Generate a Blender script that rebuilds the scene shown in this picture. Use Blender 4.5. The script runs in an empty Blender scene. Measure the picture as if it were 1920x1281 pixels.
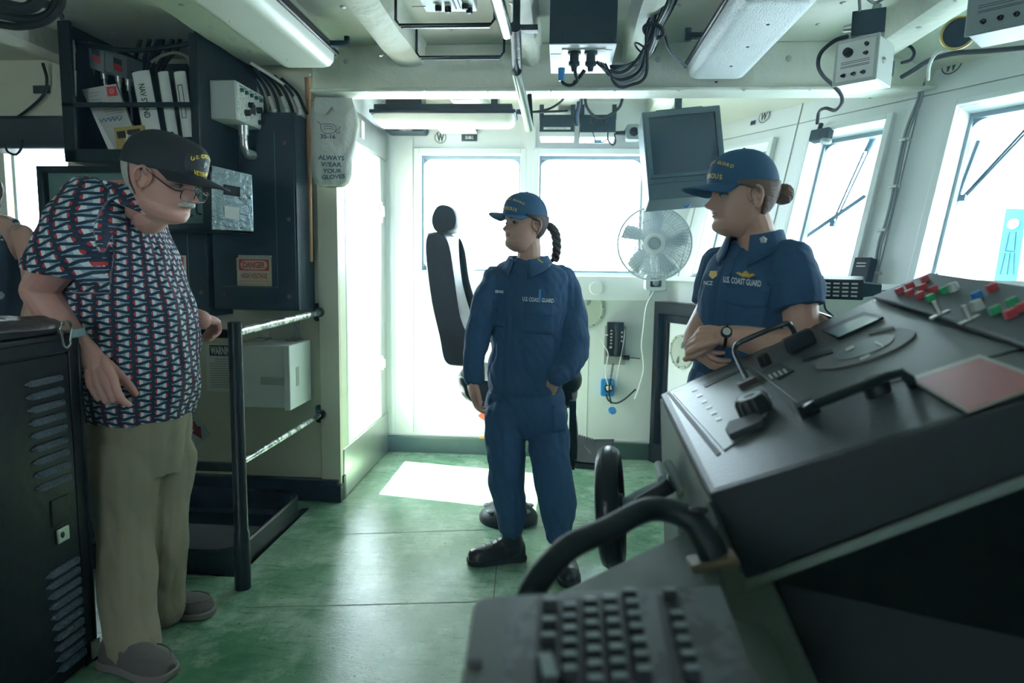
import bpy, bmesh, math, random
import numpy as np
from mathutils import Vector, Matrix, noise
from mathutils.bvhtree import BVHTree
random.seed(7)
sc = bpy.context.scene
COL = sc.collection
D = bpy.data
# ---------------- camera ----------------
EYE = Vector((0, 0, 1.36))
RC = Matrix.Rotation(math.radians(4.0), 3, 'Z') @ Matrix.Rotation(math.radians(90 - 6.5), 3, 'X') @ Matrix.Rotation(math.radians(0.8), 3, 'Z')
cd = D.cameras.new('camera'); cam = D.objects.new('camera', cd); COL.objects.link(cam)
cam.matrix_world = Matrix.Translation(EYE) @ RC.to_4x4()
cd.sensor_width = 36; cd.lens = 24; cd.clip_start = 0.02; cd.clip_end = 200
cd.dof.use_dof = True; cd.dof.focus_distance = 2.75; cd.dof.aperture_fstop = 2.6
sc.camera = cam
# ---------------- world, sun, exposure ----------------
w = D.worlds.new('World'); sc.world = w; w.use_nodes = True
bg = w.node_tree.nodes['Background']
bg.inputs[0].default_value = (0.69, 0.89, 1.0, 1); bg.inputs[1].default_value = 15.5
sl = D.lights.new('sun', 'SUN'); so = D.objects.new('sun', sl); COL.objects.link(so)
sl.energy = 90; sl.angle = math.radians(0.8); sl.color = (1, 0.97, 0.9)
so.rotation_euler = Vector((1.0, -0.19, -1.63)).to_track_quat('-Z', 'Y').to_euler()
sc.view_settings.view_transform = 'Standard'; sc.view_settings.look = 'None'
sc.view_settings.exposure = 0.16; sc.view_settings.gamma = 1.0; sc.view_settings.use_curve_mapping = False
sc.cycles.use_denoising = True
sc.cycles.max_bounces = 10; sc.cycles.transparent_max_bounces = 24; sc.cycles.diffuse_bounces = 6; sc.cycles.glossy_bounces = 4
sc.cycles.sample_clamp_indirect = 6.0
# ---------------- rays through the photograph (measuring only) ----------------
def ray(px, py): return RC @ Vector(((px - 960) / 1280, (640.5 - py) / 1280, -1.0))
def PY(px, py, Y): d = ray(px, py); return EYE + d * (Y / d.y)
def PX(px, py, X): d = ray(px, py); return EYE + d * (X / d.x)
def PZ(px, py, Z): d = ray(px, py); return EYE + d * ((Z - EYE.z) / d.z)
def PP(px, py, p, n): d = ray(px, py); return EYE + d * ((Vector(p) - EYE).dot(Vector(n)) / d.dot(Vector(n)))
def V(*a): return Vector(a)
# ---------------- materials ----------------
def mat(name, col, rough=0.5, metal=0.0, bump=0.0, bscale=60, var=0.0, vscale=8, wear=None, wscale=18, wth=0.62, emit=None, es=0, coat=0, stretch=None, rvar=0):
    m = D.materials.new(name); m.use_nodes = True; nt = m.node_tree; N = nt.nodes; L = nt.links
    b = N['Principled BSDF']; b.inputs['Roughness'].default_value = rough; b.inputs['Metallic'].default_value = metal
    c4 = (*col, 1); b.inputs['Base Color'].default_value = c4
    if coat: b.inputs['Coat Weight'].default_value = coat; b.inputs['Coat Roughness'].default_value = 0.12
    if emit: b.inputs['Emission Color'].default_value = (*emit, 1); b.inputs['Emission Strength'].default_value = es
    tc = N.new('ShaderNodeTexCoord'); src = tc.outputs['Object']
    if stretch:
        mp = N.new('ShaderNodeMapping'); mp.inputs['Scale'].default_value = stretch; L.new(src, mp.inputs[0]); src = mp.outputs[0]
    out = None
    if var:
        n = N.new('ShaderNodeTexNoise'); n.inputs['Scale'].default_value = vscale; n.inputs['Detail'].default_value = 6; L.new(src, n.inputs['Vector'])
        r = N.new('ShaderNodeMapRange'); r.inputs[3].default_value = 1 - var; r.inputs[4].default_value = 1 + var; L.new(n.outputs[0], r.inputs[0])
        mx = N.new('ShaderNodeVectorMath'); mx.operation = 'SCALE'; mx.inputs[0].default_value = col; L.new(r.outputs[0], mx.inputs['Scale']); out = mx.outputs[0]
        if rvar:
            r2 = N.new('ShaderNodeMapRange'); r2.inputs[3].default_value = max(0.03, rough - rvar); r2.inputs[4].default_value = rough + rvar; L.new(n.outputs[0], r2.inputs[0]); L.new(r2.outputs[0], b.inputs['Roughness'])
    if wear:
        n = N.new('ShaderNodeTexNoise'); n.inputs['Scale'].default_value = wscale; n.inputs['Detail'].default_value = 8; n.inputs['Roughness'].default_value = 0.7; L.new(src, n.inputs['Vector'])
        rp = N.new('ShaderNodeMapRange'); rp.inputs[1].default_value = wth; rp.inputs[2].default_value = wth + 0.03; L.new(n.outputs[0], rp.inputs[0])
        mix = N.new('ShaderNodeMix'); mix.data_type = 'RGBA'; L.new(rp.outputs[0], mix.inputs[0]); mix.inputs[7].default_value = (*wear, 1)
        if out: L.new(out, mix.inputs[6])
        else: mix.inputs[6].default_value = c4
        out = mix.outputs[2]
    if out: L.new(out, b.inputs['Base Color'])
    if bump:
        n = N.new('ShaderNodeTexNoise'); n.inputs['Scale'].default_value = bscale; n.inputs['Detail'].default_value = 5; L.new(src, n.inputs['Vector'])
        bp = N.new('ShaderNodeBump'); bp.inputs['Strength'].default_value = bump; bp.inputs['Distance'].default_value = 0.01; L.new(n.outputs[0], bp.inputs['Height']); L.new(bp.outputs[0], b.inputs['Normal'])
    return m
M = {}
M['white'] = mat('white_paint', (0.74, 0.775, 0.78), 0.45, bump=0.08, bscale=25, var=0.04, wear=(0.45, 0.42, 0.36), wscale=30, wth=0.74)
M['cream'] = mat('cream_paint', (0.60, 0.60, 0.46), 0.42, bump=0.06, bscale=20, var=0.05)
M['ceil'] = mat('ceiling_lagging', (0.66, 0.68, 0.58), 0.6, bump=0.6, bscale=9, var=0.07, vscale=5)
M['lag'] = mat('painted_lagging_cloth', (0.68, 0.70, 0.60), 0.6, bump=0.9, bscale=14, var=0.08, vscale=7)
M['steel'] = mat('brushed_steel', (0.55, 0.56, 0.53), 0.32, 0.85, bump=0.1, bscale=40, var=0.15, vscale=6)
M['darkgreen'] = mat('dark_green_base_paint', (0.035, 0.075, 0.06), 0.35, bump=0.2, bscale=30, var=0.3)
M['black'] = mat('black_gloss_paint', (0.004, 0.0065, 0.009), 0.32, bump=0.12, bscale=35, wear=(0.25, 0.28, 0.28), wscale=22, wth=0.76)
M['blackp'] = mat('black_plastic', (0.008, 0.010, 0.012), 0.45)
M['rubber'] = mat('black_rubber', (0.010, 0.012, 0.013), 0.6)
M['railblk'] = mat('black_enamel_rail', (0.008, 0.013, 0.015), 0.3, bump=0.2, bscale=60)
M['chrome'] = mat('polished_chrome', (0.75, 0.78, 0.78), 0.12, 1.0)
M['slate'] = mat('dark_slate_enamel', (0.012, 0.026, 0.032), 0.45, bump=0.15, bscale=70, var=0.08)
M['greymetal'] = mat('grey_painted_metal', (0.20, 0.24, 0.24), 0.42, var=0.06)
M['ltgrey'] = mat('light_grey_enamel', (0.42, 0.46, 0.42), 0.4, bump=0.05, var=0.05)
M['wood'] = mat('varnished_wood', (0.42, 0.22, 0.10), 0.4, var=0.25, vscale=12, stretch=(8, 8, 0.6))
M['brass'] = mat('old_brass', (0.55, 0.42, 0.16), 0.35, 0.9)
M['paper'] = mat('white_paper', (0.72, 0.74, 0.70), 0.7)
M['ink'] = mat('black_ink', (0.015, 0.018, 0.022), 0.6)
M['red'] = mat('sign_red', (0.60, 0.04, 0.05), 0.5)
M['blue'] = mat('bright_blue_plastic', (0.02, 0.20, 0.50), 0.4)
M['glow'] = mat('diffuser_plastic', (0.80, 0.81, 0.74), 0.35, var=0.03)
M['glow2'] = mat('clear_ribbed_diffuser', (0.72, 0.76, 0.78), 0.22, bump=0.5, bscale=160)
def glass():
    m = D.materials.new('window_glass'); m.use_nodes = True; nt = m.node_tree; N = nt.nodes; L = nt.links
    N.remove(N['Principled BSDF']); t = N.new('ShaderNodeBsdfTransparent'); t.inputs[0].default_value = (0.97, 0.99, 1, 1)
    g = N.new('ShaderNodeBsdfGlossy'); g.inputs['Roughness'].default_value = 0.02
    mx = N.new('ShaderNodeMixShader'); mx.inputs[0].default_value = 0.035
    L.new(t.outputs[0], mx.inputs[1]); L.new(g.outputs[0], mx.inputs[2]); L.new(mx.outputs[0], N['Material Output'].inputs[0])
    return m
M['glass'] = glass()
for k_ in ('black', 'railblk', 'blackp', 'slate', 'rubber'): M[k_].node_tree.nodes['Principled BSDF'].inputs['Specular IOR Level'].default_value = .24
def floor_mat():
    m = mat('green_deck_paint', (0.03, 0.16, 0.085), 0.3); nt = m.node_tree; N = nt.nodes; L = nt.links; b = N['Principled BSDF']
    tc = N.new('ShaderNodeTexCoord')
    def nz(scale, det, st=(1, 1, 1), rough=0.55):
        mp = N.new('ShaderNodeMapping'); mp.inputs['Scale'].default_value = st; L.new(tc.outputs['Object'], mp.inputs[0])
        n = N.new('ShaderNodeTexNoise'); n.inputs['Scale'].default_value = scale; n.inputs['Detail'].default_value = det; n.inputs['Roughness'].default_value = rough; L.new(mp.outputs[0], n.inputs['Vector']); return n.outputs[0]
    def ramp(v, a, bb, c, d):
        r = N.new('ShaderNodeMapRange'); r.inputs[1].default_value = a; r.inputs[2].default_value = bb; r.inputs[3].default_value = c; r.inputs[4].default_value = d; L.new(v, r.inputs[0]); return r.outputs[0]
    def mixc(f, a, bcol):
        mx = N.new('ShaderNodeMix'); mx.data_type = 'RGBA'; L.new(f, mx.inputs[0])
        for i, c in ((6, a), (7, bcol)):
            if isinstance(c, tuple): mx.inputs[i].default_value = (*c, 1)
            else: L.new(c, mx.inputs[i])
        return mx.outputs[2]
    base = mixc(ramp(nz(1.6, 7, rough=0.65), 0.35, 0.68, 0, 1), (0.05, 0.16, 0.08), (0.20, 0.33, 0.215))
    base = mixc(ramp(nz(3.5, 8, rough=0.7), 0.47, 0.62, 0, 0.8), base, (0.30, 0.41, 0.31))
    base = mixc(ramp(nz(7, 8, (1, 6, 1), 0.75), 0.52, 0.66, 0, 0.75), base, (0.05, 0.11, 0.075))
    base = mixc(ramp(nz(9, 9, (7, 1, 1), 0.8), 0.55, 0.68, 0, 0.6), base, (0.04, 0.095, 0.065))
    base = mixc(ramp(nz(38, 4, rough=0.8), 0.655, 0.68, 0, 0.9), base, (0.012, 0.018, 0.015))
    L.new(base, b.inputs['Base Color'])
    L.new(ramp(nz(5, 8, rough=0.7), 0.3, 0.7, 0.05, 0.24), b.inputs['Roughness'])
    h = N.new('ShaderNodeMath'); h.operation = 'ADD'; L.new(nz(60, 4, (1, 5, 1)), h.inputs[0]); L.new(nz(14, 5), h.inputs[1])
    bp = N.new('ShaderNodeBump'); bp.inputs['Strength'].default_value = 0.14; bp.inputs['Distance'].default_value = 0.01; L.new(h.outputs[0], bp.inputs['Height']); L.new(bp.outputs[0], b.inputs['Normal'])
    return m
M['floor'] = floor_mat()
# ---------------- mesh collector ----------------
def frame(x, up=None):
    """orthonormal matrix whose Z axis is x"""
    z = Vector(x).normalized(); a = Vector((0, 0, 1)) if abs(z.z) < 0.95 else Vector((1, 0, 0))
    if up is not None: a = Vector(up)
    X = a.cross(z).normalized(); Y = z.cross(X)
    return Matrix((X, Y, z)).transposed()
class MB:
    def __init__(s): s.v = []; s.f = []; s.M = None
    def add(s, vs, fs):
        o = len(s.v); s.v += [(s.M @ Vector(p)) if s.M else Vector(p) for p in vs]; s.f += [[o + i for i in f] for f in fs]; return s
    def hexa(s, p):
        c = sum((Vector(q) for q in p), Vector()) / 8; F = [(0, 3, 2, 1), (4, 5, 6, 7), (0, 1, 5, 4), (1, 2, 6, 5), (2, 3, 7, 6), (3, 0, 4, 7)]
        a, b2, d = Vector(p[1]) - Vector(p[0]), Vector(p[3]) - Vector(p[0]), Vector(p[4]) - Vector(p[0])
        if a.cross(b2).dot(d) < 0: F = [f[::-1] for f in F]
        return s.add(p, F)
    def box(s, x0, x1, y0, y1, z0, z1):
        return s.hexa([(x0, y0, z0), (x1, y0, z0), (x1, y1, z0), (x0, y1, z0), (x0, y0, z1), (x1, y0, z1), (x1, y1, z1), (x0, y1, z1)])
    def obox(s, o, U, Vv, W):
        o = Vector(o); U = Vector(U); Vv = Vector(Vv); W = Vector(W)
        return s.hexa([o, o + U, o + U + Vv, o + Vv, o + W, o + U + W, o + U + Vv + W, o + Vv + W])
    def cbox(s, c, U, Vv, W):
        U = Vector(U); Vv = Vector(Vv); W = Vector(W); return s.obox(Vector(c) - U / 2 - Vv / 2 - W / 2, U, Vv, W)
    def cyl(s, p0, p1, r0, r1=None, n=20, caps=True):
        r1 = r0 if r1 is None else r1; p0 = Vector(p0); p1 = Vector(p1); F = frame(p1 - p0); vs = []; fs = []
        for p, r in ((p0, r0), (p1, r1)):
            for i in range(n): a = 2 * math.pi * i / n; vs.append(p + F @ Vector((r * math.cos(a), r * math.sin(a), 0)))
        for i in range(n): j = (i + 1) % n; fs.append((i, j, n + j, n + i))
        if caps: fs.append(tuple(range(n - 1, -1, -1))); fs.append(tuple(range(n, 2 * n)))
        return s.add(vs, fs)
    def lathe(s, o, ax, prof, n=28):
        o = Vector(o); F = frame(ax); vs = []; fs = []
        for r, h in prof:
            for i in range(n): a = 2 * math.pi * i / n; vs.append(o + F @ Vector((r * math.cos(a), r * math.sin(a), h)))
        for k in range(len(prof) - 1):
            for i in range(n): j = (i + 1) % n; fs.append((k * n + i, k * n + j, (k + 1) * n + j, (k + 1) * n + i))
        if prof[0][0] > 1e-5: fs.append(tuple(range(n - 1, -1, -1)))
        if prof[-1][0] > 1e-5: fs.append(tuple(range((len(prof) - 1) * n, len(prof) * n)))
        return s.add(vs, fs)
    def torus(s, c, ax, R_, r, n=36, m=8, a0=0, a1=2 * math.pi):
        F = frame(ax); full = abs(a1 - a0 - 2 * math.pi) < 1e-6; k = n if full else n + 1
        pts = [Vector(c) + F @ Vector((R_ * math.cos(a0 + (a1 - a0) * i / n), R_ * math.sin(a0 + (a1 - a0) * i / n), 0)) for i in range(k)]
        return s.tube(pts, r, m, closed=full)
    def tube(s, pts, r, n=8, closed=False, smooth=0):
        pts = [Vector(p) for p in pts]
        if smooth: pts, rr = catmull(pts, smooth, r if isinstance(r, (list, tuple)) else None); r = rr if rr else r
        L_ = len(pts); R_ = r if isinstance(r, (list, tuple)) else [r] * L_
        vs = []; fs = []; prev = None
        for i, p in enumerate(pts):
            if closed: t = pts[(i + 1) % L_] - pts[i - 1]
            else: t = pts[min(i + 1, L_ - 1)] - pts[max(i - 1, 0)]
            t.normalize()
            if prev is None: F = frame(t); X = F.col[0].copy()
            else:
                X = prev - t * prev.dot(t)
                if X.length < 1e-6: X = frame(t).col[0].copy()
                X.normalize()
            prev = X; Y = t.cross(X)
            for k in range(n): a = 2 * math.pi * k / n; vs.append(p + (X * math.cos(a) + Y * math.sin(a)) * R_[i])
        for i in range(L_ if closed else L_ - 1):
            i2 = (i + 1) % L_
            for k in range(n): j = (k + 1) % n; fs.append((i * n + k, i * n + j, i2 * n + j, i2 * n + k))
        if not closed: fs.append(tuple(range(n - 1, -1, -1))); fs.append(tuple(range((L_ - 1) * n, L_ * n)))
        return s.add(vs, fs)
    def ell(s, c, r, F=None, n=20, m=12):
        c = Vector(c); r = (r, r, r) if isinstance(r, (int, float)) else r; vs = []; fs = []
        for i in range(1, m):
            t = math.pi * i / m
            for k in range(n):
                a = 2 * math.pi * k / n; p = Vector((r[0] * math.sin(t) * math.cos(a), r[1] * math.sin(t) * math.sin(a), -r[2] * math.cos(t))); vs.append(c + (F @ p if F else p))
        b = Vector((0, 0, -r[2])); t_ = Vector((0, 0, r[2])); vs.append(c + (F @ b if F else b)); vs.append(c + (F @ t_ if F else t_)); nb = len(vs) - 2
        for i in range(m - 2):
            for k in range(n): j = (k + 1) % n; fs.append((i * n + k, i * n + j, (i + 1) * n + j, (i + 1) * n + k))
        for k in range(n): j = (k + 1) % n; fs.append((nb, j, k)); fs.append((nb + 1, (m - 2) * n + k, (m - 2) * n + j))
        return s.add(vs, fs)
    def prism(s, poly, ext):
        poly = [Vector(p) for p in poly]; ext = Vector(ext); n = len(poly); nrm = Vector()
        for i in range(n): nrm += poly[i].cross(poly[(i + 1) % n])
        if nrm.dot(ext) < 0: poly = poly[::-1]
        vs = poly + [p + ext for p in poly]
        fs = [tuple(range(n - 1, -1, -1)), tuple(range(n, 2 * n))] + [(i, (i + 1) % n, n + (i + 1) % n, n + i) for i in range(n)]
        return s.add(vs, fs)
    def loft(s, rings, caps=True, closed=True):
        n = len(rings[0]); vs = [p for r in rings for p in r]; fs = []
        for k in range(len(rings) - 1):
            for i in range(n if closed else n - 1): j = (i + 1) % n; fs.append((k * n + i, k * n + j, (k + 1) * n + j, (k + 1) * n + i))
        if caps and closed: fs.append(tuple(range(n - 1, -1, -1))); fs.append(tuple(range((len(rings) - 1) * n, len(rings) * n)))
        return s.add(vs, fs)
def catmull(P, k, R_=None):
    Q = [P[0] * 2 - P[1]] + list(P) + [P[-1] * 2 - P[-2]]; out = []; ro = []
    for i in range(1, len(Q) - 2):
        for j in range(k):
            t = j / k; a, b, c, d = Q[i - 1], Q[i], Q[i + 1], Q[i + 2]
            out.append(0.5 * ((2 * b) + (c - a) * t + (2 * a - 5 * b + 4 * c - d) * t * t + (3 * b - a - 3 * c + d) * t ** 3))
            if R_: ro.append(R_[i - 1] * (1 - t) + R_[i] * t)
    out.append(P[-1])
    if R_: ro.append(R_[-1])
    return out, ro
def rrect(w_, h_, r, n=4):
    """rounded rectangle outline as (x, y) pairs"""
    o = []
    for cx, cy, a0 in ((w_ / 2 - r, h_ / 2 - r, 0), (-w_ / 2 + r, h_ / 2 - r, 90), (-w_ / 2 + r, -h_ / 2 + r, 180), (w_ / 2 - r, -h_ / 2 + r, 270)):
        for i in range(n + 1): a = math.radians(a0 + 90 * i / n); o.append((cx + r * math.cos(a), cy + r * math.sin(a)))
    return o
# ---------------- objects ----------------
def wloc(o):
    return Vector((0, 0, 0)) if o is None else Vector(o['_o'])
def link_mesh(name, verts, faces, material, parent, origin, bevel=0, sharp=35, seg=2):
    me = D.meshes.new(name); me.from_pydata([tuple(p - origin) for p in verts], [], faces); me.validate()
    ob = D.objects.new(name, me); COL.objects.link(ob)
    for m in (material if isinstance(material, (list, tuple)) else [material]): me.materials.append(m)
    me.polygons.foreach_set('use_smooth', [True] * len(me.polygons)); me.set_sharp_from_angle(angle=math.radians(sharp))
    if bevel:
        md = ob.modifiers.new('bevel', 'BEVEL'); md.width = bevel; md.segments = seg; md.limit_method = 'ANGLE'; md.angle_limit = math.radians(40); md.harden_normals = False
    if parent is not None: ob.parent = parent; ob['_o'] = parent['_o']
    else: ob.location = origin; ob['_o'] = tuple(origin)
    return ob
def thing(name, label, cat, loc, group=None, kind=None):
    o = D.objects.new(name, None); COL.objects.link(o); o.location = loc; o['_o'] = tuple(loc); o.empty_display_size = 0.05
    o['label'] = label; o['category'] = cat
    if group: o['group'] = group
    if kind: o['kind'] = kind
    return o
def part(name, mb, m, parent, bevel=0, label=None, sharp=35, seg=2):
    o = link_mesh(name, mb.v, mb.f, M[m] if isinstance(m, str) else m, parent, wloc(parent), bevel, sharp, seg)
    if label: o['label'] = label
    return o
def base_of(mb):
    xs = [p.x for p in mb.v]; ys = [p.y for p in mb.v]; zs = [p.z for p in mb.v]
    return Vector(((min(xs) + max(xs)) / 2, (min(ys) + max(ys)) / 2, min(zs)))
def solo(name, mb, m, label, cat, group=None, bevel=0, sharp=35):
    o = link_mesh(name, mb.v, mb.f, M[m] if isinstance(m, str) else m, None, base_of(mb), bevel, sharp)
    o['label'] = label; o['category'] = cat
    if group: o['group'] = group
    return o
def struct(name, mb, m, parent=None, bevel=0):
    o = link_mesh(name, mb.v, mb.f, M[m] if isinstance(m, str) else m, parent, wloc(parent) if parent else base_of(mb), bevel)
    if parent is None: o['kind'] = 'structure'
    return o
def dup(root, delta, label=None, rotz=0):
    r = root.copy(); COL.objects.link(r); r.location = root.location + Vector(delta); r['_o'] = tuple(r.location); r.rotation_euler.z += rotz
    if label: r['label'] = label
    for ch in list(root.children):
        c = ch.copy(); COL.objects.link(c); c.parent = r
        for g in ch.children: d_ = g.copy(); COL.objects.link(d_); d_.parent = c
    return r
def text_mb(s, c, right, up, size, width=None, bold=0.0, depth=0.0004, align='CENTER', spacing=1.0):
    cu = D.curves.new('t', 'FONT'); cu.body = s; cu.size = 1.0; cu.align_x = align; cu.align_y = 'CENTER'; cu.offset = bold; cu.space_line = spacing; cu.resolution_u = 3
    ob = D.objects.new('t', cu); COL.objects.link(ob); bpy.context.view_layer.update()
    me = ob.to_mesh(); vs = [v.co.copy() for v in me.vertices]; fs = [tuple(p.vertices) for p in me.polygons]; ob.to_mesh_clear(); D.objects.remove(ob); D.curves.remove(cu)
    mb = MB()
    if not vs: return mb
    X0 = min(v.x for v in vs); X1 = max(v.x for v in vs); sx = size
    if width: sx = width / (X1 - X0)
    cx = (X0 + X1) / 2 if (width or align == 'CENTER') else 0
    Y0 = min(v.y for v in vs); Y1 = max(v.y for v in vs); cy = (Y0 + Y1) / 2
    R_ = Vector(right).normalized(); U = Vector(up).normalized(); Nn = R_.cross(U); c = Vector(c) + Nn * depth
    mb.add([c + R_ * ((v.x - cx) * sx) + U * ((v.y - cy) * size) for v in vs], fs)
    return mb
def text(s, c, right, up, size, m, parent, name='lettering', width=None, bold=0.0, depth=0.0006, align='CENTER', spacing=1.0, label=None):
    mb = text_mb(s, c, right, up, size, width, bold, depth, align, spacing)
    return part(name, mb, m, parent, label=label)
def disc(mb, c, nrm, r, n=24, t=0.001):
    c = Vector(c); nrm = Vector(nrm).normalized(); return mb.cyl(c, c + nrm * t, r, r, n)
def ring(mb, c, nrm, r0, r1, n=32, t=0.0005):
    c = Vector(c); F = frame(nrm); vs = []; fs = []
    for r in (r0, r1):
        for i in range(n): a = 2 * math.pi * i / n; vs.append(c + F @ Vector((r * math.cos(a), r * math.sin(a), t)))
    for i in range(n): j = (i + 1) % n; fs.append((i, n + i, n + j, j))
    return mb.add(vs, fs)
# ================= THE ROOM =================
YB = 4.76; XL = -1.235; YP = 3.72; ZC = 2.44
RU = V(0.5, -0.866, 0); RN = V(0.866, 0.5, 0); C0 = V(0.729, YB, 0)
TILT = 0.21 / 0.82; RV = V(RN.x * TILT, RN.y * TILT, 1).normalized(); RW = RU.cross(RV).normalized()
if RW.dot(RN) < 0: RW = -RW
def wall_panel(o, U, Vv, N_, w_, h_, holes, th):
    mb = MB(); us = sorted({0, w_, *[h[0] for h in holes], *[h[1] for h in holes]}); vs = sorted({0, h_, *[h[2] for h in holes], *[h[3] for h in holes]})
    for i in range(len(us) - 1):
        for j in range(len(vs) - 1):
            cu, cv = (us[i] + us[i + 1]) / 2, (vs[j] + vs[j + 1]) / 2
            if any(h[0] < cu < h[1] and h[2] < cv < h[3] for h in holes): continue
            mb.obox(Vector(o) + Vector(U) * us[i] + Vector(Vv) * vs[j], Vector(U) * (us[i + 1] - us[i]), Vector(Vv) * (vs[j + 1] - vs[j]), Vector(N_) * th)
    return mb
# floor with the stair opening
HX0, HX1, HY0, HY1 = -2.25, -1.40, 2.76, 3.52
mb = MB(); mb.box(-4.6, HX0, -3, 8, -0.06, 0); mb.box(HX1, 4, -3, 5, -0.06, 0); mb.box(HX0, HX1, -3, HY0, -0.06, 0); mb.box(HX0, HX1, HY1, 3.8, -0.06, 0)
struct('floor', mb, 'floor')
mb = MB(); seam = PZ(925, 1112, 0); sb = PZ(930, 1065, 0)
for a, b in ((PZ(925, 1130, 0.0), PZ(931, 1062, 0.0)), (PZ(610, 1003, 0), PZ(1190, 985, 0)), (PZ(460, 1140, 0), PZ(925, 1128, 0))):
    d = (b - a).normalized().cross(V(0, 0, 1)) * 0.0022; mb.add([a - d + V(0, 0, .0012), a + d + V(0, 0, .0012), b + d + V(0, 0, .0012), b - d + V(0, 0, .0012)], [(0, 1, 2, 3)])
struct('trim_1', mb, mat('deck_seam', (0.01, 0.02, 0.015), 0.6))
# stair well
well = thing('trim_2', 'stair well opening in the deck', 'stair well', V((HX0 + HX1) / 2, (HY0 + HY1) / 2, -1.2), kind='structure')
mb = MB(); mb.box(HX0 - .04, HX1 + .04, HY1, HY1 + .04, -1.3, 0); mb.box(HX0 - .04, HX1 + .04, HY0 - .04, HY0, -1.3, 0); mb.box(HX0 - .04, HX0, HY0, HY1, -1.3, 0); mb.box(HX1, HX1 + .04, HY0, HY1, -1.3, 0); mb.box(HX0 - .3, HX1 + .3, HY0 - .3, HY1 + .3, -1.36, -1.3)
part('well_wall', mb, mat('stairwell_grey', (0.55, 0.53, 0.60), 0.6), well)
mb = MB(); cx, cy = (HX0 + HX1) / 2, (HY0 + HY1) / 2; oo = rrect(HX1 - HX0 + .05, HY1 - HY0 + .05, .13, 8); ii = rrect(HX1 - HX0, HY1 - HY0, .11, 8)
rings = [[V(cx + x, cy + y, -.02) for x, y in oo], [V(cx + x, cy + y, .10) for x, y in oo], [V(cx + x, cy + y, .108) for x, y in rrect(HX1 - HX0 + .035, HY1 - HY0 + .035, .125, 8)], [V(cx + x, cy + y, .10) for x, y in ii], [V(cx + x, cy + y, -.10) for x, y in ii]]
mb.loft(rings, caps=False)
cm = solo('hatch_coaming', mb, 'railblk', 'black raised steel lip with rounded corners round the stair opening', 'hatch coaming')
mb = MB(); a = V(-1.95, 3.35, -0.95); b = V(-1.62, 2.98, .0)
lad = thing('stair_ladder', 'dark ladder going down through the stair opening', 'ladder', V(-1.75, 3.2, -1.3))
for s in (0, .42):
    mb = MB(); mb.obox(V(-2.1 + s, 2.85, -.05), V(.03, 0, 0), V(0, .09, .03), V(0.0, .55, -1.24)); part('stringer', mb, 'slate', lad)
for k in range(4):
    mb = MB(); mb.box(-2.08, -1.67, 2.93 + .12 * k, 3.05 + .12 * k, -.32 - .26 * k, -.30 - .26 * k); part('tread', mb, 'slate', lad)
# back wall with two windows
BW = [(-0.985, -0.29), (-0.165, 0.545)]; ZS, ZT = 1.305, 2.10
X0B = XL - 0.08
mb = wall_panel(V(X0B, YB, 0), V(1, 0, 0), V(0, 0, 1), V(0, 1, 0), 3.0, 2.6, [(a - X0B, b - X0B, ZS, ZT) for a, b in BW], 0.10)
struct('wall_back', mb, 'white')
mb = MB()   # raised panel strips on the back wall
mb.box(-1.06, -1.035, YB - .012, YB, .14, 2.2); mb.box(-1.195, -1.17, YB - .01, YB, .12, 2.25)
mb.box(-.26, -.19, YB - .02, YB, 1.28, 2.3); mb.box(-1.20, .6, YB - .006, YB, .125, .135)
for x in (-1.02, -.05, .2): mb.box(x, x + .004, YB - .003, YB, .14, 1.26)
struct('trim_3', mb, 'white')
mb = MB()
for a, b in BW:
    for x0, x1, z0, z1 in ((a - .04, a, ZS - .04, ZT + .04), (b, b + .04, ZS - .04, ZT + .04), (a, b, ZT, ZT + .04)): mb.box(x0, x1, YB - .022, YB, z0, z1)
mb.box(BW[0][0] - .05, BW[0][1] + .03, YB - .03, YB + .02, ZS - .03, ZS)
struct('trim_4', mb, 'white', bevel=.004)
mb = MB(); mb.box(-.04, .60, YB - .13, YB + .001, 1.125, 1.285); mb.lathe(V(.24, YB - .131, 1.205), V(0, -1, 0), [(.048, 0), (.046, .006), (.0, .007)], 28)
struct('trim_5', mb, 'white', bevel=.006)
mb = MB(); mb.box(XL, .72, YB - .03, YB + .001, 0, .115); struct('baseboard_back', mb, 'darkgreen', bevel=.004)
FR = mat('window_gasket', (0.20, 0.26, 0.29), 0.5)
def window(n, o, U, Vv, N_, w_, h_, corner=True, dark=True):
    """frame bars and a pane set in an opening; N_ points outdoors"""
    o = Vector(o) + Vector(N_) * .055; W = thing('window_%d' % n, 'bridge window', 'window', o + Vector(U) * w_ / 2, kind='structure'); mb = MB(); t = .015
    for a, b, c, d in ((0, t, 0, h_), (w_ - t, w_, 0, h_), (t, w_ - t, 0, t), (t, w_ - t, h_ - t * 1.6, h_)): mb.obox(o + Vector(U) * a + Vector(Vv) * c, Vector(U) * (b - a), Vector(Vv) * (d - c), Vector(N_) * .03)
    part('window_frame', mb, FR if dark else 'steel', W)
    mb = MB(); k = .045
    for cu, cv, su, sv in ((t, t, 1, 1), (w_ - t, t, -1, 1), (t, h_ - t * 1.6, 1, -1), (w_ - t, h_ - t * 1.6, -1, -1)):
        P = o + Vector(U) * cu + Vector(Vv) * cv + Vector(N_) * .012; poly = [P] + [P + Vector(U) * su * (k - k * math.sin(math.radians(a))) * 1.6 + Vector(Vv) * sv * (k - k * math.cos(math.radians(a))) for a in range(0, 91, 15)]
        mb.prism(poly, Vector(N_) * .006)
    part('gasket', mb, FR, W)
    mb = MB(); a = o + Vector(N_) * .02; mb.add([a, a + Vector(U) * w_, a + Vector(U) * w_ + Vector(Vv) * h_, a + Vector(Vv) * h_], [(0, 1, 2, 3)]); part('glass_pane', mb, 'glass', W)
    return W
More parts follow.
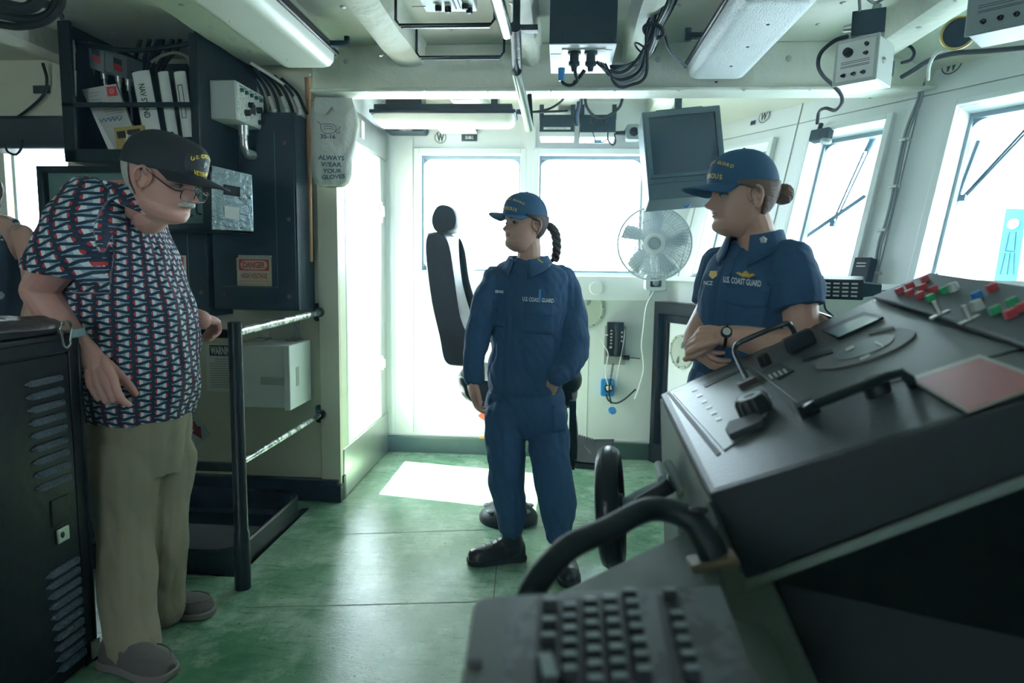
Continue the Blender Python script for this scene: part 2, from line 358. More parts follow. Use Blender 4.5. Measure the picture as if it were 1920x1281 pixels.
for i, (a, b) in enumerate(BW): window(i + 1, V(a, YB, ZS), V(1, 0, 0), V(0, 0, 1), V(0, 1, 0), b - a, ZT - ZS)
# little wiper stops in the second window
# right wall: upright below, leaning outward above the sill
RL = 5.3
mb = wall_panel(C0, RU, V(0, 0, 1), RN, RL, 1.29, [], .10); struct('wall_right', mb, 'white')
RS = [(.283, .665), (.97, 1.42), (1.765, 2.50), (2.80, 3.50)]
OV = C0 + V(0, 0, 1.29) - RU * .5
mb = wall_panel(OV, RU, RV, RW, RL + .5, 1.25, [(a + .5, b + .5, .03, .83) for a, b in RS], .12); struct('wall_right_upper', mb, 'white')
for i, (a, b) in enumerate(RS): window(i + 3, C0 + V(0, 0, 1.29) + RU * a + RV * .03 + RW * .03, RU, RV, RW, b - a, .80)
mb = MB()
for i, (a, b) in enumerate(RS):
    O = C0 + V(0, 0, 1.29)
    for u0, u1, v0, v1 in ((a - .035, a, .0, .86), (b, b + .035, .0, .86), (a, b, .83, .86)): mb.obox(O + RU * u0 + RV * v0 - RW * .03, RU * (u1 - u0), RV * (v1 - v0), RW * .03)
mb.obox(C0 + V(0, 0, 1.26) + RU * 0 - RN * .05, RU * RL, V(0, 0, .03), RN * .06)
struct('trim_6', mb, 'white', bevel=.004)
mb = MB()
for s in (.11, .83, 1.56, 2.64): mb.obox(C0 + V(0, 0, 1.29) + RU * s - RW * .004, RU * .005, RV * 1.1, RW * .004)
mb.obox(C0 + V(0, 0, 1.29) + RV * .92 - RW * .003, RU * 3.8, RV * .004, RW * .003)
struct('trim_7', mb, mat('panel_seam_line', (0.25, 0.26, 0.24), 0.6))  # thin grey lines along the panel seams
mb = MB(); mb.box(C0.x + RU.x * RL, 4.0, -3, C0.y + RU.y * RL + .1, 0, 2.6); struct('wall_forward', mb, 'white')
mb = MB(); mb.obox(C0 - RN * .02, RU * RL, V(0, 0, .10), RN * .03); struct('baseboard_right', mb, 'black')
# side wall with the open wing door
DY0, DY1, DZ0, DZ1 = 3.86, 4.56, .29, 2.03
mb = MB(); mb.box(XL - .08, XL, YP, DY0, 0, 2.6); mb.box(XL - .08, XL, DY1, YB + .1, 0, 2.6); mb.box(XL - .08, XL, DY0, DY1, 0, DZ0); mb.box(XL - .08, XL, DY0, DY1, DZ1, 2.6)
struct('wall_side', mb, 'white')
mb = MB(); mb.box(XL - .05, XL + .018, DY0 - .12, YB, 0, DZ0 - .0); mb.box(XL - .05, XL + .02, DY0 - .03, YB, 2.05, 2.24); mb.box(XL - .02, XL + .016, DY1 + .02, YB - .03, DZ0, 2.05)
struct('trim_8', mb, 'steel', bevel=.008)
mb = MB(); mb.box(XL - .085, XL + .012, DY0, DY1, DZ0, DZ0 + .012); mb.box(XL - .06, XL + .014, DY0 - .03, DY0 + .006, DZ0, DZ1 + .02); mb.box(XL - .085, XL + .014, DY1 - .006, DY1 + .03, DZ0, DZ1 + .02); mb.box(XL - .06, XL + .014, DY0, DY1, DZ1 - .006, DZ1 + .02)
struct('door_1', mb, 'white', bevel=.003)
mb = MB(); mb.box(XL + .02, XL + .026, 4.13, 4.19, 2.10, 2.20); ob_ = solo('door_number_plate', mb, 'paper', 'small upright white plate on the steel header above the wing door', 'plate')
mb = MB(); mb.obox(V(XL + .012, 4.57, 1.62), V(.02, 0, 0), V(0, .02, 0), V(0, 0, .14)); mb.obox(V(XL + .03, 4.55, 1.66), V(.02, 0, 0), V(0, .02, 0), V(0, 0, .07)); solo('door_latch', mb, 'steel', 'upper steel latch on the frame of the wing door', 'latch', bevel=.003)
mb = MB(); mb.obox(V(XL + .012, 4.57, .62), V(.02, 0, 0), V(0, .02, 0), V(0, 0, .10)); mb.obox(V(XL + .03, 4.55, .64), V(.02, 0, 0), V(0, .02, 0), V(0, 0, .06)); solo('door_latch', mb, 'steel', 'lower steel latch on the frame of the wing door', 'latch', bevel=.003)
# outside the wing door: a white bulwark with a grey locker
mb = MB(); mb.box(-3.6, -3.41, YP + .2, 7.2, .0, .95); struct('wall_bulwark', mb, mat('bulwark_white', (.85, .86, .86), .5)); mb = MB(); mb.box(-3.4, XL - .08, YP + .12, 7.2, -.06, 0.0); struct('floor_wing', mb, D.materials['bulwark_white'])
mb = MB(); mb.box(-2.62, -2.32, 6.3, 6.7, .0, .62); solo('deck_locker', mb, mat('locker_blue_grey', (.28, .36, .46), .5), 'blue-grey deck box outdoors, seen low through the wing door', 'deck box', bevel=.01)
# partition wall (cream) with left window
LW = (PY(135, 450, YP).x, PY(18, 450, YP).x); wz0, wz1 = 1.25, PY(80, 248, YP).z
X0P = -4.6
mb = wall_panel(V(X0P, YP, 0), V(1, 0, 0), V(0, 0, 1), V(0, 1, 0), XL - X0P, 2.6, [(LW[1] - X0P, LW[0] - X0P, wz0, wz1)], .10); struct('wall_partition', mb, 'cream')
window(7, V(LW[1], YP, wz0), V(1, 0, 0), V(0, 0, 1), V(0, 1, 0), LW[0] - LW[1], wz1 - wz0)
mb = MB(); mb.box(XL - .10, XL + .012, YP - .025, YP, .0, 2.42); mb.box(XL, XL + .012, YP, DY0 - .03, .12, 2.42); struct('trim_9', mb, 'cream', bevel=.003)
mb = MB(); mb.box(-2.6, XL - .0, YP - .05, YP, 0, .125); mb.box(XL - .1, XL + .02, YP - .06, YP - .0, 0, .10); struct('baseboard_partition', mb, 'black', bevel=.004)
mb = MB(); mb.box(XL + .002, XL + .022, YP - .0, DY0 - .1, 0, .14); struct('baseboard_side', mb, 'darkgreen', bevel=.004)
# outer walls behind the camera
mb = wall_panel(V(-4.6, -3, 0), V(0, 1, 0), V(0, 0, 1), V(-1, 0, 0), 6.8, 2.6, [], .1); struct('wall_left', mb, 'cream')
mb = wall_panel(V(-4.6, -3, 0), V(1, 0, 0), V(0, 0, 1), V(0, -1, 0), 8.6, 2.6, [(2.2, 3.6, 1.25, 2.2)], .1); struct('wall_front', mb, 'cream')  # unseen rear window opening, placed to light the person at left and the ceiling
# ceiling, deck beams with lagging
mb = MB(); mb.box(-4.7, 4.1, -3.1, YP + .1, ZC, ZC + .08); mb.box(XL - .08, 4.1, YP + .1, 5.3, ZC, ZC + .08); struct('ceiling', mb, 'ceil')
def girder(x0, x1, y0, y1, zb, nm='ceiling_beam', m='lag', r=.035):
    mb = MB(); cx = (x0 + x1) / 2; hw = (x1 - x0) / 2; n = 40; rings = []
    for k in range(n + 1):
        y = y0 + (y1 - y0) * k / n; pts = []
        for (dx, dz) in ((-hw - .015, ZC + .01), (-hw, ZC - .02), (-hw, zb + r), (-hw + r * .3, zb + r * .3), (-hw + r, zb), (0, zb - .003), (hw - r, zb), (hw - r * .3, zb + r * .3), (hw, zb + r), (hw, ZC - .02), (hw + .015, ZC + .01)):
            q = noise.noise(V(cx * 3 + dx * 8, y * 4.5, dz * 6)) * .008; pts.append(V(cx + dx + q, y, dz + q * .7))
        rings.append(pts)
    mb.loft(rings, caps=True); o = struct(nm, mb, m); return o
def gx(a, b): return (PY(a, 129, 3.5).x, PY(b, 129, 3.5).x)
GX = [gx(738, 797), gx(974, 1012), gx(1166, 1206), (1.36, 1.52), (-2.6, -2.45)]
for x0, x1 in GX: girder(x0, x1, -1.5, 3.50, 2.33)
for x0, x1 in [(-.72, -.52), (-.05, .10), (.55, .70)]: girder(x0, x1, 3.60, YB, 2.36)
girder(-1.66, -1.14, -1.5, 3.55, 2.36)
def crossbeam(y0, y1, zb, x0, x1, flange):
    mb = MB(); mb.box(x0, x1, y0, y1, zb + .015, ZC); mb.box(x0, x1, y0 - flange, y1 + flange, zb, zb + .018); return struct('ceiling_beam', mb, 'lag', bevel=.006)
crossbeam(3.50, 3.60, 2.205, -1.28, 1.9, .035)
crossbeam(1.1, 1.2, 2.30, -2.6, 2.6, .02); crossbeam(-1.2, -1.1, 2.25, -4.5, 3.3, .02)
# slanted deckhead panel above the leaning windows
mb = MB()
mb.prism([C0 + V(0, 0, 2.44) - RN * .1, C0 + V(0, 0, 2.30) + RN * .26, C0 + V(0, 0, 2.44) + RN * .34], RU * RL)
struct('trim_10', mb, 'ceil')
# lagging studs on the ceiling
mb = MB(); random.seed(3)
for x in np.arange(-2.2, 2.3, .33):
    for y in np.arange(1.5, 4.6, .30):
        X = x + random.uniform(-.03, .03); Y = y + random.uniform(-.03, .03)
        z = ZC
        for a, b in GX:
            if a - .02 < X < b + .02 and Y < 3.5: z = 2.33
        if 3.45 < Y < 3.65: continue
        if X < -1.1 and X > -1.7 and Y < 3.5: z = 2.36
        mb.lathe(V(X, Y, z), V(0, 0, -1), [(.013, -.002), (.011, .003), (.004, .006), (.0, .0065)], 12)
for x in np.arange(-1.1, 1.8, .31): mb.lathe(V(x, 3.50, 2.36), V(0, -1, 0), [(.016, -.002), (.013, .003), (.0, .006)], 12); mb.lathe(V(x + .1, 3.47, 2.204), V(0, 0, -1), [(.012, -.002), (.0, .004)], 12)
struct('trim_11', mb, mat('lagging_stud', (.45, .50, .48), .4, .3))
# ================= LEFT SIDE: locker, rack, cabinets, railing =================
LX = -1.55; LY = 2.09; LZ = 1.105
lk = thing('equipment_locker', 'tall glossy black louvred steel locker in the left foreground', 'locker', V(-1.9, 1.5, 0))
mb = MB(); mb.box(-2.25, LX - .012, .95, LY - .006, .0, LZ); part('body', mb, 'black', lk, bevel=.006)
mb = MB(); mb.box(LX - .012, LX, 1.0, LY - .055, .06, LZ - .045); part('door', mb, 'black', lk, bevel=.003)
mb = MB(); mb.box(LX - .012, LX - .002, LY - .05, LY, .0, LZ); mb.box(LX - .012, LX + .004, LY - .012, LY, .0, LZ - .02); mb.box(LX - .012, LX, .95, LY, LZ - .04, LZ); part('door_frame', mb, 'black', lk, bevel=.003)
mb = MB(); mb.box(-2.27, LX + .012, .93, LY + .012, LZ, LZ + .02); mb.box(-2.2, LX - .0, .95, LY - .09, LZ + .02, LZ + .045); part('top_plate', mb, 'black', lk, bevel=.005)
mb = MB(); mb.box(LX + .001, LX + .014, LY - .055, LY + .014, LZ + .002, LZ + .03); part('corner_plate', mb, mat('bare_scraped_metal', (.22, .30, .30), .4, .3, var=.3), lk, bevel=.003)
M['louv'] = mat('louver_highlight_enamel', (.03, .055, .078), .28, bump=.6, bscale=150, var=.5, vscale=60)  # bluish highlights of the louvers put into their base colour
def louver(y0, y1, z):
    mb = MB(); n = 10; rings = []
    for k in range(n + 1):
        t = k / n; e = min(t, 1 - t) * n / 1.3; e = math.sqrt(max(0.02, 1 - (1 - min(1, e)) ** 2)); y = y0 + (y1 - y0) * t; d = .013 * e; h = .019 * e
        rings.append([V(LX - .001, y, z + h * .55), V(LX + d * .45, y, z + h * .45), V(LX + d, y, z - h * .25), V(LX + d, y, z - h * .5), V(LX - .001, y, z - h * .5)])
    mb.loft(rings); return mb
def PLX(px, py): return PX(px, py, LX)
for k in range(9): a = PLX(45 + 2.6 * k, 722 + 25.0 * k); b = PLX(118 + 2.0 * k, 706 + 22.6 * k); part('louver', louver(a.y, b.y, (a.z + b.z) / 2), 'louv', lk)
for k in range(10): a = PLX(84 + 2.6 * k, 1085 + 19.5 * k); b = PLX(149 + 1.4 * k, 1045 + 19 * k); part('louver', louver(a.y, b.y, (a.z + b.z) / 2), 'louv', lk)
a = PLX(118, 1000); mb = MB(); mb.box(LX, LX + .008, a.y - .03, a.y + .02, a.z - .025, a.z + .022); latch = part('latch', mb, 'steel', lk, bevel=.003, label='small steel latch plate')
mb = MB(); mb.ell(V(LX + .009, a.y - .012, a.z), (.003, .008, .010)); part('keyhole', mb, 'ink', lk)
mb = MB(); mb.box(LX, LX + .004, a.y - .045, a.y + .032, a.z + .035, a.z + .12); part('latch_plate', mb, 'black', lk, bevel=.002)
a = PLX(188, 1205); mb = MB(); mb.box(LX + .001, LX + .01, a.y - .05, LY + .004, a.z - .03, a.z + .03); part('hinge', mb, 'steel', lk, bevel=.002)
# things on the locker top
mb = MB()
random.seed(5); prof = []
for k in range(13):
    t = k / 12; y = 1.62 + .40 * t; x = -1.60 - .03 * math.sin(t * 6); wd = .05 + .045 * math.sin(math.pi * min(1, t * 1.1)); h = .018 + .016 * math.sin(math.pi * t) ** .7
    prof.append([V(x + wd * math.cos(a), y, LZ + .046 + h * max(0, math.sin(a)) * (1 + .25 * math.sin(5 * a + t * 7))) for a in [math.pi * i / 8 for i in range(9)]] + [V(x - wd, y, LZ + .0455), V(x + wd, y, LZ + .0455)])
mb.loft(prof); solo('leather_glove', mb, mat('dark_brown_leather', (.035, .025, .028), .35, bump=.4, bscale=40), 'crumpled dark leather pouch lying on the black locker top', 'pouch')
mb = MB()
for k in range(11): y = 1.30 + .034 * k; mb.box(-1.75, -1.565, y, y + .016, LZ + .0455, LZ + .062)
mb.box(-1.76, -1.555, 1.27, 1.69, LZ + .0452, LZ + .052); solo('vent_grating', mb, 'rubber', 'ribbed black grating strip set along the locker top edge', 'grating')
# carabiner clipped over the locker edge
mb = MB(); a = PX(125, 602, LX + .02); b = PX(124, 652, LX + .02); cy = (a.y + b.y) / 2; hh = (a.z - b.z) / 2; cz = (a.z + b.z) / 2
pts = [V(LX + .02, cy + y, cz + z) for y, z in [(-.022, hh * .1), (-.024, hh * .5), (-.018, hh * .85), (0, hh), (.018, hh * .85), (.024, hh * .5), (.016, -.35 * hh), (.012, -hh * .8), (-.002, -hh), (-.014, -hh * .85), (-.018, -hh * .55)]]
cb = thing('carabiner', 'silver carabiner clip hanging on the black locker edge', 'carabiner', V(LX + .02, cy, cz - hh)); mb.tube(pts, .0042, 10, smooth=5); part('hook_body', mb, 'chrome', cb)
mb = MB(); mb.tube([V(LX + .02, cy - .018, cz - hh * .55), V(LX + .02, cy - .0215, cz + hh * .3)], .0036, 10); part('gate', mb, 'chrome', cb)
# ---- upper rack with open shelf ----
rk = thing('equipment_rack', 'big black open-fronted rack box under the ceiling at upper left', 'rack', V(-1.98, 3.4, 1.80))
RX0, RX1, RY0, RZ0, RZ1 = -2.31, -1.66, 3.10, 1.815, 2.41
mb = MB(); mb.box(RX1 - .012, RX1, RY0, YP - .01, RZ0, RZ1); part('side_panel', mb, 'railblk', rk)
mb = MB(); mb.box(RX0, RX0 + .02, RY0, YP - .01, RZ0, RZ1 + .02); part('side_panel', mb, 'black', rk)
mb = MB(); mb.box(RX0, RX1, RY0, YP - .01, RZ0 - .012, RZ0); part('shelf', mb, 'black', rk)
mb = MB(); mb.box(RX0, RX1, YP - .02, YP - .01, RZ0, RZ1); part('back_panel', mb, mat('rack_inside', (.02, .028, .032), .5), rk)
mb = MB(); mb.box(RX1 - .035, RX1 + .004, RY0 - .012, RY0 + .006, RZ0 - .012, RZ1 - .04); mb.box(RX0, RX0 + .06, RY0 - .012, RY0 + .006, RZ0 - .012, RZ1 + .02); mb.box(RX0, RX1, RY0 - .012, RY0 + .006, RZ0 - .014, RZ0 + .045); part('front_frame', mb, 'railblk', rk, bevel=.004)
zb = PY(300, 197, RY0).z; mb = MB(); mb.box(RX0, RX1, RY0 - .012, RY0, zb - .011, zb + .011); part('retaining_bar', mb, 'railblk', rk, bevel=.003)
mb = MB(); mb.tube([V(RX0 + .02, 3.2, 2.36), V(-2.0, 3.2, 2.33), V(RX1, 3.2, 2.37)], .012, 8, smooth=5); part('top_rod', mb, 'railblk', rk)
def leaning_box(cx, cz0, w_, d_, h_, lean, y0):
    """box corners: base centre cx,cz0; leans left at the top by angle"""
    U = V(math.cos(lean), 0, math.sin(lean)); W = V(-math.sin(lean), 0, math.cos(lean)); o = V(cx, y0, cz0) - U * w_ / 2; return o, U, W
SZ = 1.924
mb = MB(); mb.box(PY(266, 250, 3.2).x, RX1 - .013, 3.13, YP - .03, 1.905, 1.922); part('inner_shelf', mb, 'black', rk)
def binder(cx, w_, lean, h_, label, textline=None, slot=False, tw=.12):
    o, U, W = leaning_box(cx, SZ + abs(math.sin(lean)) * w_ / 2, w_, .25, h_, lean, 3.17); b_ = thing('ring_binder', label, 'binder', V(cx, 3.3, SZ), 'ring binders on the upper rack')
    mb = MB(); mb.obox(o, U * .004, V(0, .26, 0), W * h_); mb.obox(o + U * (w_ - .004), U * .004, V(0, .26, 0), W * h_); part('cover', mb, 'ink', b_)
    mb = MB(); mb.loft([[o + U * (.004 + (w_ - .008) * t) + W * zz + V(0, -.012 * math.sin(math.pi * t) ** .6 + .002, 0) for t in [i / 8 for i in range(9)]] + [o + U * (w_ - .004) + W * zz + V(0, .03, 0), o + U * .004 + W * zz + V(0, .03, 0)] for zz in (.0, h_ - .012)]); part('spine', mb, 'paper', b_)
    mb = MB(); mb.obox(o + U * .008 + V(0, .035, 0) + W * .006, U * (w_ - .018), V(0, .21, 0), W * (h_ - .018)); part('pages', mb, 'paper', b_)
    c = o + U * w_ / 2 + W * h_ * .52 + V(0, -.012, 0)
    if textline: text(textline, c, -W, U, w_ * .42, 'ink', b_, width=tw, bold=.02)
    if slot:
        mb = MB(); c2 = c + W * .0
        for s1, s2, s3, s4 in ((-.011, -.009, -.075, .075), (.009, .011, -.075, .075), (-.011, .011, .073, .076), (-.011, .011, -.076, -.073)): mb.obox(c2 + U * s1 + W * s3 - V(0, .002, 0), U * (s2 - s1), V(0, .002, 0), W * (s4 - s3))
        part('label_holder', mb, 'ink', b_)
    return b_
def rx(px, py=240): return PY(px, py, 3.17).x
L8 = math.radians(9)
binder(rx(286), .095, L8, .31, 'white binder with NAV STAND printed down its spine, leftmost in the rack', 'NAV STAND', tw=.155)
binder(rx(324), .060, L8 * .8, .31, 'plain white binder with blank spine between two others in the rack')
binder(rx(353), .064, L8 * .7, .31, 'white binder with an empty label slot on its spine', slot=True)
o = binder(rx(378), .056, L8 * .45, .31, 'rightmost white binder in the rack, thin grey lettering on spine', 'CASUALTY  BRIDGE', tw=.19)
# manuals leaning at the left of the rack
def slab(name, quad, th, m, label, cat, y, bevel=.002):
    mb = MB(); P = [PY(px, py, y) for px, py in quad]; mb.prism(P, V(0, th, 0)); return solo(name, mb, m, label, cat, bevel=bevel)
mq = [(153, 168), (217, 157), (262, 272), (215, 280)]
mn = thing('paper_manual', 'worn plastic-wrapped white manual with a red square emblem, leaning in the rack', 'manual', PY(230, 288, 3.2))
mb = MB(); P = [PY(px, py, 3.2) for px, py in mq]; mb.prism(P, V(0, .012, 0)); part('cover', mb, mat('plastic_wrapped_paper', (.50, .50, .46), .25, bump=.6, bscale=30, var=.15), mn)
mb = MB(); mb.prism([PY(px, py, 3.215) for px, py in [(155, 172), (215, 162), (260, 272), (222, 282), (205, 285)]], V(0, .03, 0)); part('pages', mb, 'paper', mn)
mb = MB(); mb.prism([PY(px, py, 3.197) for px, py in [(199, 163), (217, 161), (220, 179), (202, 181)]], V(0, .001, 0)); e_ = part('emblem', mb, 'red', mn)
mb = MB(); ring(mb, PY(209.5, 171, 3.1955), V(0, -1, 0), .006, .011); part('emblem_ring', mb, mat('emblem_pink', (.6, .3, .3), .5), e_)
mU = (PY(217, 157, 3.2) - PY(153, 168, 3.2)).normalized(); mW = (PY(153, 168, 3.2) - PY(215, 280, 3.2)).normalized()
for k, (px, py, ww) in enumerate([(176, 174, .05), (176, 180, .045), (180, 187, .05), (184, 192, .04), (212, 203, .09), (212, 208, .09), (214, 213, .085), (216, 218, .07)]):
    c = PY(px, py, 3.196); mb = MB(); mb.cbox(c, mU * ww, V(0, .0006, 0), V(0, 0, .0022)); part('text_line', mb, mat('printed_text', (.18, .18, .18), .7) if 'ptx' not in M else M['ptx'], mn)
    if 'ptx' not in M: M['ptx'] = D.materials['printed_text']
mb = MB(); pts = [PY(186 + 4.2 * i, 226 + (3.5 if i % 2 else -3.5) - .4 * i, 3.1955) for i in range(11)]; mb.tube(pts, .0016, 5, smooth=3); part('handwriting', mb, 'blue', mn)
yb = thing('parts_box', 'yellow cardboard box with a black printed label, beside the leaning manual', 'box', PY(245, 285, 3.16))
mb = MB(); mb.prism([PY(px, py, 3.14) for px, py in [(213, 240), (266, 234), (272, 284), (220, 286)]], V(0, .05, 0)); part('carton', mb, mat('yellow_card', (.38, .27, .07), .5, var=.1), yb, bevel=.002)
mb = MB(); mb.prism([PY(px, py, 3.1385) for px, py in [(218, 247), (234, 245), (236, 258), (221, 260)]], V(0, .001, 0)); mb.prism([PY(px, py, 3.1385) for px, py in [(238, 244), (262, 241), (266, 262), (241, 264)]], V(0, .001, 0)); part('label_patch', mb, 'ink', yb)
mb = MB()
for k in range(4): a = PY(236 + 7 * k, 276, 3.132); b = PY(240 + 6 * k, 252 + 2 * (k % 2), 3.132); mb.tube([a, b], .006, 8)
part('printed_tubes', mb, 'paper', yb)
# junction boxes on the rack's left inside wall
def jbox(q0, q1, label, redpx):
    """front face slanted, between two pixel edges (x, ytop, ybottom)"""
    y = 3.24; a0 = PY(q0[0], q0[1], y); b0 = PY(q0[0], q0[2], y); a1 = PY(q1[0], q1[1], y + .06); b1 = PY(q1[0], q1[2], y + .06)
    t = thing('junction_box', label, 'junction box', (b0 + b1) / 2, 'grey junction boxes in the upper rack'); mb = MB(); e = V(.02, .10, 0)
    mb.hexa([b0, b1, b1 + e, b0 + e, a0, a1, a1 + e, a0 + e]); part('housing', mb, 'greymetal', t, bevel=.005)
    U = (a1 - a0).normalized(); N_ = -U.cross(V(0, 0, 1)); N_ = N_ if N_.y < 0 else -N_
    for dz, mm in ((.017, 'ink'), (-.013, 'red')):
        mb = MB(); c = PY(redpx[0], redpx[1], y + .03) + V(0, 0, dz); d = (c - a0).dot(N_); c = c - N_ * (d - .001); mb.cbox(c, U * .036, N_ * .001, V(0, 0, .027)); part('warning_label', mb, mm, t)
    for k in range(2):
        p = b0 + (b1 - b0) * (.3 + .45 * k) + e * .4; mb = MB(); mb.cyl(p, p - V(0, 0, .03), .017, .015, 14); mb.cyl(p - V(0, 0, .03), p - V(0, 0, .055), .011, .011, 12); mb.tube([p - V(0, 0, .05), p - V(0, -.01, .09), p - V(.01, -.03, .19)], .006, 8, smooth=4); part('cable_gland', mb, 'steel', t)
    return t
jbox((140, 66, 117), (196, 92, 138), 'grey junction box with a red label, left of the pair in the rack', (179, 104))
jbox((197, 90, 134), (238, 106, 148), 'grey junction box with a red label, right of the pair in the rack', (221, 122))
mb = MB(); mb.tube([PY(137, 75, 3.15), PY(139, 110, 3.15), PY(139, 130, 3.15)], .006, 8); mb.cyl(PY(137, 85, 3.15), PY(138, 98, 3.15), .010, .010, 12); mb.cyl(PY(139, 132, 3.15), PY(140, 180, 3.15), .010, .008, 12); solo('conduit_fitting', mb, 'steel', 'thin steel conduit with a plug hanging at the left of the rack', 'conduit')
# cables in the rack
random.seed(11)
for k, (px0, px1) in enumerate([(258, 250), (276, 268), (290, 276), (300, 284), (318, 296), (332, 306)]):
    mb = MB(); mb.tube([PY(px0 + 6, 72, 3.4), PY(px0, 92, 3.38), PY(px1, 125, 3.42), PY(px1 - 6, 165, 3.45)], .010, 8, smooth=5)
    solo('rack_cable', mb, 'rubber', 'thick black cable behind the binders in the rack, %s from the left' % ['first', 'second', 'third', 'fourth', 'fifth', 'sixth'][k], 'cable', 'black cables behind the binders')
mb = MB(); mb.tube([PY(284, 116, 3.36), PY(305, 104, 3.34), PY(330, 99, 3.34), PY(352, 108, 3.36), PY(356, 122, 3.4)], .0075, 8, smooth=5); solo('rack_cable', mb, mat('cream_cable', (.6, .58, .40), .5), 'cream cable arching over the binders in the rack', 'cable')
mb = MB(); mb.tube([PY(60, 0, 2.6), PY(100, 14, 2.6), PY(112, 30, 2.7)], .016, 8, smooth=5)
mb.tube([PY(0, 46, 2.5), PY(40, 50, 2.5), PY(85, 40, 2.5), PY(112, 14, 2.5), PY(118, -10, 2.5)], .014, 8, smooth=5); mb.tube([PY(0, 28, 2.5), PY(50, 36, 2.5), PY(92, 26, 2.5), PY(112, -10, 2.5)], .016, 8, smooth=5); mb.tube([PY(0, 8, 2.45), PY(50, 16, 2.45), PY(80, -5, 2.45)], .022, 8, smooth=5)
solo('cable_bundle', mb, 'rubber', 'drooping loops of thick black cable in the top left corner', 'cable bundle')
mb = MB(); mb.tube([PY(80, 118, 3.66), PY(88, 150, 3.68), PY(80, 180, 3.69), PY(40, 215, 3.69), PY(0, 238, 3.69)], .008, 8, smooth=6); solo('wall_cable', mb, 'rubber', 'black cable sagging down across the wall above the left window', 'cable')
np_ = thing('number_plate', 'black number plate on the wall above the left window', 'plate', PY(78, 168, YP - .01)); mb = MB(); c = PY(78, 168, YP - .006); mb.cbox(c, V(.096, 0, 0), V(0, .006, 0), V(0, 0, .042)); part('plate', mb, 'ink', np_)
mb = MB(); mb.box(-3.6, -2.33, 3.50, 3.70, 1.93, 2.10); solo('blackout_valance', mb, 'ink', 'dark blackout roll hanging above the left window', 'blackout curtain', bevel=.02)
mb = MB(); mb.tube([PY(10, 268, 3.5), PY(14, 284, 3.5), PY(30, 290, 3.5), PY(40, 278, 3.5), PY(42, 262, 3.5)], .006, 8, smooth=5); solo('wall_cable', mb, 'rubber', 'short loop of black cable hanging at the top of the left window', 'cable')
# control box on the rack side
cb_ = thing('control_box', 'light grey control box with green buttons on the side of the black rack', 'control box', V(-1.60, 3.33, 1.94))
YA = 3.20; ca = PY(405, 150, YA); cb2 = PY(441, 150, YA); czb = PY(410, 223, YA).z; ye = 3.50
X0c, X1c = RX1 + .001, cb2.x; mb = MB(); mb.box(X0c, X1c, YA, ye, czb, ca.z); part('housing', mb, 'ltgrey', cb_, bevel=.004)
mb = MB(); mb.box(X1c, X1c + .004, YA + .006, ye - .006, czb + .006, ca.z - .006); part('face_plate', mb, mat('speckled_white_panel', (.55, .58, .52), .4, wear=(.08, .1, .1), wscale=90, wth=.56), cb_, bevel=.002)
grn = mat('green_button', (.01, .10, .07), .35)
for k in range(5): p = V(X1c + .004, YA + .045 + .052 * k, ca.z - .035); mb = MB(); mb.lathe(p, V(1, 0, 0), [(.010, 0), (.010, .010), (.007, .014), (0, .0145)], 16); part('push_button', mb, grn, cb_)
for k, (dy, dz, r) in enumerate([(.13, .085, .014), (.22, .09, .016), (.09, .13, .016), (.235, .145, .012)]): p = V(X1c + .004, YA + dy, ca.z - dz); mb = MB(); mb.lathe(p, V(1, 0, 0), [(r, 0), (r * .9, .022), (0, .024)], 18); part('knob', mb, 'blackp', cb_)
mb = MB()
for k in range(5): mb.box(X1c + .004, X1c + .0048, YA + .03 + .052 * k, YA + .06 + .052 * k, ca.z - .019, ca.z - .015)
mb.box(X1c + .004, X1c + .0048, YA + .14, YA + .20, ca.z - .12, ca.z - .07); part('panel_marking', mb, 'ink', cb_)
p = V((X0c + X1c) / 2 + .02, 3.36, czb); mb = MB(); mb.cyl(p, p - V(0, 0, .045), .026, .024, 20); mb.cyl(p - V(0, 0, .045), p - V(0, 0, .075), .019, .019, 16); pts = [p - V(0, 0, .07), p - V(0, -.01, .11), p + V(0, .05, -.135), p + V(0, .11, -.125), p + V(-.01, .17, -.10)]; mb.tube(pts, .019, 14, smooth=4)
for k in range(7): q = p + V(0, .045 + .012 * k, -.131 + .001 * k); mb.torus(q, V(0, 1, .1), .020, .0035, 18, 6)
part('conduit_elbow', mb, 'steel', cb_)
# cables running down to the tall cabinet
for k in range(7):
    mb = MB(); x = 492 + 13 * k; mb.tube([PY(x - 42, 118 + 5 * k, 3.60), PY(x - 14, 150 + 4 * k, 3.55), PY(x, 178 + 4 * k, 3.56), PY(x + 6, 214, 3.58)], .0085, 8, smooth=5)
    solo('cabinet_cable', mb, 'rubber', 'black cable entering the tall dark cabinet, %s from the rack side' % ['first', 'second', 'third', 'fourth', 'fifth', 'sixth', 'seventh'][k], 'cable', 'cables into the cabinet top')
for k in range(3):
    a = PY(505 + 24 * k, 182, 3.50); b = PY(514 + 24 * k, 205, 3.50); mb = MB(); mb.cyl(a, b, .013, .013, 12); mb.cyl(b, b - V(0, 0, .03), .017, .018, 6); solo('cable_gland', mb, 'steel', '%s steel gland on the tall dark cabinet top' % ['leftmost', 'middle', 'rightmost'][k], 'cable gland', 'steel glands on the cabinet top')
mb = MB(); mb.tube([PY(470, 118, 3.5), PY(520, 150, 3.55), PY(550, 175, 3.58), PY(566, 205, 3.6), PY(564, 235, 3.62)], .0085, 8, smooth=6); mb.cyl(PY(564, 235, 3.62), PY(563, 250, 3.62), .012, .012, 10); solo('cabinet_cable', mb, M['lag'], 'cream conduit curving down beside the tall dark cabinet', 'conduit')
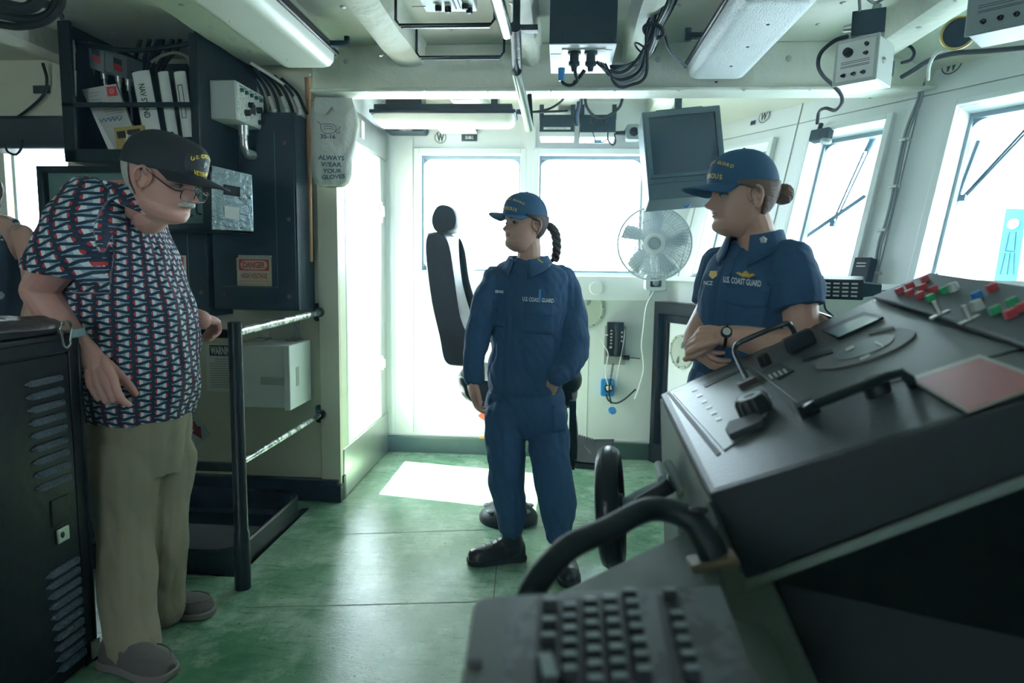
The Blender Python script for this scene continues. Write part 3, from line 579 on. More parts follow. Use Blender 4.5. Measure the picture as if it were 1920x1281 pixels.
# tall electrical cabinets
SL = 'slate'
def cabinet(name, x0, x1, y0, z0, z1, label, seamx, bolts):
    t = thing(name, label, 'electrical cabinet', V((x0 + x1) / 2, (y0 + YP) / 2, z0)); mb = MB()
    if z1 > 1.9: mb.box(x0, x1, y0 + .012, YP - .012, z0, 1.795); mb.box(RX1 + .005, x1, y0 + .012, YP - .012, 1.795, z1)
    else: mb.box(x0, x1, y0 + .012, YP - .012, z0, z1)
    part('housing', mb, SL, t)
    mb = MB(); mb.box(x0 + .004, x1 - .008, y0, y0 + .012, z0 + .006, min(z1, 1.795) - .008)
    if z1 > 1.9: mb.box(RX1 + .006, x1 - .008, y0, y0 + .012, 1.787, z1 - .008)
    part('cover_plate', mb, SL, t)
    mb = MB(); mb.box(seamx, seamx + .003, y0 - .0012, y0, z0 + .12, z1 - .1); mb.box(seamx - .3 if seamx - .3 > x0 else x0 + .02, seamx, y0 - .0012, y0, z0 + .12, z0 + .1225); part('door_seam', mb, mat('seam_edge', (.10, .16, .16), .4), t)
    for px, py in bolts: p = PY(px, py, y0); mb = MB(); mb.lathe(p, V(0, -1, 0), [(.012, 0), (.011, .004), (.007, .007), (0, .008)], 14); part('cover_bolt', mb, mat('rusty_bolt', (.10, .06, .045), .6) if 'rust' not in M else M['rust'], t); M['rust'] = D.materials['rusty_bolt']
    return t
czb_ = PX(560, 583, -1.36).z; czt = PX(560, 215, -1.36).z
XM = PY(399, 500, 3.46).x
CABR = cabinet('electrical_cabinet', XM, -1.36, 3.46, czb_, czt, 'tall dark slate electrical cabinet with a full danger sign on its front', PY(517, 400, 3.46).x, [(421, 552), (542, 556), (541, 412), (533, 268)])
CABL = cabinet('electrical_cabinet', -2.28, XM - .022, 3.44, czb_ - .04, 1.795, 'dark electrical cabinet behind the person in printed shirt, its danger sign half hidden', PY(352, 480, 3.44).x, [(377, 549), (330, 556)])
def danger(cx, cz, y, label, parent_lines=True):
    t = thing('danger_sign', label, 'warning sign', V(cx, y, cz - .08)); F_ = V(cx, y, cz); R_ = V(1, 0, 0); U = V(0, 0, 1)
    mb = MB(); mb.cbox(F_ + V(0, -.002, 0), V(.185, 0, 0), V(0, .003, 0), V(0, 0, .145)); part('plate', mb, mat('aged_cream_plate', (.66, .60, .44), .45), t, bevel=.001)
    mb = MB(); mb.prism([F_ + V(x, -.0037, z + .036) for x, z in rrect(.16, .058, .006)], V(0, -.0006, 0)); part('header', mb, 'red', t)
    mb = MB(); mb.prism([F_ + V(x, -.0044, z + .036) for x, z in rrect(.142, .046, .022)], V(0, -.0005, 0)); mb2 = MB(); part('oval', mb, M['aged'] if 'aged' in M else D.materials['aged_cream_plate'], t)
    text('DANGER', F_ + V(0, -.0052, .036), R_, U, .042, 'red', t, width=.118, bold=.035, name='danger_lettering')
    text('HIGH VOLTAGE', F_ + V(0, -.0042, -.020), R_, U, .034, 'red', t, width=.138, bold=.03, name='voltage_lettering')
    mb = MB()
    for z in (-.048, -.0655): mb.box(cx - .08, cx + .08, y - .0042, y - .0036, cz + z, cz + z + .0015)
    part('rule_line', mb, 'red', t)
    mb = MB()
    for sx in (-.084, .084):
        for sz in (-.064, .064): mb.lathe(V(cx + sx, y - .0036, cz + sz), V(0, -1, 0), [(.0035, 0), (0, .001)], 10)
    part('rivet', mb, 'steel', t)
    return t
c = PY(477, 510, 3.458); danger(c.x, c.z, 3.458, 'tan and red DANGER HIGH VOLTAGE sign in full view on the dark cabinet')
c = PY(318, 505, 3.438); danger(c.x, c.z, 3.438, 'DANGER sign mostly hidden behind the printed shirt, only its last letter showing')
mb = MB(); c = PY(478, 481, 3.458); mb.cbox(c, V(.178, 0, 0), V(0, .002, 0), V(0, 0, .012)); ls = thing('label_strip', 'thin white printed strip above the full danger sign', 'label', c); part('strip', mb, 'paper', ls)
text('DO NOT REMOVE COVER WITHOUT APPROVAL', c + V(0, -.0012, 0), V(1, 0, 0), V(0, 0, 1), .010, 'ink', ls, width=.165)
# instrument box with open metal door
bx = thing('instrument_box', 'black instrument box with a shiny metal door standing open, under the binder rack', 'instrument box', V(-1.95, 3.25, 1.47))
bz0, bz1 = PY(395, 431, 3.02).z, PY(395, 312, 3.02).z; bx1 = PY(395, 370, 3.02).x
mb = MB(); X0b = -2.40
mb.box(X0b, bx1, 3.05, 3.42, bz0, bz0 + .01); mb.box(X0b, bx1, 3.05, 3.42, bz1 - .01, bz1); mb.box(X0b, X0b + .01, 3.05, 3.42, bz0, bz1); mb.box(bx1 - .01, bx1, 3.05, 3.42, bz0, bz1); mb.box(X0b, bx1, 3.40, 3.42, bz0, bz1)
mb.box(X0b, bx1, 3.02, 3.05, bz0, bz0 + .028); mb.box(X0b, bx1, 3.02, 3.05, bz1 - .028, bz1); mb.box(X0b, X0b + .03, 3.02, 3.05, bz0, bz1); mb.box(bx1 - .04, bx1, 3.02, 3.05, bz0, bz1); part('housing', mb, 'railblk', bx, bevel=.003)
mb = MB(); mb.box(X0b + .03, bx1 - .04, 3.055, 3.065, bz0 + .028, bz1 - .028); part('inner_panel', mb, mat('instrument_green', (.10, .19, .17), .45), bx)
mb = MB(); a = PY(368, 372, 3.04); mb.tube([a, PY(369, 398, 3.04), PY(378, 402, 3.04)], .004, 8, smooth=3); part('hook', mb, 'railblk', bx)
mb = MB(); mb.tube([PY(345, 404, 3.04), PY(354, 400, 3.04), PY(362, 404, 3.04), PY(350, 408, 3.04)], .004, 8, closed=True); part('chain_link', mb, 'railblk', bx)
dq = [PY(398, 312, 3.02), PX(472, 328, PY(472, 328, 3.16).x), None, None]
A_ = PY(397, 310, 3.02); B_ = PY(397, 431, 3.02); C_ = PY(474, 328, 3.14); D_ = PY(474, 434, 3.14); C_.x = D_.x = (C_.x + D_.x) / 2
Nd = (C_ - A_).cross(V(0, 0, 1)).normalized(); Nd = Nd if Nd.y < 0 else -Nd
M['scraped'] = mat('scraped_bright_steel', (.42, .52, .55), .22, .8, bump=.35, bscale=45, var=.25, vscale=14)
mb = MB(); mb.prism([A_, C_, D_, B_], -Nd * .01); dr = part('door', mb, 'scraped', bx, bevel=.002, label='shiny scraped steel door')
def on(u, v, d=0): return (A_ * (1 - u) + C_ * u) * (1 - v) + (B_ * (1 - u) + D_ * u) * v + Nd * d
mb = MB()
for u0, u1, v0, v1 in ((.28, .68, .26, .285), (.28, .68, .395, .42), (.28, .31, .26, .42), (.65, .68, .26, .42)): mb.prism([on(u0, v0), on(u1, v0), on(u1, v1), on(u0, v1)], Nd * .006)
part('handle_rim', mb, 'railblk', dr)
mb = MB(); mb.prism([on(.30, .275, .0005), on(.66, .275, .0005), on(.66, .41, .0005), on(.30, .41, .0005)], Nd * .001); part('handle_recess', mb, 'ink', dr)
mb = MB(); mb.prism([on(.30, .60, .0005), on(.66, .61, .0005), on(.66, .82, .0005), on(.30, .80, .0005)], Nd * .001); pp = part('paper_label', mb, 'paper', dr)
# wooden pole and hanging work bag
mb = MB(); a = PY(577, 146, 3.62); b = PY(583, 491, 3.66); mb.tube([a, a * .5 + b * .5, b], .0125, 14); ps = thing('wooden_pole', 'long thin varnished wooden pole standing against the cream wall', 'pole', b); part('shaft', mb, 'wood', ps)
mb = MB(); mb.cyl(a + V(0, -.001, .0), a - V(0, 0, .11), .0165, .0145, 14); part('grip_sleeve', mb, mat('orange_brown_grip', (.40, .20, .09), .45), ps)
bag = thing('work_bag', 'off-white canvas glove bag lettered ALWAYS WEAR YOUR GLOVES, hung from a hook', 'bag', PY(625, 350, 3.60))
M['canvas'] = mat('worn_canvas', (.52, .53, .48), .85, bump=.5, bscale=50, var=.12, vscale=6)
yb_ = 3.60; outl = [(625, 175, 12, .012), (625, 190, 36, .02), (625, 210, 43, .03), (628, 235, 44, .045), (626, 265, 41, .05), (622, 300, 38, .05), (622, 330, 37, .045), (622, 344, 32, .03), (622, 350, 22, .01)]
rings = []
ys = [o_[1] for o_ in outl]
for yy in np.linspace(175, 350, 30):
    cx_ = np.interp(yy, ys, [o_[0] for o_ in outl]); hw = np.interp(yy, ys, [o_[2] for o_ in outl]); dp = np.interp(yy, ys, [o_[3] for o_ in outl]); c = PY(cx_, yy, yb_); hx = hw / 1280 * 3.7; ring_ = []
    for i in range(36):
        a = 2 * math.pi * i / 36; fx = math.copysign(abs(math.cos(a)) ** .7, math.cos(a)); fy = math.copysign(abs(math.sin(a)) ** .8, math.sin(a)); q = noise.noise(V(fx * 2.2, yy * .03, fy * 2)) * .014 + .004 * math.sin(fx * 9 + yy * .05)
        ring_.append(c + V(hx * fx, dp * fy + q, q * .4))
    rings.append(ring_)
mb = MB(); mb.loft(rings); sack = part('sack', mb, 'canvas', bag, sharp=60)
def bvh_of(*mbs):
    v = []; f = []
    for m_ in mbs: o = len(v); v += m_.v; f += [[o + i for i in q] for q in m_.f]
    return BVHTree.FromPolygons(v, f)
def drape(mb, bvh, direction, off=.0015, dist=1.0):
    d = Vector(direction).normalized(); out = MB(); keep = []
    for p in mb.v:
        h = bvh.ray_cast(p - d * dist, d); keep.append(h[0] - d * off if h[0] is not None else None)
    fs = [f for f in mb.f if all(keep[i] is not None for i in f)]; out.v = [k if k is not None else Vector() for k in keep]; out.f = [list(f) for f in fs]; return out
sb = bvh_of(mb); YD = V(0, 1, 0)
M['bagink'] = mat('faded_stencil_ink', (.05, .09, .12), .8)
def bagtext(s, px, py, wpx, hpx, rot=0):
    c = PY(px, py, yb_ - .2); k = (3.4) / 1280; R_ = V(math.cos(rot), 0, math.sin(rot)); U = V(-math.sin(rot), 0, math.cos(rot)); t = text_mb(s, c, R_, U, hpx * k * 1.38, wpx * k, .03); part('lettering', drape(t, sb, PY(px, py, 3.6) - EYE, .002), 'bagink', bag)
bagtext('ALWAYS', 621, 296, 52, 8.5, -.03); bagtext('WEAR', 621, 308.5, 42, 8.5, -.02); bagtext('YOUR', 623, 320.5, 38, 8); bagtext('GLOVES', 625, 331.5, 47, 8, .06); bagtext('35-16', 615, 256, 30, 8, -.02)
def bagcurve(pts, r=.0014):
    mb = MB(); P = [PY(px, py, 3.4) for px, py in pts]; mb.tube(P, r, 5, smooth=4); return drape(mb, sb, V(.0, 1, 0), .0015)
dv = PY(615, 240, 3.6) - EYE
mbs = MB()
def flat_curve(pts, wdt, bvh=None):
    P, _ = catmull([PY(px, py, 3.4) for px, py in pts], 5); m_ = MB()
    for i in range(len(P) - 1):
        d = (P[i + 1] - P[i]).normalized(); n_ = V(-d.z, 0, d.x) * wdt; m_.add([P[i] - n_, P[i + 1] - n_, P[i + 1] + n_, P[i] + n_], [(0, 1, 2, 3)])
    return m_
m1 = MB()
for pts in ([(593, 227), (600, 232), (601, 242), (607, 249), (618, 251), (628, 248), (631, 240), (626, 234), (614, 232), (602, 233)], [(606, 238), (615, 236), (626, 239)], [(606, 243), (616, 241), (627, 243)], [(628, 246), (634, 244), (640, 237)], [(630, 249), (636, 250), (639, 246)]):
    c_ = flat_curve(pts, .0016); m1.add(c_.v, c_.f)
part('printed_emblem', drape(m1, sb, dv, .0015), 'bagink', bag)
mb = MB(); h = PY(618, 168, 3.60); mb.tube([PY(617, 142, 3.63), PY(617, 160, 3.61), PY(613, 170, 3.60), PY(618, 177, 3.60), PY(624, 170, 3.60), PY(621, 163, 3.60)], .0035, 8, smooth=4); part('snap_hook', mb, 'chrome', bag)
mb = MB(); P = [PY(px, py, 3.545) for px, py in [(588, 186), (594, 182), (660, 184), (664, 200), (650, 214), (634, 212), (622, 200), (610, 214), (590, 210)]]; mb.prism(P, V(0, .004, 0)); part('flap', mb, 'canvas', bag)
# railing
rl = thing('stair_railing', 'dark painted pipe railing beside the stair opening held by the person in printed shirt', 'railing', V(-1.30, 2.63, 0))
PXr, PYr = -1.295, 2.63
zt = PY(430, 603, PYr).z; zu = PX(597, 587, -1.32).z; zl = .505
mb = MB(); mb.lathe(V(PXr, PYr, 0), V(0, 0, 1), [(.033, 0), (.033, .24), (.028, .25), (.027, zt - .004), (.022, zt), (0, zt)], 20); part('post', mb, 'railblk', rl)
M['worn_rail'] = mat('rubbed_steel_rail', (.10, .13, .13), .25, .6, bump=.3, bscale=30, wear=(.5, .53, .53), wscale=14, wth=.48)
mb = MB(); mb.cyl(V(PXr, PYr, zt - .045), V(-1.33, YP - .03, zu), .018, .018, 16); part('top_rail', mb, 'worn_rail', rl)
mb = MB(); mb.cyl(V(PXr, PYr, .53), V(-1.335, YP - .03, .50), .014, .014, 16); part('mid_rail', mb, 'worn_rail', rl)
mb = MB(); mb.cyl(V(PXr, PYr, zt - .05), V(-2.3, PYr, zt - .05), .018, .018, 16); part('top_rail', mb, 'railblk', rl)
mb = MB(); mb.box(-2.3, PXr, PYr - .01, PYr + .01, .50, .535); part('mid_rail', mb, 'railblk', rl)
mb = MB(); mb.lathe(V(-2.3, PYr, 0), V(0, 0, 1), [(.03, 0), (.027, .2), (.027, zt - .03), (0, zt - .03)], 16); part('post', mb, 'railblk', rl)
for z in (zu, .50): mb = MB(); mb.prism([V(-1.33 + x, YP - .001, z + y) for x, y in rrect(.075, .10, .014)], V(0, -.018, 0)); mb.cyl(V(-1.33, YP - .018, z), V(-1.33, YP - .055, z), .028, .024, 16); part('wall_flange', mb, 'railblk', rl, bevel=.003)
# white cabinet on the partition wall
wb = thing('wall_cabinet', 'white metal wall cabinet hung on two brackets behind the railing', 'wall cabinet', V(-1.55, 3.55, .59))
wx1 = -1.385; wy = 3.405; wz0, wz1 = .585, .925; wx0 = PY(434, 700, wy).x
mb = MB(); mb.box(wx0, wx1 - .035, wy, YP - .03, wz0 + .01, wz1 - .005); part('body', mb, 'white', wb, bevel=.004)
mb = MB(); mb.box(wx1 - .033, wx1, wy - .012, YP - .028, wz0, wz1); part('lid', mb, 'white', wb, bevel=.004)
mb = MB(); mb.box(wx1 - .16, wx1 - .034, wy - .006, wy, .72, .755); mb.tube([V(wx1 - .14, wy - .008, .735), V(wx1 - .12, wy - .012, .742), V(wx1 - .10, wy - .008, .735)], .003, 8); part('hasp', mb, 'ltgrey', wb, bevel=.002)
mb = MB(); mb.box(wx1, wx1 + .0015, wy + .07, wy + .11, .70, .80); part('label_plate', mb, 'ltgrey', wb)
for px in (500, 558):
    p = PY(px, 622, YP - .002); mb = MB(); mb.box(p.x - .022, p.x + .022, YP - .008, YP - .001, .93, 1.035); mb.box(p.x - .034, p.x + .034, YP - .10, YP - .008, wz1 - .004, wz1 + .006); mb.lathe(V(p.x, YP - .008, 1.00), V(0, -1, 0), [(.010, 0), (.008, .006), (0, .007)], 12); part('bracket', mb, 'steel', wb, bevel=.002)
# warning paper and arrow sticker
wp = thing('warning_notice', 'white WARNING notice sheet on the cream wall, half behind the post', 'notice', PY(405, 735, YP - .002)); c0 = PY(385, 645, YP - .002); c1 = PY(445, 735, YP - .002)
mb = MB(); mb.box(c0.x, c1.x, YP - .002, YP - .0008, c1.z, c0.z); part('sheet', mb, 'paper', wp)
mb = MB(); c2 = PY(393, 647, YP); c3 = PY(440, 668, YP); mb.box(c2.x, c3.x, YP - .0032, YP - .002, c3.z, c2.z); part('header', mb, 'ink', wp)
text('WARNING', V((c2.x + c3.x) / 2, YP - .0036, (c2.z + c3.z) / 2), V(1, 0, 0), V(0, 0, 1), .062, 'paper', wp, width=(c3.x - c2.x) * .92, bold=.04)
mb = MB()
for k in range(13):
    z = c3.z - .02 - k * .0135; mb.box(c2.x + (.03 if k < 2 else 0), c3.x - (.02 if k % 3 else .005), YP - .0032, YP - .002, z, z + .003)
part('text_line', mb, 'ptx', wp)
ar = thing('arrow_sticker', 'white sticker with a red arrow pointing down right, low on the cream wall', 'sticker', PY(372, 830, YP - .002))
mb = MB(); mb.prism([PY(px, py, YP - .001) for px, py in [(340, 775), (361, 762), (396, 815), (368, 838)]], V(0, -.001, 0)); part('backing', mb, mat('pale_sticker', (.42, .50, .48), .5), ar)
M['dred'] = mat('dull_red_print', (.22, .015, .02), .5)
mb = MB(); mb.prism([PY(px, py, YP - .002) for px, py in [(348, 767), (362, 772), (357, 776), (363, 786), (352, 791), (347, 778)]], V(0, -.0008, 0)); mb.prism([PY(px, py, YP - .002) for px, py in [(354, 794), (364, 789), (371, 800), (376, 799), (379, 824), (360, 812), (364, 808)]], V(0, -.0008, 0)); part('arrow', mb, 'dred', ar)
# ================= CEILING AND BACK / RIGHT WALL EQUIPMENT =================
def lamp(x0, x1, y0, y1, zb, label, dm='glow', ch=.02):
    t = thing('ceiling_light', label, 'light fitting', V((x0 + x1) / 2, (y0 + y1) / 2, zb)); mb = MB(); mb.box(x0 - .012, x1 + .012, y0 - .012, y1 + .012, zb + .062, zb + .085); mb.box(x0 + .01, x1 - .01, y0 + .01, y1 - .01, zb + .085, zb + .12); part('housing', mb, 'black', t, bevel=.006)
    mb = MB(); cx, cy = (x0 + x1) / 2, (y0 + y1) / 2; w_, h_ = x1 - x0, y1 - y0
    mb.loft([[V(cx + x, cy + y, zb + dz) for x, y in rrect(w_ - 2 * i, h_ - 2 * i, max(.005, .03 - i * .3), 5)] for dz, i in ((.062, 0), (.03, .003), (.010, .016), (.002, .032), (0, .05))]); part('diffuser', mb, dm, t, sharp=50)
    return t
L1 = lamp(-1.29, -1.04, 2.05, 3.16, 2.225, 'long white-lensed light fitting on the ceiling at left, above the person in printed shirt')
for s_, (px, py) in enumerate([(432, 40), (491, 79), (539, 112), (580, 140)]): p = PZ(px, py, 2.225); mb = MB(); mb.lathe(p, V(0, 0, -1), [(.006, -.002), (.005, .002), (0, .003)], 10); part('screw', mb, 'steel', L1)
mb = MB(); mb.cyl(V(-1.16, 2.6, 2.34), V(-1.16, 2.6, 2.37), .03); mb.box(-1.02, -.94, 3.02, 3.05, 2.29, 2.31); mb.cyl(V(-.95, 3.035, 2.29), V(-.95, 3.035, 2.33), .012); part('clamp', mb, 'black', L1)
L3 = lamp(.575, .85, 2.42, 3.44, 2.24, 'clear ribbed light fitting on the ceiling at right, above the person with a bun', 'glow2')
for px, py in [(1440, 46), (1402, 88), (1371, 124), (1343, 154)]: p = PZ(px, py, 2.24); mb = MB(); mb.lathe(p, V(0, 0, -1), [(.008, -.002), (.006, .002), (0, .003)], 10); part('screw', mb, 'ink', L3)
mb = MB(); mb.box(.50, .57, 3.02, 3.05, 2.31, 2.33); mb.cyl(V(.51, 3.035, 2.30), V(.51, 3.035, 2.35), .014); part('clamp', mb, 'black', L3)
L2 = lamp(-1.157, -.30, 4.16, 4.36, 2.185, 'long light fitting across the ceiling in front of the left back window')
mb = MB(); mb.box(-1.08, -.86, 4.2, 4.34, 2.30, 2.37); mb.box(-.44, -.40, 4.2, 4.34, 2.30, 2.37); part('mount', mb, 'black', L2)
mb = MB(); mb.cyl(V(-.29, 4.26, 2.275), V(-.24, 4.26, 2.275), .016); mb.tube([V(-.25, 4.26, 2.275), V(-.12, 4.26, 2.275), V(.02, 4.26, 2.28)], .008, 8); part('gland', mb, 'black', L2)
mb = MB(); mb.tube([PY(1004, 210, 4.26), PY(1030, 204, 4.26), PY(1050, 192, 4.24), PY(1060, 180, 4.2)], .007, 8, smooth=5); solo('ceiling_cable', mb, 'rubber', 'black cable rising from the lamp end to the ceiling beam', 'cable')
# boxes under the middle lamp
s1 = thing('speaker_box', 'low dark box with a data plate under the middle ceiling lamp', 'box', PY(762, 250, 4.70)); a = PY(728, 233, 4.70); b = PY(800, 252, 4.70); mb = MB(); mb.prism([V((a.x + b.x) / 2 + x, 4.60, (a.z + b.z) / 2 + y) for x, y in rrect(b.x - a.x, a.z - b.z, .015)], V(0, .158, 0)); part('housing', mb, 'slate', s1, bevel=.004)
mb = MB(); c = PY(760, 241, 4.598); mb.cbox(c, V(.085, 0, 0), V(0, .003, 0), V(0, 0, .03)); part('data_plate', mb, M['printed'] if 'printed' in M else mat('etched_plate', (.35, .36, .34), .4, wear=(.02, .02, .02), wscale=160, wth=.5), s1)
mb = MB(); a = PY(827, 233, 4.70); b = PY(893, 250, 4.70); s2 = thing('radio_handset_box', 'small dark box with a white lower edge beside the round W sign', 'box', PY(860, 250, 4.7)); mb.box(a.x, b.x, 4.62, 4.758, b.z + .02, a.z); part('housing', mb, 'slate', s2, bevel=.003)
mb = MB(); mb.box(a.x - .005, b.x, 4.61, 4.757, b.z + .004, b.z + .0195); part('tray', mb, 'white', s2, bevel=.003)
mb = MB(); mb.box(a.x + .02, (a.x + b.x) / 2 + .01, 4.612, 4.62, b.z + .03, a.z - .012); part('window_panel', mb, 'greymetal', s2)
# W signs
def wsign(c, R_, U, r, label):
    R_ = Vector(R_).normalized(); U = Vector(U).normalized(); N_ = R_.cross(U); c = Vector(c); t = thing('watertight_sign', label, 'sign', c - U * r)
    mb = MB(); mb.cyl(c, c + N_ * .0008, r * 1.03, r * 1.03, 40); part('backing', mb, 'paper', t)
    mb = MB(); ring(mb, c + N_ * .001, N_, r * .88, r, 44); part('circle', mb, 'ink', t)
    text('W', c + N_ * .001, R_, U, r * 1.85, 'ink', t, width=r * 1.3, bold=.045); return t
X_, Z_ = V(1, 0, 0), V(0, 0, 1)
wsign(PY(826, 258, YB - .003), X_, Z_, .040, 'round W sign on the back wall above the left back window')
wsign(PY(1097, 258, YB - .003), X_, Z_, .040, 'round W sign half covered by the black connector box')
def onR(px, py, d=.0): return PP(px, py, C0 + V(0, 0, 1.29) - RW * d, RW)
wsign(onR(1433, 218, .005), RU, RV, .042, 'round W sign between the screen and the leaning front windows')
wsign(onR(1785, 121, .005), RU, RV, .047, 'large round W sign at upper right above the nearest window')
def nplate(c, R_, U, w_, h_, s, label):
    R_ = Vector(R_).normalized(); U = Vector(U).normalized(); N_ = R_.cross(U); t = thing('number_plate', label, 'plate', Vector(c) - U * h_ / 2); mb = MB(); mb.cbox(Vector(c), R_ * w_, U * h_, N_ * .003); part('plate', mb, 'ink', t, bevel=.001)
    if s: text(s, Vector(c) + N_ * .0018, R_, U, h_ * .62, 'paper', t, width=w_ * .5, bold=.02)
nplate(PY(880, 258, YB - .003), X_, Z_, .108, .048, '03-88-2', 'black plate numbered 03-88-2 beside the round W sign on the back wall')
nplate(onR(1652, 170, .005), RU, RV, .125, .058, '03-80-2', 'black number plate under the grey control box on the front wall')
nplate(onR(1412, 230, .005), RU, RV, .04, .026, '', 'small dark blue plate beside the round W sign near the screen')
# overhead chrome and black handrail
hr = thing('overhead_handrail', 'overhead grab rail of chrome pipe with a black middle section', 'handrail', PY(985, 240, 3.0))
def rail(p0, p1, y0, y1, r, m): mb = MB(); a = PY(*p0, y0); b = PY(*p1, y1); mb.cyl(a, b, r, r, 20); part('pipe_section', mb, m, hr)
rail((925, -30), (950, 62), 2.0, 2.58, .022, 'chrome'); rail((966, 50), (970, 140), 2.60, 2.98, .021, 'railblk'); rail((968, 134), (993, 240), 2.9, 3.38, .021, 'chrome')
mb = MB(); a = PY(996, 236, 3.37); mb.cyl(a, a + V(-.012, .02, .15), .011, .011, 12); part('stanchion', mb, 'railblk', hr); mb = MB(); a = PY(968, 60, 2.64); mb.box(a.x - .06, a.x + .08, a.y - .02, a.y + .02, a.z + .0, a.z + .02); mb.cyl(a, V(a.x, a.y, ZC - .09), .014, .014, 12); part('stanchion', mb, 'railblk', hr)
# bent conduit brackets on the ceiling
for (x0, x1, yt, yb2, lab) in ((742, 928, 8, 47, 'nearer bent black bar bracket on the ceiling, under the switch panel'), (781, 945, 72, 107, 'farther bent black bar bracket on the ceiling near the cross beam')):
    z = 2.305; p0, p1 = PZ(x0, yb2, z), PZ(x1, yb2, z); y_ = p0.y; mb = MB()
    mb.tube([V(p0.x, y_, 2.43), V(p0.x, y_, z + .02), V(p0.x + .015, y_, z), V(p1.x - .015, y_, z), V(p1.x, y_, z + .02), V(p1.x, y_, 2.43)], .006, 8)
    mb.box(p0.x + .02, p1.x - .02, y_ + .004, y_ + .02, z - .01, z + .004); solo('ceiling_bracket', mb, 'railblk', lab, 'bracket')
# switch panel at top
sp = thing('switch_panel', 'white switch panel with toggles and knobs on the ceiling at top centre', 'switch panel', PZ(835, 18, 2.30)); a = PZ(772, -25, 2.29); b = PZ(895, 22, 2.29); mb = MB(); mb.box(a.x, b.x, a.y - .02, b.y, 2.29, 2.42); part('housing', mb, 'ltgrey', sp, bevel=.004)
for k, (px, py) in enumerate([(822, 12), (840, 14), (872, 8), (880, 16)]): p = PZ(px, py, 2.29); mb = MB(); mb.lathe(p, V(0, 0, -1), [(.012, 0), (.012, .014), (.008, .018), (0, .018)], 14); part('knob', mb, 'blackp', sp)
mb = MB()
for px, py, w_, h_ in ((785, 12, .05, .004), (817, 5, .018, .012), (838, 5, .018, .012), (852, 8, .006, .09), (860, 6, .004, .1), (868, 6, .004, .1), (878, 10, .02, .006)): p = PZ(px, py, 2.2895); mb = MB(); mb.box(p.x - w_ / 2, p.x + w_ / 2, p.y - h_ / 2, p.y + h_ / 2, 2.2885, 2.2898); part('panel_marking', mb, 'ink', sp)
# black box with two connectors
bb = thing('antenna_coupler', 'black box with a bright underside and two plugged connectors hung from the ceiling', 'electronics box', PZ(1092, 100, 2.13)); a = PZ(1030, 84, 2.20); b = PZ(1156, 84, 2.20); yf = a.y
# front face spans pixel rows 8..84, underside shows below it
mb = MB(); zt_ = PY(1092, 6, yf).z; zt_ = min(zt_, ZC); mb.box(a.x, b.x, yf, yf + .40, 2.205, 2.43); part('housing', mb, 'slate', bb, bevel=.003)
mb = MB(); mb.hexa([V(a.x, yf + .0, 2.204), V(b.x, yf + .0, 2.204), V(b.x, yf + .40, 2.204), V(a.x, yf + .40, 2.204), V(a.x, yf, 2.2), V(b.x, yf, 2.2), V(b.x, yf + .40, 2.2), V(a.x, yf + .40, 2.2)]); part('bottom_plate', mb, 'white', bb)
mb = MB(); p = PZ(1093, 104, 2.2); mb.box(p.x - .085, p.x + .085, p.y - .09, p.y + .09, 2.196, 2.2); part('connector_plate', mb, 'ltgrey', bb, bevel=.001)
for px in (1077, 1108):
    p = PZ(px, 98, 2.196); mb = MB(); mb.lathe(p, V(0, 0, -1), [(.026, 0), (.026, .008), (.018, .010), (.018, .035), (.022, .037), (.022, .05), (.013, .055), (.009, .075), (0, .075)], 18); part('connector', mb, 'blackp', bb)
mb = MB(); p = PZ(1042, 106, 2.199); mb.box(p.x - .02, p.x + .02, p.y - .03, p.y + .03, 2.1985, 2.2); p = PZ(1137, 95, 2.199); mb.box(p.x - .022, p.x + .022, p.y - .01, p.y + .01, 2.1985, 2.2); part('label_plate', mb, 'greymetal', bb)
def cable(name, pts, r, m, label, cat='cable', group=None, sm=6): mb = MB(); mb.tube([PY(*p) for p in pts], r, 8, smooth=sm); return solo(name, mb, m, label, cat, group)
cable('connector_cable', [(1077, 118, 2.80), (1079, 140, 2.80), (1082, 152, 2.82), (1070, 160, 2.82), (1056, 156, 2.82), (1053, 142, 2.82)], .0065, 'rubber', 'short black cable looping under the left connector of the ceiling box')
cable('connector_cable', [(1096, 132, 2.86), (1086, 146, 2.86), (1076, 156, 2.86)], .008, 'rubber', 'thick stub cable behind the connectors of the ceiling box')
mb = MB(); a = PY(1053, 128, 2.82); b = PY(1052, 152, 2.82); mb.cyl(a, b, .014, .011, 12); solo('cable_plug', mb, 'blue', 'bright blue plug end dangling under the black ceiling box', 'plug')
gc = 'cables swagged from the ceiling box to the bundle'
mgrey = mat('grey_cable', (.18, .20, .21), .4); mblue = mat('blue_cable', (.02, .07, .22), .4)
for k, (sag, m_) in enumerate([(132, 'rubber'), (140, mgrey), (146, 'rubber'), (152, mgrey), (160, 'rubber')]):
    s = 1118 + 4 * k; cable('ceiling_cable', [(s, 116 + k, 2.9), (s + 22, sag, 2.9), (s + 50, sag + 3 - k, 2.92), (s + 78, sag - 22, 2.9), (1222 - 2 * k, 60 - 4 * k, 2.85), (1232 + 5 * k, 10, 2.8), (1240 + 5 * k, -25, 2.75)], .0065, m_, '%s cable swagging right from the ceiling box up into the bundle' % ['topmost', 'second highest', 'middle', 'second lowest', 'lowest'][k], 'cable', gc)
gb = 'loose cables of the hanging bundle'
random.seed(21)
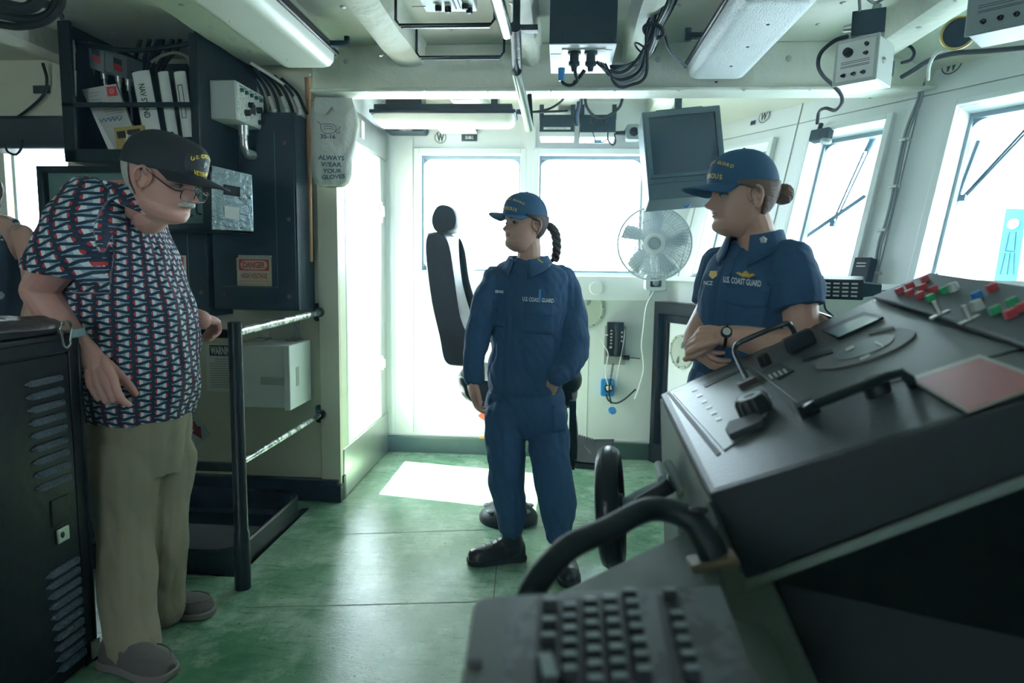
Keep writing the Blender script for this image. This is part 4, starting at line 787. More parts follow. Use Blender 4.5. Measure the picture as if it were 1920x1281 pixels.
for k in range(14):
    o = random.uniform(-9, 9); m_ = ['rubber', mgrey, mgrey, mblue, 'rubber', M['ltgrey']][k % 6]
    cable('bundled_cable', [(1258 + 1.6 * k + o, -25, 2.72 + .01 * k), (1246 + 1.2 * k + o * .6, 15, 2.76 + .008 * k), (1228 + 1.1 * k + o * .2, 52, 2.84), (1222 + .9 * k + o * .4, 80, 2.86 + .006 * k), (1205 + .8 * k + o, 108, 2.92), (1182 - k + o, 122 + .6 * k, 2.96), (1150 + o, 124 + k, 3.0)], .005, m_, 'thin %s cable in the bundle hanging left of the right lamp' % ['black', 'grey', 'grey', 'blue', 'black', 'pale'][k % 6], 'cable', '%s cables of the hanging bundle' % ['black', 'grey', 'grey', 'blue', 'black', 'pale'][k % 6])
mb = MB(); c = PY(1226, 58, 2.84); mb.torus(c, V(.35, .3, 1), .040, .008, 28, 8); c2 = PY(1203, 92, 2.9); mb.torus(c2, V(.8, 0, 1), .035, .004, 28, 8); solo('cable_tie', mb, 'rubber', 'black strap tied round the hanging cable bundle', 'cable tie')
cable('ceiling_cable', [(1246, 62, 2.9), (1252, 86, 2.92), (1266, 106, 3.0), (1286, 124, 3.1)], .006, 'rubber', 'single black cable drooping from the bundle to the right lamp')
# boxes above the right back window
for (x0, x1, y0, y1, lab, kind) in ((1012, 1077, 215, 256, 'black box with a white label strip, left of the two above the right back window', 0), (1088, 1154, 215, 257, 'black box with two round connectors, right of the two above the right back window', 1)):
    Yd = 4.45; a = PY(x0, y0, Yd); b = PY(x1, y1, Yd); t = thing('relay_box', lab, 'electronics box', V((a.x + b.x) / 2, Yd, b.z)); zs = b.z + .03
    mb = MB(); mb.box(a.x, b.x, Yd, Yd + .22, zs, a.z); part('housing', mb, 'slate', t, bevel=.003)
    mb = MB(); mb.box(a.x + .002, b.x - .002, Yd + .004, Yd + .22, b.z, zs - .0005); part('base_plate', mb, 'white', t)
    for xx in (a.x + .012, b.x - .012): mb = MB(); mb.box(xx - .014, xx + .014, Yd - .003, Yd, a.z - .03, 2.36); mb.lathe(V(xx, Yd - .003, a.z - .015), V(0, -1, 0), [(.006, 0), (0, .003)], 10); part('hanger', mb, 'slate', t)
    if kind == 0: mb = MB(); c = V((a.x + b.x) / 2, Yd, zs + .02); mb.cbox(c, V(.17, 0, 0), V(0, .003, 0), V(0, 0, .014)); part('label_strip', mb, 'paper', t); text('RADAR INDICATOR', c + V(0, -.0018, 0), X_, Z_, .012, 'ink', t, width=.12)
    else:
        for dx in (-.03, .035): mb = MB(); mb.lathe(V((a.x + b.x) / 2 + dx, Yd, zs + .07), V(0, -1, -.3), [(.022, 0), (.022, .02), (.016, .025), (.014, .045), (0, .045)], 18); part('connector', mb, 'blackp', t)
cable('ceiling_cable', [(1096, 180, 4.3), (1100, 200, 4.32), (1112, 216, 4.36), (1128, 221, 4.38), (1146, 214, 4.36), (1162, 200, 4.33), (1168, 180, 4.3)], .009, 'rubber', 'fat black cable hanging in a U in front of the right connector box')
for k in range(4): cable('riser_cable', [(1082 + 3 * k, 178, 4.4), (1083 + 2.5 * k, 198, 4.4), (1078 + 3 * k, 216 + k, 4.42), (1080 + 3 * k, 236, 4.44)], .0055, ['rubber', mblue, mgrey, 'rubber'][k], '%s cable rising between the two black relay boxes' % ['leftmost black', 'dark blue', 'grey', 'rightmost black'][k], 'cable', 'cables between the relay boxes')
cable('ceiling_cable', [(1111, 246, 4.42), (1116, 262, 4.42), (1122, 268, 4.42), (1132, 266, 4.42), (1142, 258, 4.42)], .003, 'rubber', 'thin dark wire looping under the right relay box')
cable('ceiling_cable', [(1140, 244, 4.4), (1140, 262, 4.4), (1148, 272, 4.4), (1154, 266, 4.4), (1152, 250, 4.4)], .0045, 'rubber', 'small hanging wire loop at the right relay box corner')
mb = MB(); c = PY(1121, 266, 4.41); mb.cbox(c, V(.045, 0, 0), V(0, .012, 0), V(0, 0, .02)); solo('wire_label', mb, mat('blue_grey_tag', (.12, .28, .38), .5), 'small blue-grey tag on the wire under the right relay box', 'tag')
jb = thing('junction_box', 'small grey round-cornered junction box left of the hanging screen', 'junction box', PY(1190, 262, 4.6)); c = PY(1189, 247, 4.6); mb = MB(); mb.prism([c + V(x, 0, y) for x, y in rrect(.105, .098, .02)], V(0, .12, 0)); part('housing', mb, 'greymetal', jb, bevel=.004)
mb = MB(); mb.lathe(c, V(0, -1, 0), [(.03, 0), (.024, .01), (.015, .012), (.015, .03), (0, .03)], 18); mb.tube([c + V(0, -.02, 0), c + V(.05, -.02, .01), c + V(.10, 0, .02)], .005, 8); part('knob', mb, 'blackp', jb); mb = MB(); mb.cyl(c + V(-.05, .05, 0), c + V(-.12, .05, -.0), .016, .012, 12); part('gland', mb, 'blackp', jb)
# hanging monitor
TY = 3.75; tl = PY(1199, 213, TY); tr = PY(1349, 194, TY + .0); bl = PY(1221, 373, TY - .10); br = PY(1367, 365, TY - .10)
c = (tl + tr + bl + br) / 4; U = ((tr - tl) + (br - bl)).normalized(); W = ((tl - bl) + (tr - br)).normalized(); W = (W - U * U.dot(W)).normalized(); Nn = U.cross(W)
tw = ((tr - tl).length + (br - bl).length) / 2; th = ((tl - bl).length + (tr - br).length) / 2
tv = thing('display_monitor', 'big dark grey square monitor hung in the corner above the fan', 'monitor', c - W * th / 2)
def tvp(u, v, d=0): return c + U * u * tw + W * v * th + Nn * d
M['tvgrey'] = mat('monitor_grey', (.045, .075, .085), .45, bump=.05, bscale=120)
mb = MB(); mb.hexa([tvp(-.5, -.5, -.22), tvp(.5, -.5, -.22), tvp(.5, -.5, 0), tvp(-.5, -.5, 0), tvp(-.5, .5, -.22), tvp(.5, .5, -.22), tvp(.5, .5, 0), tvp(-.5, .5, 0)]); part('casing', mb, 'tvgrey', tv, bevel=.006)
mb = MB()
for u0, u1, v0, v1 in ((-.46, .46, .42, .46), (-.46, .46, -.27, -.23), (-.46, -.42, -.27, .46), (.42, .46, -.27, .46)): mb.hexa([tvp(u0, v0, 0), tvp(u1, v0, 0), tvp(u1, v0, .012), tvp(u0, v0, .012), tvp(u0, v1, 0), tvp(u1, v1, 0), tvp(u1, v1, .012), tvp(u0, v1, .012)])
mb.hexa([tvp(-.5, -.33, 0), tvp(.5, -.33, 0), tvp(.5, -.33, .004), tvp(-.5, -.33, .004), tvp(-.5, -.32, 0), tvp(.5, -.32, 0), tvp(.5, -.32, .004), tvp(-.5, -.32, .004)]); part('bezel', mb, 'tvgrey', tv, bevel=.002)
mb = MB(); mb.add([tvp(-.42, -.23, .002), tvp(.42, -.23, .002), tvp(.42, .42, .002), tvp(-.42, .42, .002)], [(0, 1, 2, 3)]); part('screen', mb, mat('dark_screen', (.018, .035, .042), .12), tv)
mb = MB(); mb.cyl(tvp(0, .5, -.1), tvp(0, .5, -.1) + V(0, 0, .12), .02); mb.hexa([tvp(-.3, .5, -.18), tvp(.3, .5, -.18), tvp(.3, .5, -.04), tvp(-.3, .5, -.04), tvp(-.3, .54, -.18), tvp(.3, .54, -.18), tvp(.3, .54, -.04), tvp(-.3, .54, -.04)]); part('ceiling_mount', mb, 'slate', tv)
cable('monitor_cable', [(1282, 372, 3.8), (1280, 380, 3.8), (1286, 389, 3.8), (1293, 384, 3.8), (1292, 372, 3.8)], .006, 'blue', 'blue cable loop hanging under the big monitor')
cable('monitor_cable', [(1293, 372, 3.8), (1305, 378, 3.8), (1314, 372, 3.8)], .004, 'rubber', 'thin black cable loop hanging under the big monitor')
# fan
fc = PY(1227, 457, 4.30); fd = (EYE - fc); fd = V(fd.x * .9 - .02, fd.y, 0.0).normalized(); F = frame(fd); fr = 66 / 1280 * 4.36
fan = thing('wall_fan', 'round white wire-cage wall fan under the hanging monitor', 'fan', PY(1228, 545, 4.6))
M['fanw'] = mat('fan_grey_white', (.55, .60, .60), .4); M['cage'] = mat('fan_cage_wire', (.33, .38, .40), .4)
def fp(r, a, d): return fc + F @ V(r * math.cos(a), r * math.sin(a), d)
def bulge(r): return .05 * (1 - (r / fr) ** 2)
mb = MB(); mb.torus(fc, fd, fr, .006, 64, 8); mb.torus(fc - fd * .02, fd, fr * .995, .005, 64, 8); part('cage_rim', mb, 'fanw', fan)
mb = MB()
for r in np.arange(.070, fr - .004, .0088): mb.torus(fc + fd * bulge(r), fd, r, .0021, 64, 4)
for k in range(60): a = 2 * math.pi * k / 60; mb.tube([fp(r, a + (.25 * (fr - r) / fr), bulge(r)) for r in np.linspace(.062, fr, 7)], .0019, 4)
part('front_grille', mb, 'cage', fan)
mb = MB()
for k in range(30): a = 2 * math.pi * k / 30; mb.tube([fp(r, a, -.055 * (1 - (r / fr) ** 2) - .02) for r in np.linspace(.05, fr, 6)], .0013, 4)
for r in np.arange(.06, fr, .03): mb.torus(fc - fd * (.055 * (1 - (r / fr) ** 2) + .02), fd, r, .0013, 40, 4)
part('rear_grille', mb, 'cage', fan)
mb = MB(); mb.lathe(fc + fd * .042, fd, [(.064, 0), (.066, .008), (.058, .012), (.042, .012), (.040, .008), (0, .008)], 36); part('hub_badge', mb, 'fanw', fan)
mb = MB(); mb.lathe(fc + fd * .051, fd, [(.036, 0), (.034, .003), (0, .004)], 30); badge = part('badge_disc', mb, 'greymetal', fan)
for k in range(5):
    a0 = 2 * math.pi * k / 5; mb = MB(); rows = []
    for i in range(6):
        r = .03 + (fr - .05) * i / 5; wd = .25 + .35 * math.sin(math.pi * (i + 1) / 7); rows.append([fp(r, a0 + .25 * i / 5 + wd * (j / 4 - .5), .0 + .018 * (j / 4 - .5)) for j in range(5)])
    mb.add([p for r_ in rows for p in r_], [(i * 5 + j, i * 5 + j + 1, (i + 1) * 5 + j + 1, (i + 1) * 5 + j) for i in range(5) for j in range(4)]); bl_ = part('blade', mb, mat('fan_blade_grey', (.74, .80, .82), .3) if k == 0 else D.materials['fan_blade_grey'], fan); sd = bl_.modifiers.new('thick', 'SOLIDIFY'); sd.thickness = .002
mb = MB(); mb.lathe(fc - fd * .04, -fd, [(.05, 0), (.055, .02), (.05, .08), (.03, .10), (0, .10)], 28); part('motor', mb, 'fanw', fan)
p = PY(1228, 530, 4.5); q = fc - fd * .10; mb = MB(); mb.tube([q, V(q.x, q.y + .03, q.z - .1), V(p.x, p.y, p.z + .05)], .018, 12, smooth=4); mb.prism([p + V(x, .06, y) for x, y in rrect(.13, .10, .018)], V(0, -.10, 0)); part('control_base', mb, 'fanw', fan, bevel=.004)
mb = MB(); mb.prism([p + V(x, -.04, y) for x, y in rrect(.07, .055, .008)], V(0, -.004, 0)); part('switch_plate', mb, 'blackp', fan); mb = MB(); mb.lathe(p + V(0, -.044, 0), V(0, -1, 0), [(.02, 0), (.018, .012), (0, .012)], 18); part('speed_knob', mb, 'greymetal', fan)
mb = MB(); mb.box(p.x - .04, p.x + .04, p.y + .06, YB - .0, p.z - .02, p.z + .02); part('bracket', mb, 'fanw', fan)
mb = MB(); mb.tube([PY(1228, 538, 4.50), PY(1224, 550, 4.46), PY(1212, 575, 4.45), PY(1206, 620, 4.45), PY(1203, 650, 4.45), PY(1207, 690, 4.45), PY(1200, 720, 4.45), PY(1190, 748, 4.5)], .0045, 8, smooth=6); solo('fan_cord', mb, 'white', 'white power cord hanging down from the wall fan', 'cord')
# round inspection covers
def cover(c, N_, r, label, m='cov'):
    N_ = Vector(N_).normalized(); t = thing('inspection_cover', label, 'cover plate', c - V(0, 0, r)); mb = MB(); mb.lathe(c, N_, [(r, 0), (r * .985, .008), (r * .86, .010), (r * .84, .005), (r * .82, .004), (0, .004)], 44); part('disc', mb, m, t)
    F = frame(N_)
    for k in range(10): a = 2 * math.pi * k / 10 + .2; mb = MB(); mb.lathe(c + F @ V(r * .92 * math.cos(a), r * .92 * math.sin(a), .009), N_, [(.006, 0), (.004, .003), (0, .003)], 8); part('screw', mb, 'ink', t)
    mb = MB()
    for s in (-1, 1): p = c + N_ * .005 + V(0, 0, s * r * .45) + F @ V(s * .02, 0, 0); mb.ell(p, (.014, .004, .03), Matrix.Rotation(math.radians(20 * 1), 3, 'Y'), 12, 8)
    part('finger_slot', mb, 'greymetal', t)
M['cov'] = mat('cover_grey', (.40, .44, .38), .45, var=.08)
cover(PY(1098, 581, YB - .003), V(0, -1, 0), .130, 'round grey inspection cover on the back wall beside the person with a braid')
# wall phone
ph = thing('wall_telephone', 'black shipboard handset telephone on a grey backplate on the back wall', 'telephone', PY(1153, 685, YB - .01)); c = PY(1153, 645, YB - .004); mb = MB(); mb.cbox(c + V(-.0, -.004, -.01), V(.145, 0, 0), V(0, .008, 0), V(0, 0, .27)); part('backplate', mb, mat('worn_grey_plate', (.28, .28, .27), .5, var=.15), ph)
c = PY(1153, 636, YB - .04); mb = MB(); mb.cbox(c, V(.115, 0, 0), V(0, .055, 0), V(0, 0, .235)); part('body', mb, 'blackp', ph, bevel=.006)
mb = MB(); h = c + V(.012, -.05, 0); mb.tube([h + V(0, .012, .095), h + V(0, -.01, .09), h + V(0, -.022, .05), h + V(0, -.022, -.05), h + V(0, -.01, -.09), h + V(0, .012, -.095)], [.02, .022, .017, .017, .022, .02], 12, smooth=4); mb.cyl(h + V(0, .02, .09), h + V(0, -.005, .09), .026, .026, 20); mb.cyl(h + V(0, .02, -.09), h + V(0, -.005, -.09), .026, .026, 20); part('handset', mb, 'rubber', ph)
mb = MB()
for k in range(6): mb.cbox(c + V(-.028, -.029, .06 - .022 * k), V(.012, 0, 0), V(0, .002, 0), V(0, 0, .009))
for k in range(3): mb.cbox(c + V(.045, -.029, .05 - .03 * k), V(.010, 0, 0), V(0, .002, 0), V(0, 0, .012))
mb.cbox(c + V(-.03, -.029, -.055), V(.018, 0, 0), V(0, .002, 0), V(0, 0, .012)); part('button_label', mb, 'paper', ph)
mb = MB(); n = 60; pts = []
a = PY(1150, 682, 4.66); b = PY(1145, 712, 4.64)
for k in range(n + 1): t = k / n; q = a * (1 - t) + b * t; pts.append(q + V(.007 * math.cos(t * 60), .007 * math.sin(t * 60), 0))
mb.tube(pts, .0022, 5); mb.tube([PY(1145, 712, 4.64), PY(1142, 735, 4.65), PY(1146, 757, 4.66)], .006, 8, smooth=4); part('coiled_cord', mb, 'rubber', ph)
sq = thing('power_outlet', 'bright blue outlet box with a white plug, below the wall telephone', 'outlet', PY(1139, 745, YB - .01)); c = PY(1139, 727, YB - .03); mb = MB(); mb.prism([c + V(x, .028, y) for x, y in rrect(.095, .118, .014)], V(0, -.045, 0)); part('housing', mb, 'blue', sq, bevel=.004)
mb = MB(); mb.lathe(c + V(.005, -.018, 0), V(0, -1, 0), [(.03, 0), (.03, .006), (.022, .006), (.02, .001), (0, .001)], 24); part('socket', mb, 'ink', sq); mb = MB(); mb.cbox(c + V(.008, -.035, .004), V(.035, 0, .01), V(0, .02, 0), V(-.008, 0, .025)); part('plug', mb, 'paper', sq, bevel=.003)
cable('phone_cord', [(1140, 628, 4.68), (1126, 631, 4.68), (1131, 645, 4.67), (1140, 662, 4.67), (1138, 680, 4.67), (1135, 700, 4.67), (1140, 722, 4.67)], .0035, 'white', 'white cord running from the telephone to the blue outlet', 'cord')
cable('phone_cord', [(1172, 618, 4.68), (1170, 635, 4.68), (1165, 665, 4.67), (1160, 690, 4.67), (1156, 718, 4.67), (1160, 728, 4.68)], .0035, 'white', 'white cord hanging loose on the right of the wall telephone', 'cord')
cable('phone_cord', [(1136, 740, 4.70), (1142, 752, 4.70), (1156, 756, 4.70), (1172, 748, 4.70), (1192, 730, 4.72)], .006, 'rubber', 'thick black cord curving right from the blue outlet', 'cord')
mb = MB(); c = PY(1148, 770, 4.68); mb.lathe(c, V(.1, -.6, .6), [(.026, -.01), (.03, 0), (.026, .008), (0, .008)], 20); mb.tube([c, c + V(0, 0, .06)], .0012, 5); solo('outlet_cap', mb, 'blue', 'blue screw cap dangling on a thin chain under the outlet', 'cap')
mb = MB(); c = PY(1176, 671, YB - .02); mb.cyl(c - V(.03, 0, 0), c + V(.015, 0, 0), .016, .018, 12); mb.tube([c, c + V(.05, 0, 0), c + V(.09, .01, -.005)], .004, 8); solo('cable_gland', mb, 'blackp', 'black gland and wire to the right of the wall telephone', 'cable gland')
# hanging tags on the back wall
mb = MB(); a = PY(899, 780, YB - .013); mb.prism([PY(px, py, YB - .013) for px, py in [(896, 780), (903, 774), (910, 772), (910, 790), (902, 785)]], V(0, .012, 0)); solo('marker_flag', mb, mat('orange_tag', (.75, .08, .02), .5), 'small orange-red flag edge showing behind the person with a braid', 'flag')
mb = MB(); mb.prism([PY(px, py, YB - .013) for px, py in [(893, 830), (897, 822), (903, 818), (912, 820), (912, 834), (902, 836), (895, 834)]], V(0, .012, 0)); solo('marker_flag', mb, mat('yellow_tag', (.80, .42, .02), .5), 'small yellow flag edge showing low behind the person with a braid', 'flag')
# black-framed access door on the right wall
ad = thing('access_hatch', 'tall white access panel with a thick black frame on the front wall', 'hatch', C0 + RU * .5); O = C0 - RN * .004
def rbox(u0, u1, z0, z1, d0, d1, m, nm, bev=.004, par=None): mb = MB(); mb.obox(O + RU * u0 + V(0, 0, z0) - RN * d0, RU * (u1 - u0), V(0, 0, z1 - z0), -RN * (d1 - d0)); return part(nm, mb, m, par or ad, bevel=bev)
for u0, u1, z0, z1 in ((.0, .045, .0, 1.10), (1.2, 1.26, .0, 1.10), (.0, 1.26, 1.04, 1.12), (.0, 1.26, .0, .14)): rbox(u0, u1, z0, z1, .0, .10, 'black', 'frame')
for u0, u1, z0, z1 in ((.05, .085, .14, 1.03), (.05, 1.2, .98, 1.038), (.05, 1.2, .10, .15)): rbox(u0, u1, z0, z1, .0, .05, 'black', 'inner_frame', .008)
rbox(.085, 1.2, .15, .98, .0, .03, mat('panel_gloss_white', (.80, .83, .84), .25), 'panel')
cover(PP(1278, 660, O - RN * .034, RN), -RN, .115, 'round cream inspection cover on the black-framed access panel')
# control boxes at upper right
def ctl(cfront, w_, h_, d_, label, bright=True):
    U = V(.70, -.71, 0).normalized(); W = V(0.02, .08, 1).normalized(); W = (W - U * U.dot(W)).normalized(); N_ = U.cross(W); t = thing('alarm_control_box', label, 'control box', cfront - W * h_ / 2)
    def q(u, v, d): return cfront + U * u + W * v + N_ * d
    mb = MB(); mb.hexa([q(-w_ / 2, -h_ / 2, -d_), q(w_ / 2, -h_ / 2, -d_), q(w_ / 2, -h_ / 2, 0), q(-w_ / 2, -h_ / 2, 0), q(-w_ / 2, h_ / 2, -d_), q(w_ / 2, h_ / 2, -d_), q(w_ / 2, h_ / 2, 0), q(-w_ / 2, h_ / 2, 0)]); part('housing', mb, 'ltgrey' if bright else 'greymetal', t, bevel=.004)
    mb = MB(); mb.hexa([q(-w_ / 2 - .006, -h_ / 2 - .006, .0), q(w_ / 2 + .006, -h_ / 2 - .006, .0), q(w_ / 2 + .006, -h_ / 2 - .006, .01), q(-w_ / 2 - .006, -h_ / 2 - .006, .01), q(-w_ / 2 - .006, h_ / 2 + .006, .0), q(w_ / 2 + .006, h_ / 2 + .006, .0), q(w_ / 2 + .006, h_ / 2 + .006, .01), q(-w_ / 2 - .006, h_ / 2 + .006, .01)]); part('lid', mb, 'ltgrey' if bright else 'greymetal', t, bevel=.004)
    mb = MB(); e = .008; mb.hexa([q(-w_ / 2 + e, -h_ / 2 + e, .0101), q(w_ / 2 - e, -h_ / 2 + e, .0101), q(w_ / 2 - e, -h_ / 2 + e, .0115), q(-w_ / 2 + e, -h_ / 2 + e, .0115), q(-w_ / 2 + e, h_ / 2 - e, .0101), q(w_ / 2 - e, h_ / 2 - e, .0101), q(w_ / 2 - e, h_ / 2 - e, .0115), q(-w_ / 2 + e, h_ / 2 - e, .0115)]); part('face_plate', mb, M['paper'] if bright else 'greymetal', t)
    mb = MB(); mb.lathe(q(-w_ * .18, h_ * .2, .0115), N_, [(h_ * .11, 0), (h_ * .10, .018), (0, .02)], 18); part('knob', mb, 'blackp', t)
    mb = MB(); mb.lathe(q(w_ * .25, h_ * .32, .0115), N_, [(h_ * .05, 0), (h_ * .04, .012), (0, .012)], 14); part('button', mb, 'blackp', t)
    for k, (u, v) in enumerate([(w_ * .25, h_ * .12), (-w_ * .25, -h_ * .32), (0, -h_ * .32), (w_ * .23, -h_ * .32)]): mb = MB(); p = q(u, v, .0115); mb.lathe(p, N_, [(h_ * .05, 0), (h_ * .04, .006), (0, .006)], 14); mb.tube([p, p + N_ * .02 - W * .006], .005, 8); part('toggle', mb, 'blackp', t)
    mb = MB()
    for v in (-.02, -.06, -.12, -.15): mb.hexa([q(-w_ * .35, h_ * v, .0116), q(w_ * .35, h_ * v, .0116), q(w_ * .35, h_ * v, .012), q(-w_ * .35, h_ * v, .012), q(-w_ * .35, h_ * v + .002, .0116), q(w_ * .35, h_ * v + .002, .0116), q(w_ * .35, h_ * v + .002, .012), q(-w_ * .35, h_ * v + .002, .012)])
    part('printed_lines', mb, 'ink', t)
    mb = MB(); p = q(w_ / 2, .0, -d_ * .35); mb.lathe(p, U, [(.012, 0), (.012, .006), (0, .008)], 12); part('latch', mb, 'steel', t)
    return t, q
Yc = 2.88; cc = PY(1606, 114, Yc)
t_, q_ = ctl(cc, .158, .165, .15, 'light grey alarm box with white face and black knobs, above the front windows')
mb = MB(); mb.hexa([q_(-.04, .0, -.15), q_(.04, .0, -.15), q_(.04, .0, -.26), q_(-.04, .0, -.26), q_(-.04, .06, -.15), q_(.04, .06, -.15), q_(.04, .06, -.26), q_(-.04, .06, -.26)]); part('wall_bracket', mb, 'slate', t_)
cc2 = PY(1882, 2, 2.30); t2_, q2_ = ctl(cc2, .18, .165, .14, 'dark out-of-focus alarm box in the top right corner', False)
mb = MB(); mb.hexa([q2_(-.04, .0, -.16), q2_(.04, .0, -.16), q2_(.04, .0, -.36), q2_(-.04, .0, -.36), q2_(-.04, .06, -.16), q2_(.04, .06, -.16), q2_(.04, .06, -.36), q2_(-.04, .06, -.36)]); part('wall_bracket', mb, 'slate', t2_)
for px, py, r, y, lab in ((1592, 145, .050, 3.15, 'brass ring edge showing left of the white-faced alarm box'), (1797, 62, .052, 2.60, 'brass ring edge showing left of the dark corner alarm box')):
    c = PY(px, py, y); t = thing('brass_bell', lab, 'bell', c - V(0, 0, r)); mb = MB(); mb.torus(c, V(-.6, -.8, 0), r, .005, 36, 8); part('rim', mb, 'brass', t); mb = MB(); mb.lathe(c, V(.6, .8, 0), [(r, 0), (r * .8, .03), (0, .035)], 30); part('dome', mb, 'slate', t)
b1 = thing('connector_block', 'small black block with a cable gland above the white-faced alarm box', 'electronics box', PY(1628, 72, 2.85)); c = PY(1628, 48, 2.95); mb = MB(); U = V(.92, -.38, 0); mb.cbox(c, U * .12, V(.38, .92, 0) * .10, V(0, 0, .095)); part('housing', mb, 'slate', b1, bevel=.003)
mb = MB(); a = c - U * .06; mb.cyl(a, a - U * .03, .016, .014, 12); mb.cyl(c + V(.02, 0, .04), c + V(.03, 0, .08), .018, .016, 12); part('gland', mb, 'steel', b1)
cable('ceiling_cable', [(1590, 68, 2.95), (1566, 76, 2.95), (1540, 98, 2.97), (1534, 122, 3.0), (1543, 142, 3.05), (1562, 160, 3.1), (1577, 178, 3.15), (1578, 194, 3.2), (1566, 207, 3.3), (1548, 203, 3.4), (1536, 210, 3.5), (1532, 232, 3.55)], .008, 'rubber', 'black cable curling from the connector block down to the window camera')
cable('ceiling_cable', [(1612, 20, 2.9), (1614, -10, 2.85), (1640, 5, 2.9), (1668, -10, 2.85)], .006, mgrey, 'tangle of grey cable above the connector block at top right')
cm_ = thing('window_camera', 'small dark camera box fixed at the top of the second leaning window', 'camera', PY(1540, 272, 3.6)); c = onR(1540, 254, .03); mb = MB(); mb.cbox(c, RU * .12, RW * .05, RV * .065); part('housing', mb, 'slate', cm_, bevel=.008)
mb = MB(); mb.lathe(c + RU * .04 - RV * .03, -RV, [(.028, 0), (.03, .012), (.022, .02), (0, .02)], 20); part('lens_ring', mb, 'greymetal', cm_); mb = MB(); mb.cyl(c + RV * .03 - RU * .02, c + RV * .07 - RU * .02, .015, .012, 12); part('gland', mb, 'blackp', cm_)
# cable run down the mullion
mb = MB(); px_ = [(1745, 108), (1728, 150), (1722, 185), (1706, 225), (1694, 262), (1680, 330), (1672, 372), (1660, 420), (1648, 455), (1640, 500), (1626, 545), (1612, 580)]
mb.tube([onR(x, y, .02) for x, y in px_], .0075, 8, smooth=4); mb.tube([onR(x + 5, y + 2, .025) for x, y in px_], .006, 8, smooth=4); mc = thing('mullion_cable', 'pair of dark cables clipped down the leaning frame between two windows', 'cable', onR(1612, 580, .02)); part('cable_pair', mb, mgrey, mc)
for x, y in ((1727, 152), (1695, 262), (1674, 350), (1652, 432), (1641, 512)): mb = MB(); p = onR(x + 2, y, .02); mb.cbox(p, RU * .05, RW * .02, RV * .014); part('cable_clip', mb, 'steel', mc, bevel=.003)
cable('ceiling_cable', [(1690, 145, 3.25), (1712, 132, 3.2), (1745, 112, 3.1), (1790, 100, 2.95), (1850, 96, 2.8), (1925, 90, 2.6)], .010, 'rubber', 'thick black cable along the top of the leaning windows')
cable('ceiling_cable', [(1740, 150, 3.15), (1743, 122, 3.1), (1758, 98, 3.0), (1795, 84, 2.9)], .007, M['ltgrey'], 'pale conduit bending over the corner near the large W sign')
mb = MB(); mb.tube([PY(1690, 118, 3.35), PY(1708, 112, 3.35), PY(1714, 98, 3.35), PY(1704, 86, 3.35), PY(1690, 90, 3.35)], .007, 8, smooth=5); solo('cable_loop', mb, 'rubber', 'round loop of dark cable right of the white-faced alarm box', 'cable')
# radio set and microphone box on the sill
ra = thing('marine_radio', 'black radio with rows of white labelled keys behind the person with a bun', 'radio', PY(1570, 566, 2.95)); c = PY(1562, 543, 2.95); U = V(.93, -.36, 0); W = V(-.05, -.12, 1).normalized(); N_ = U.cross(W).normalized(); mb = MB(); mb.cbox(c - N_ * .06, U * .23, W * .085, N_ * .12); part('housing', mb, 'blackp', ra, bevel=.006)
for r_ in range(4):
    for k in range(6): mb = MB(); mb.cbox(c + U * (-.09 + .034 * k) + W * (.026 - .017 * r_) + N_ * .001, U * .024, W * .007, N_ * .003); part('key', mb, 'paper', ra)
mb = MB(); mb.hexa([c + U * .11 + W * .03, c + U * .11 - W * .03, c + U * .18 - W * .02 - N_ * .02, c + U * .18 + W * .02 - N_ * .02] + [p - N_ * .05 for p in [c + U * .11 + W * .03, c + U * .11 - W * .03, c + U * .18 - W * .02 - N_ * .02, c + U * .18 + W * .02 - N_ * .02]]); part('mount', mb, 'slate', ra)
cable('radio_cable', [(1545, 565, 2.9), (1548, 580, 2.9), (1560, 592, 2.9), (1570, 604, 2.9)], .004, 'rubber', 'black wire dropping from under the radio set')
mb = MB(); mb.prism([C0 + V(0, 0, 1.255) + RU * 1.0 - RN * .0, C0 + V(0, 0, 1.12) + RU * 1.0 - RN * .0, C0 + V(0, 0, 1.245) + RU * 1.0 - RN * .25, C0 + V(0, 0, 1.255) + RU * 1.0 - RN * .25], RU * 1.0); struct('trim_12', mb, 'white')
mx_ = thing('intercom_box', 'small black upright intercom box fixed beside the mullion cables', 'intercom', onR(1612, 540, .05)); c = onR(1617, 515, .05); mb = MB(); mb.cbox(c, RU * .09, RW * .05, RV * .16); part('housing', mb, 'blackp', mx_, bevel=.004); mb = MB()
for dv_ in (.05, .035): mb.cbox(c + RV * dv_ - RW * .026, RU * .05, RW * .001, RV * .004)
mb.lathe(c - RV * .03 - RW * .026, -RW, [(.016, 0), (.014, .006), (0, .007)], 16); part('dial', mb, 'paper', mx_)
# wipers outside the windows
def onO(px, py, d): return PP(px, py, C0 + V(0, 0, 1.29) + RW * d, RW)
M['wip'] = mat('wiper_grey', (.05, .10, .14), .5)
def wiper(label, motor, arm, blade):
    t = thing('window_wiper', label, 'wiper', onO(*blade[0], .14)); mb = MB(); a, b = motor; mb.cyl(onO(*a, .16), onO(*b, .15), .022, .016, 14); mb.cbox(onO(*a, .15), RU * .07, RW * .04, RV * .05); part('motor', mb, 'wip', t)
    mb = MB()
    for o in (-4, 4): mb.tube([onO(arm[0][0] + o, arm[0][1], .15), onO(arm[1][0] + o * .6, arm[1][1], .15)], .0055, 6)
    part('arm', mb, 'wip', t); mb = MB(); mb.tube([onO(*blade[0], .14), onO(*blade[1], .14)], .011, 6); mb.cbox(onO(*arm[1], .145), RU * .03, RW * .02, RV * .03); part('blade', mb, 'wip', t)
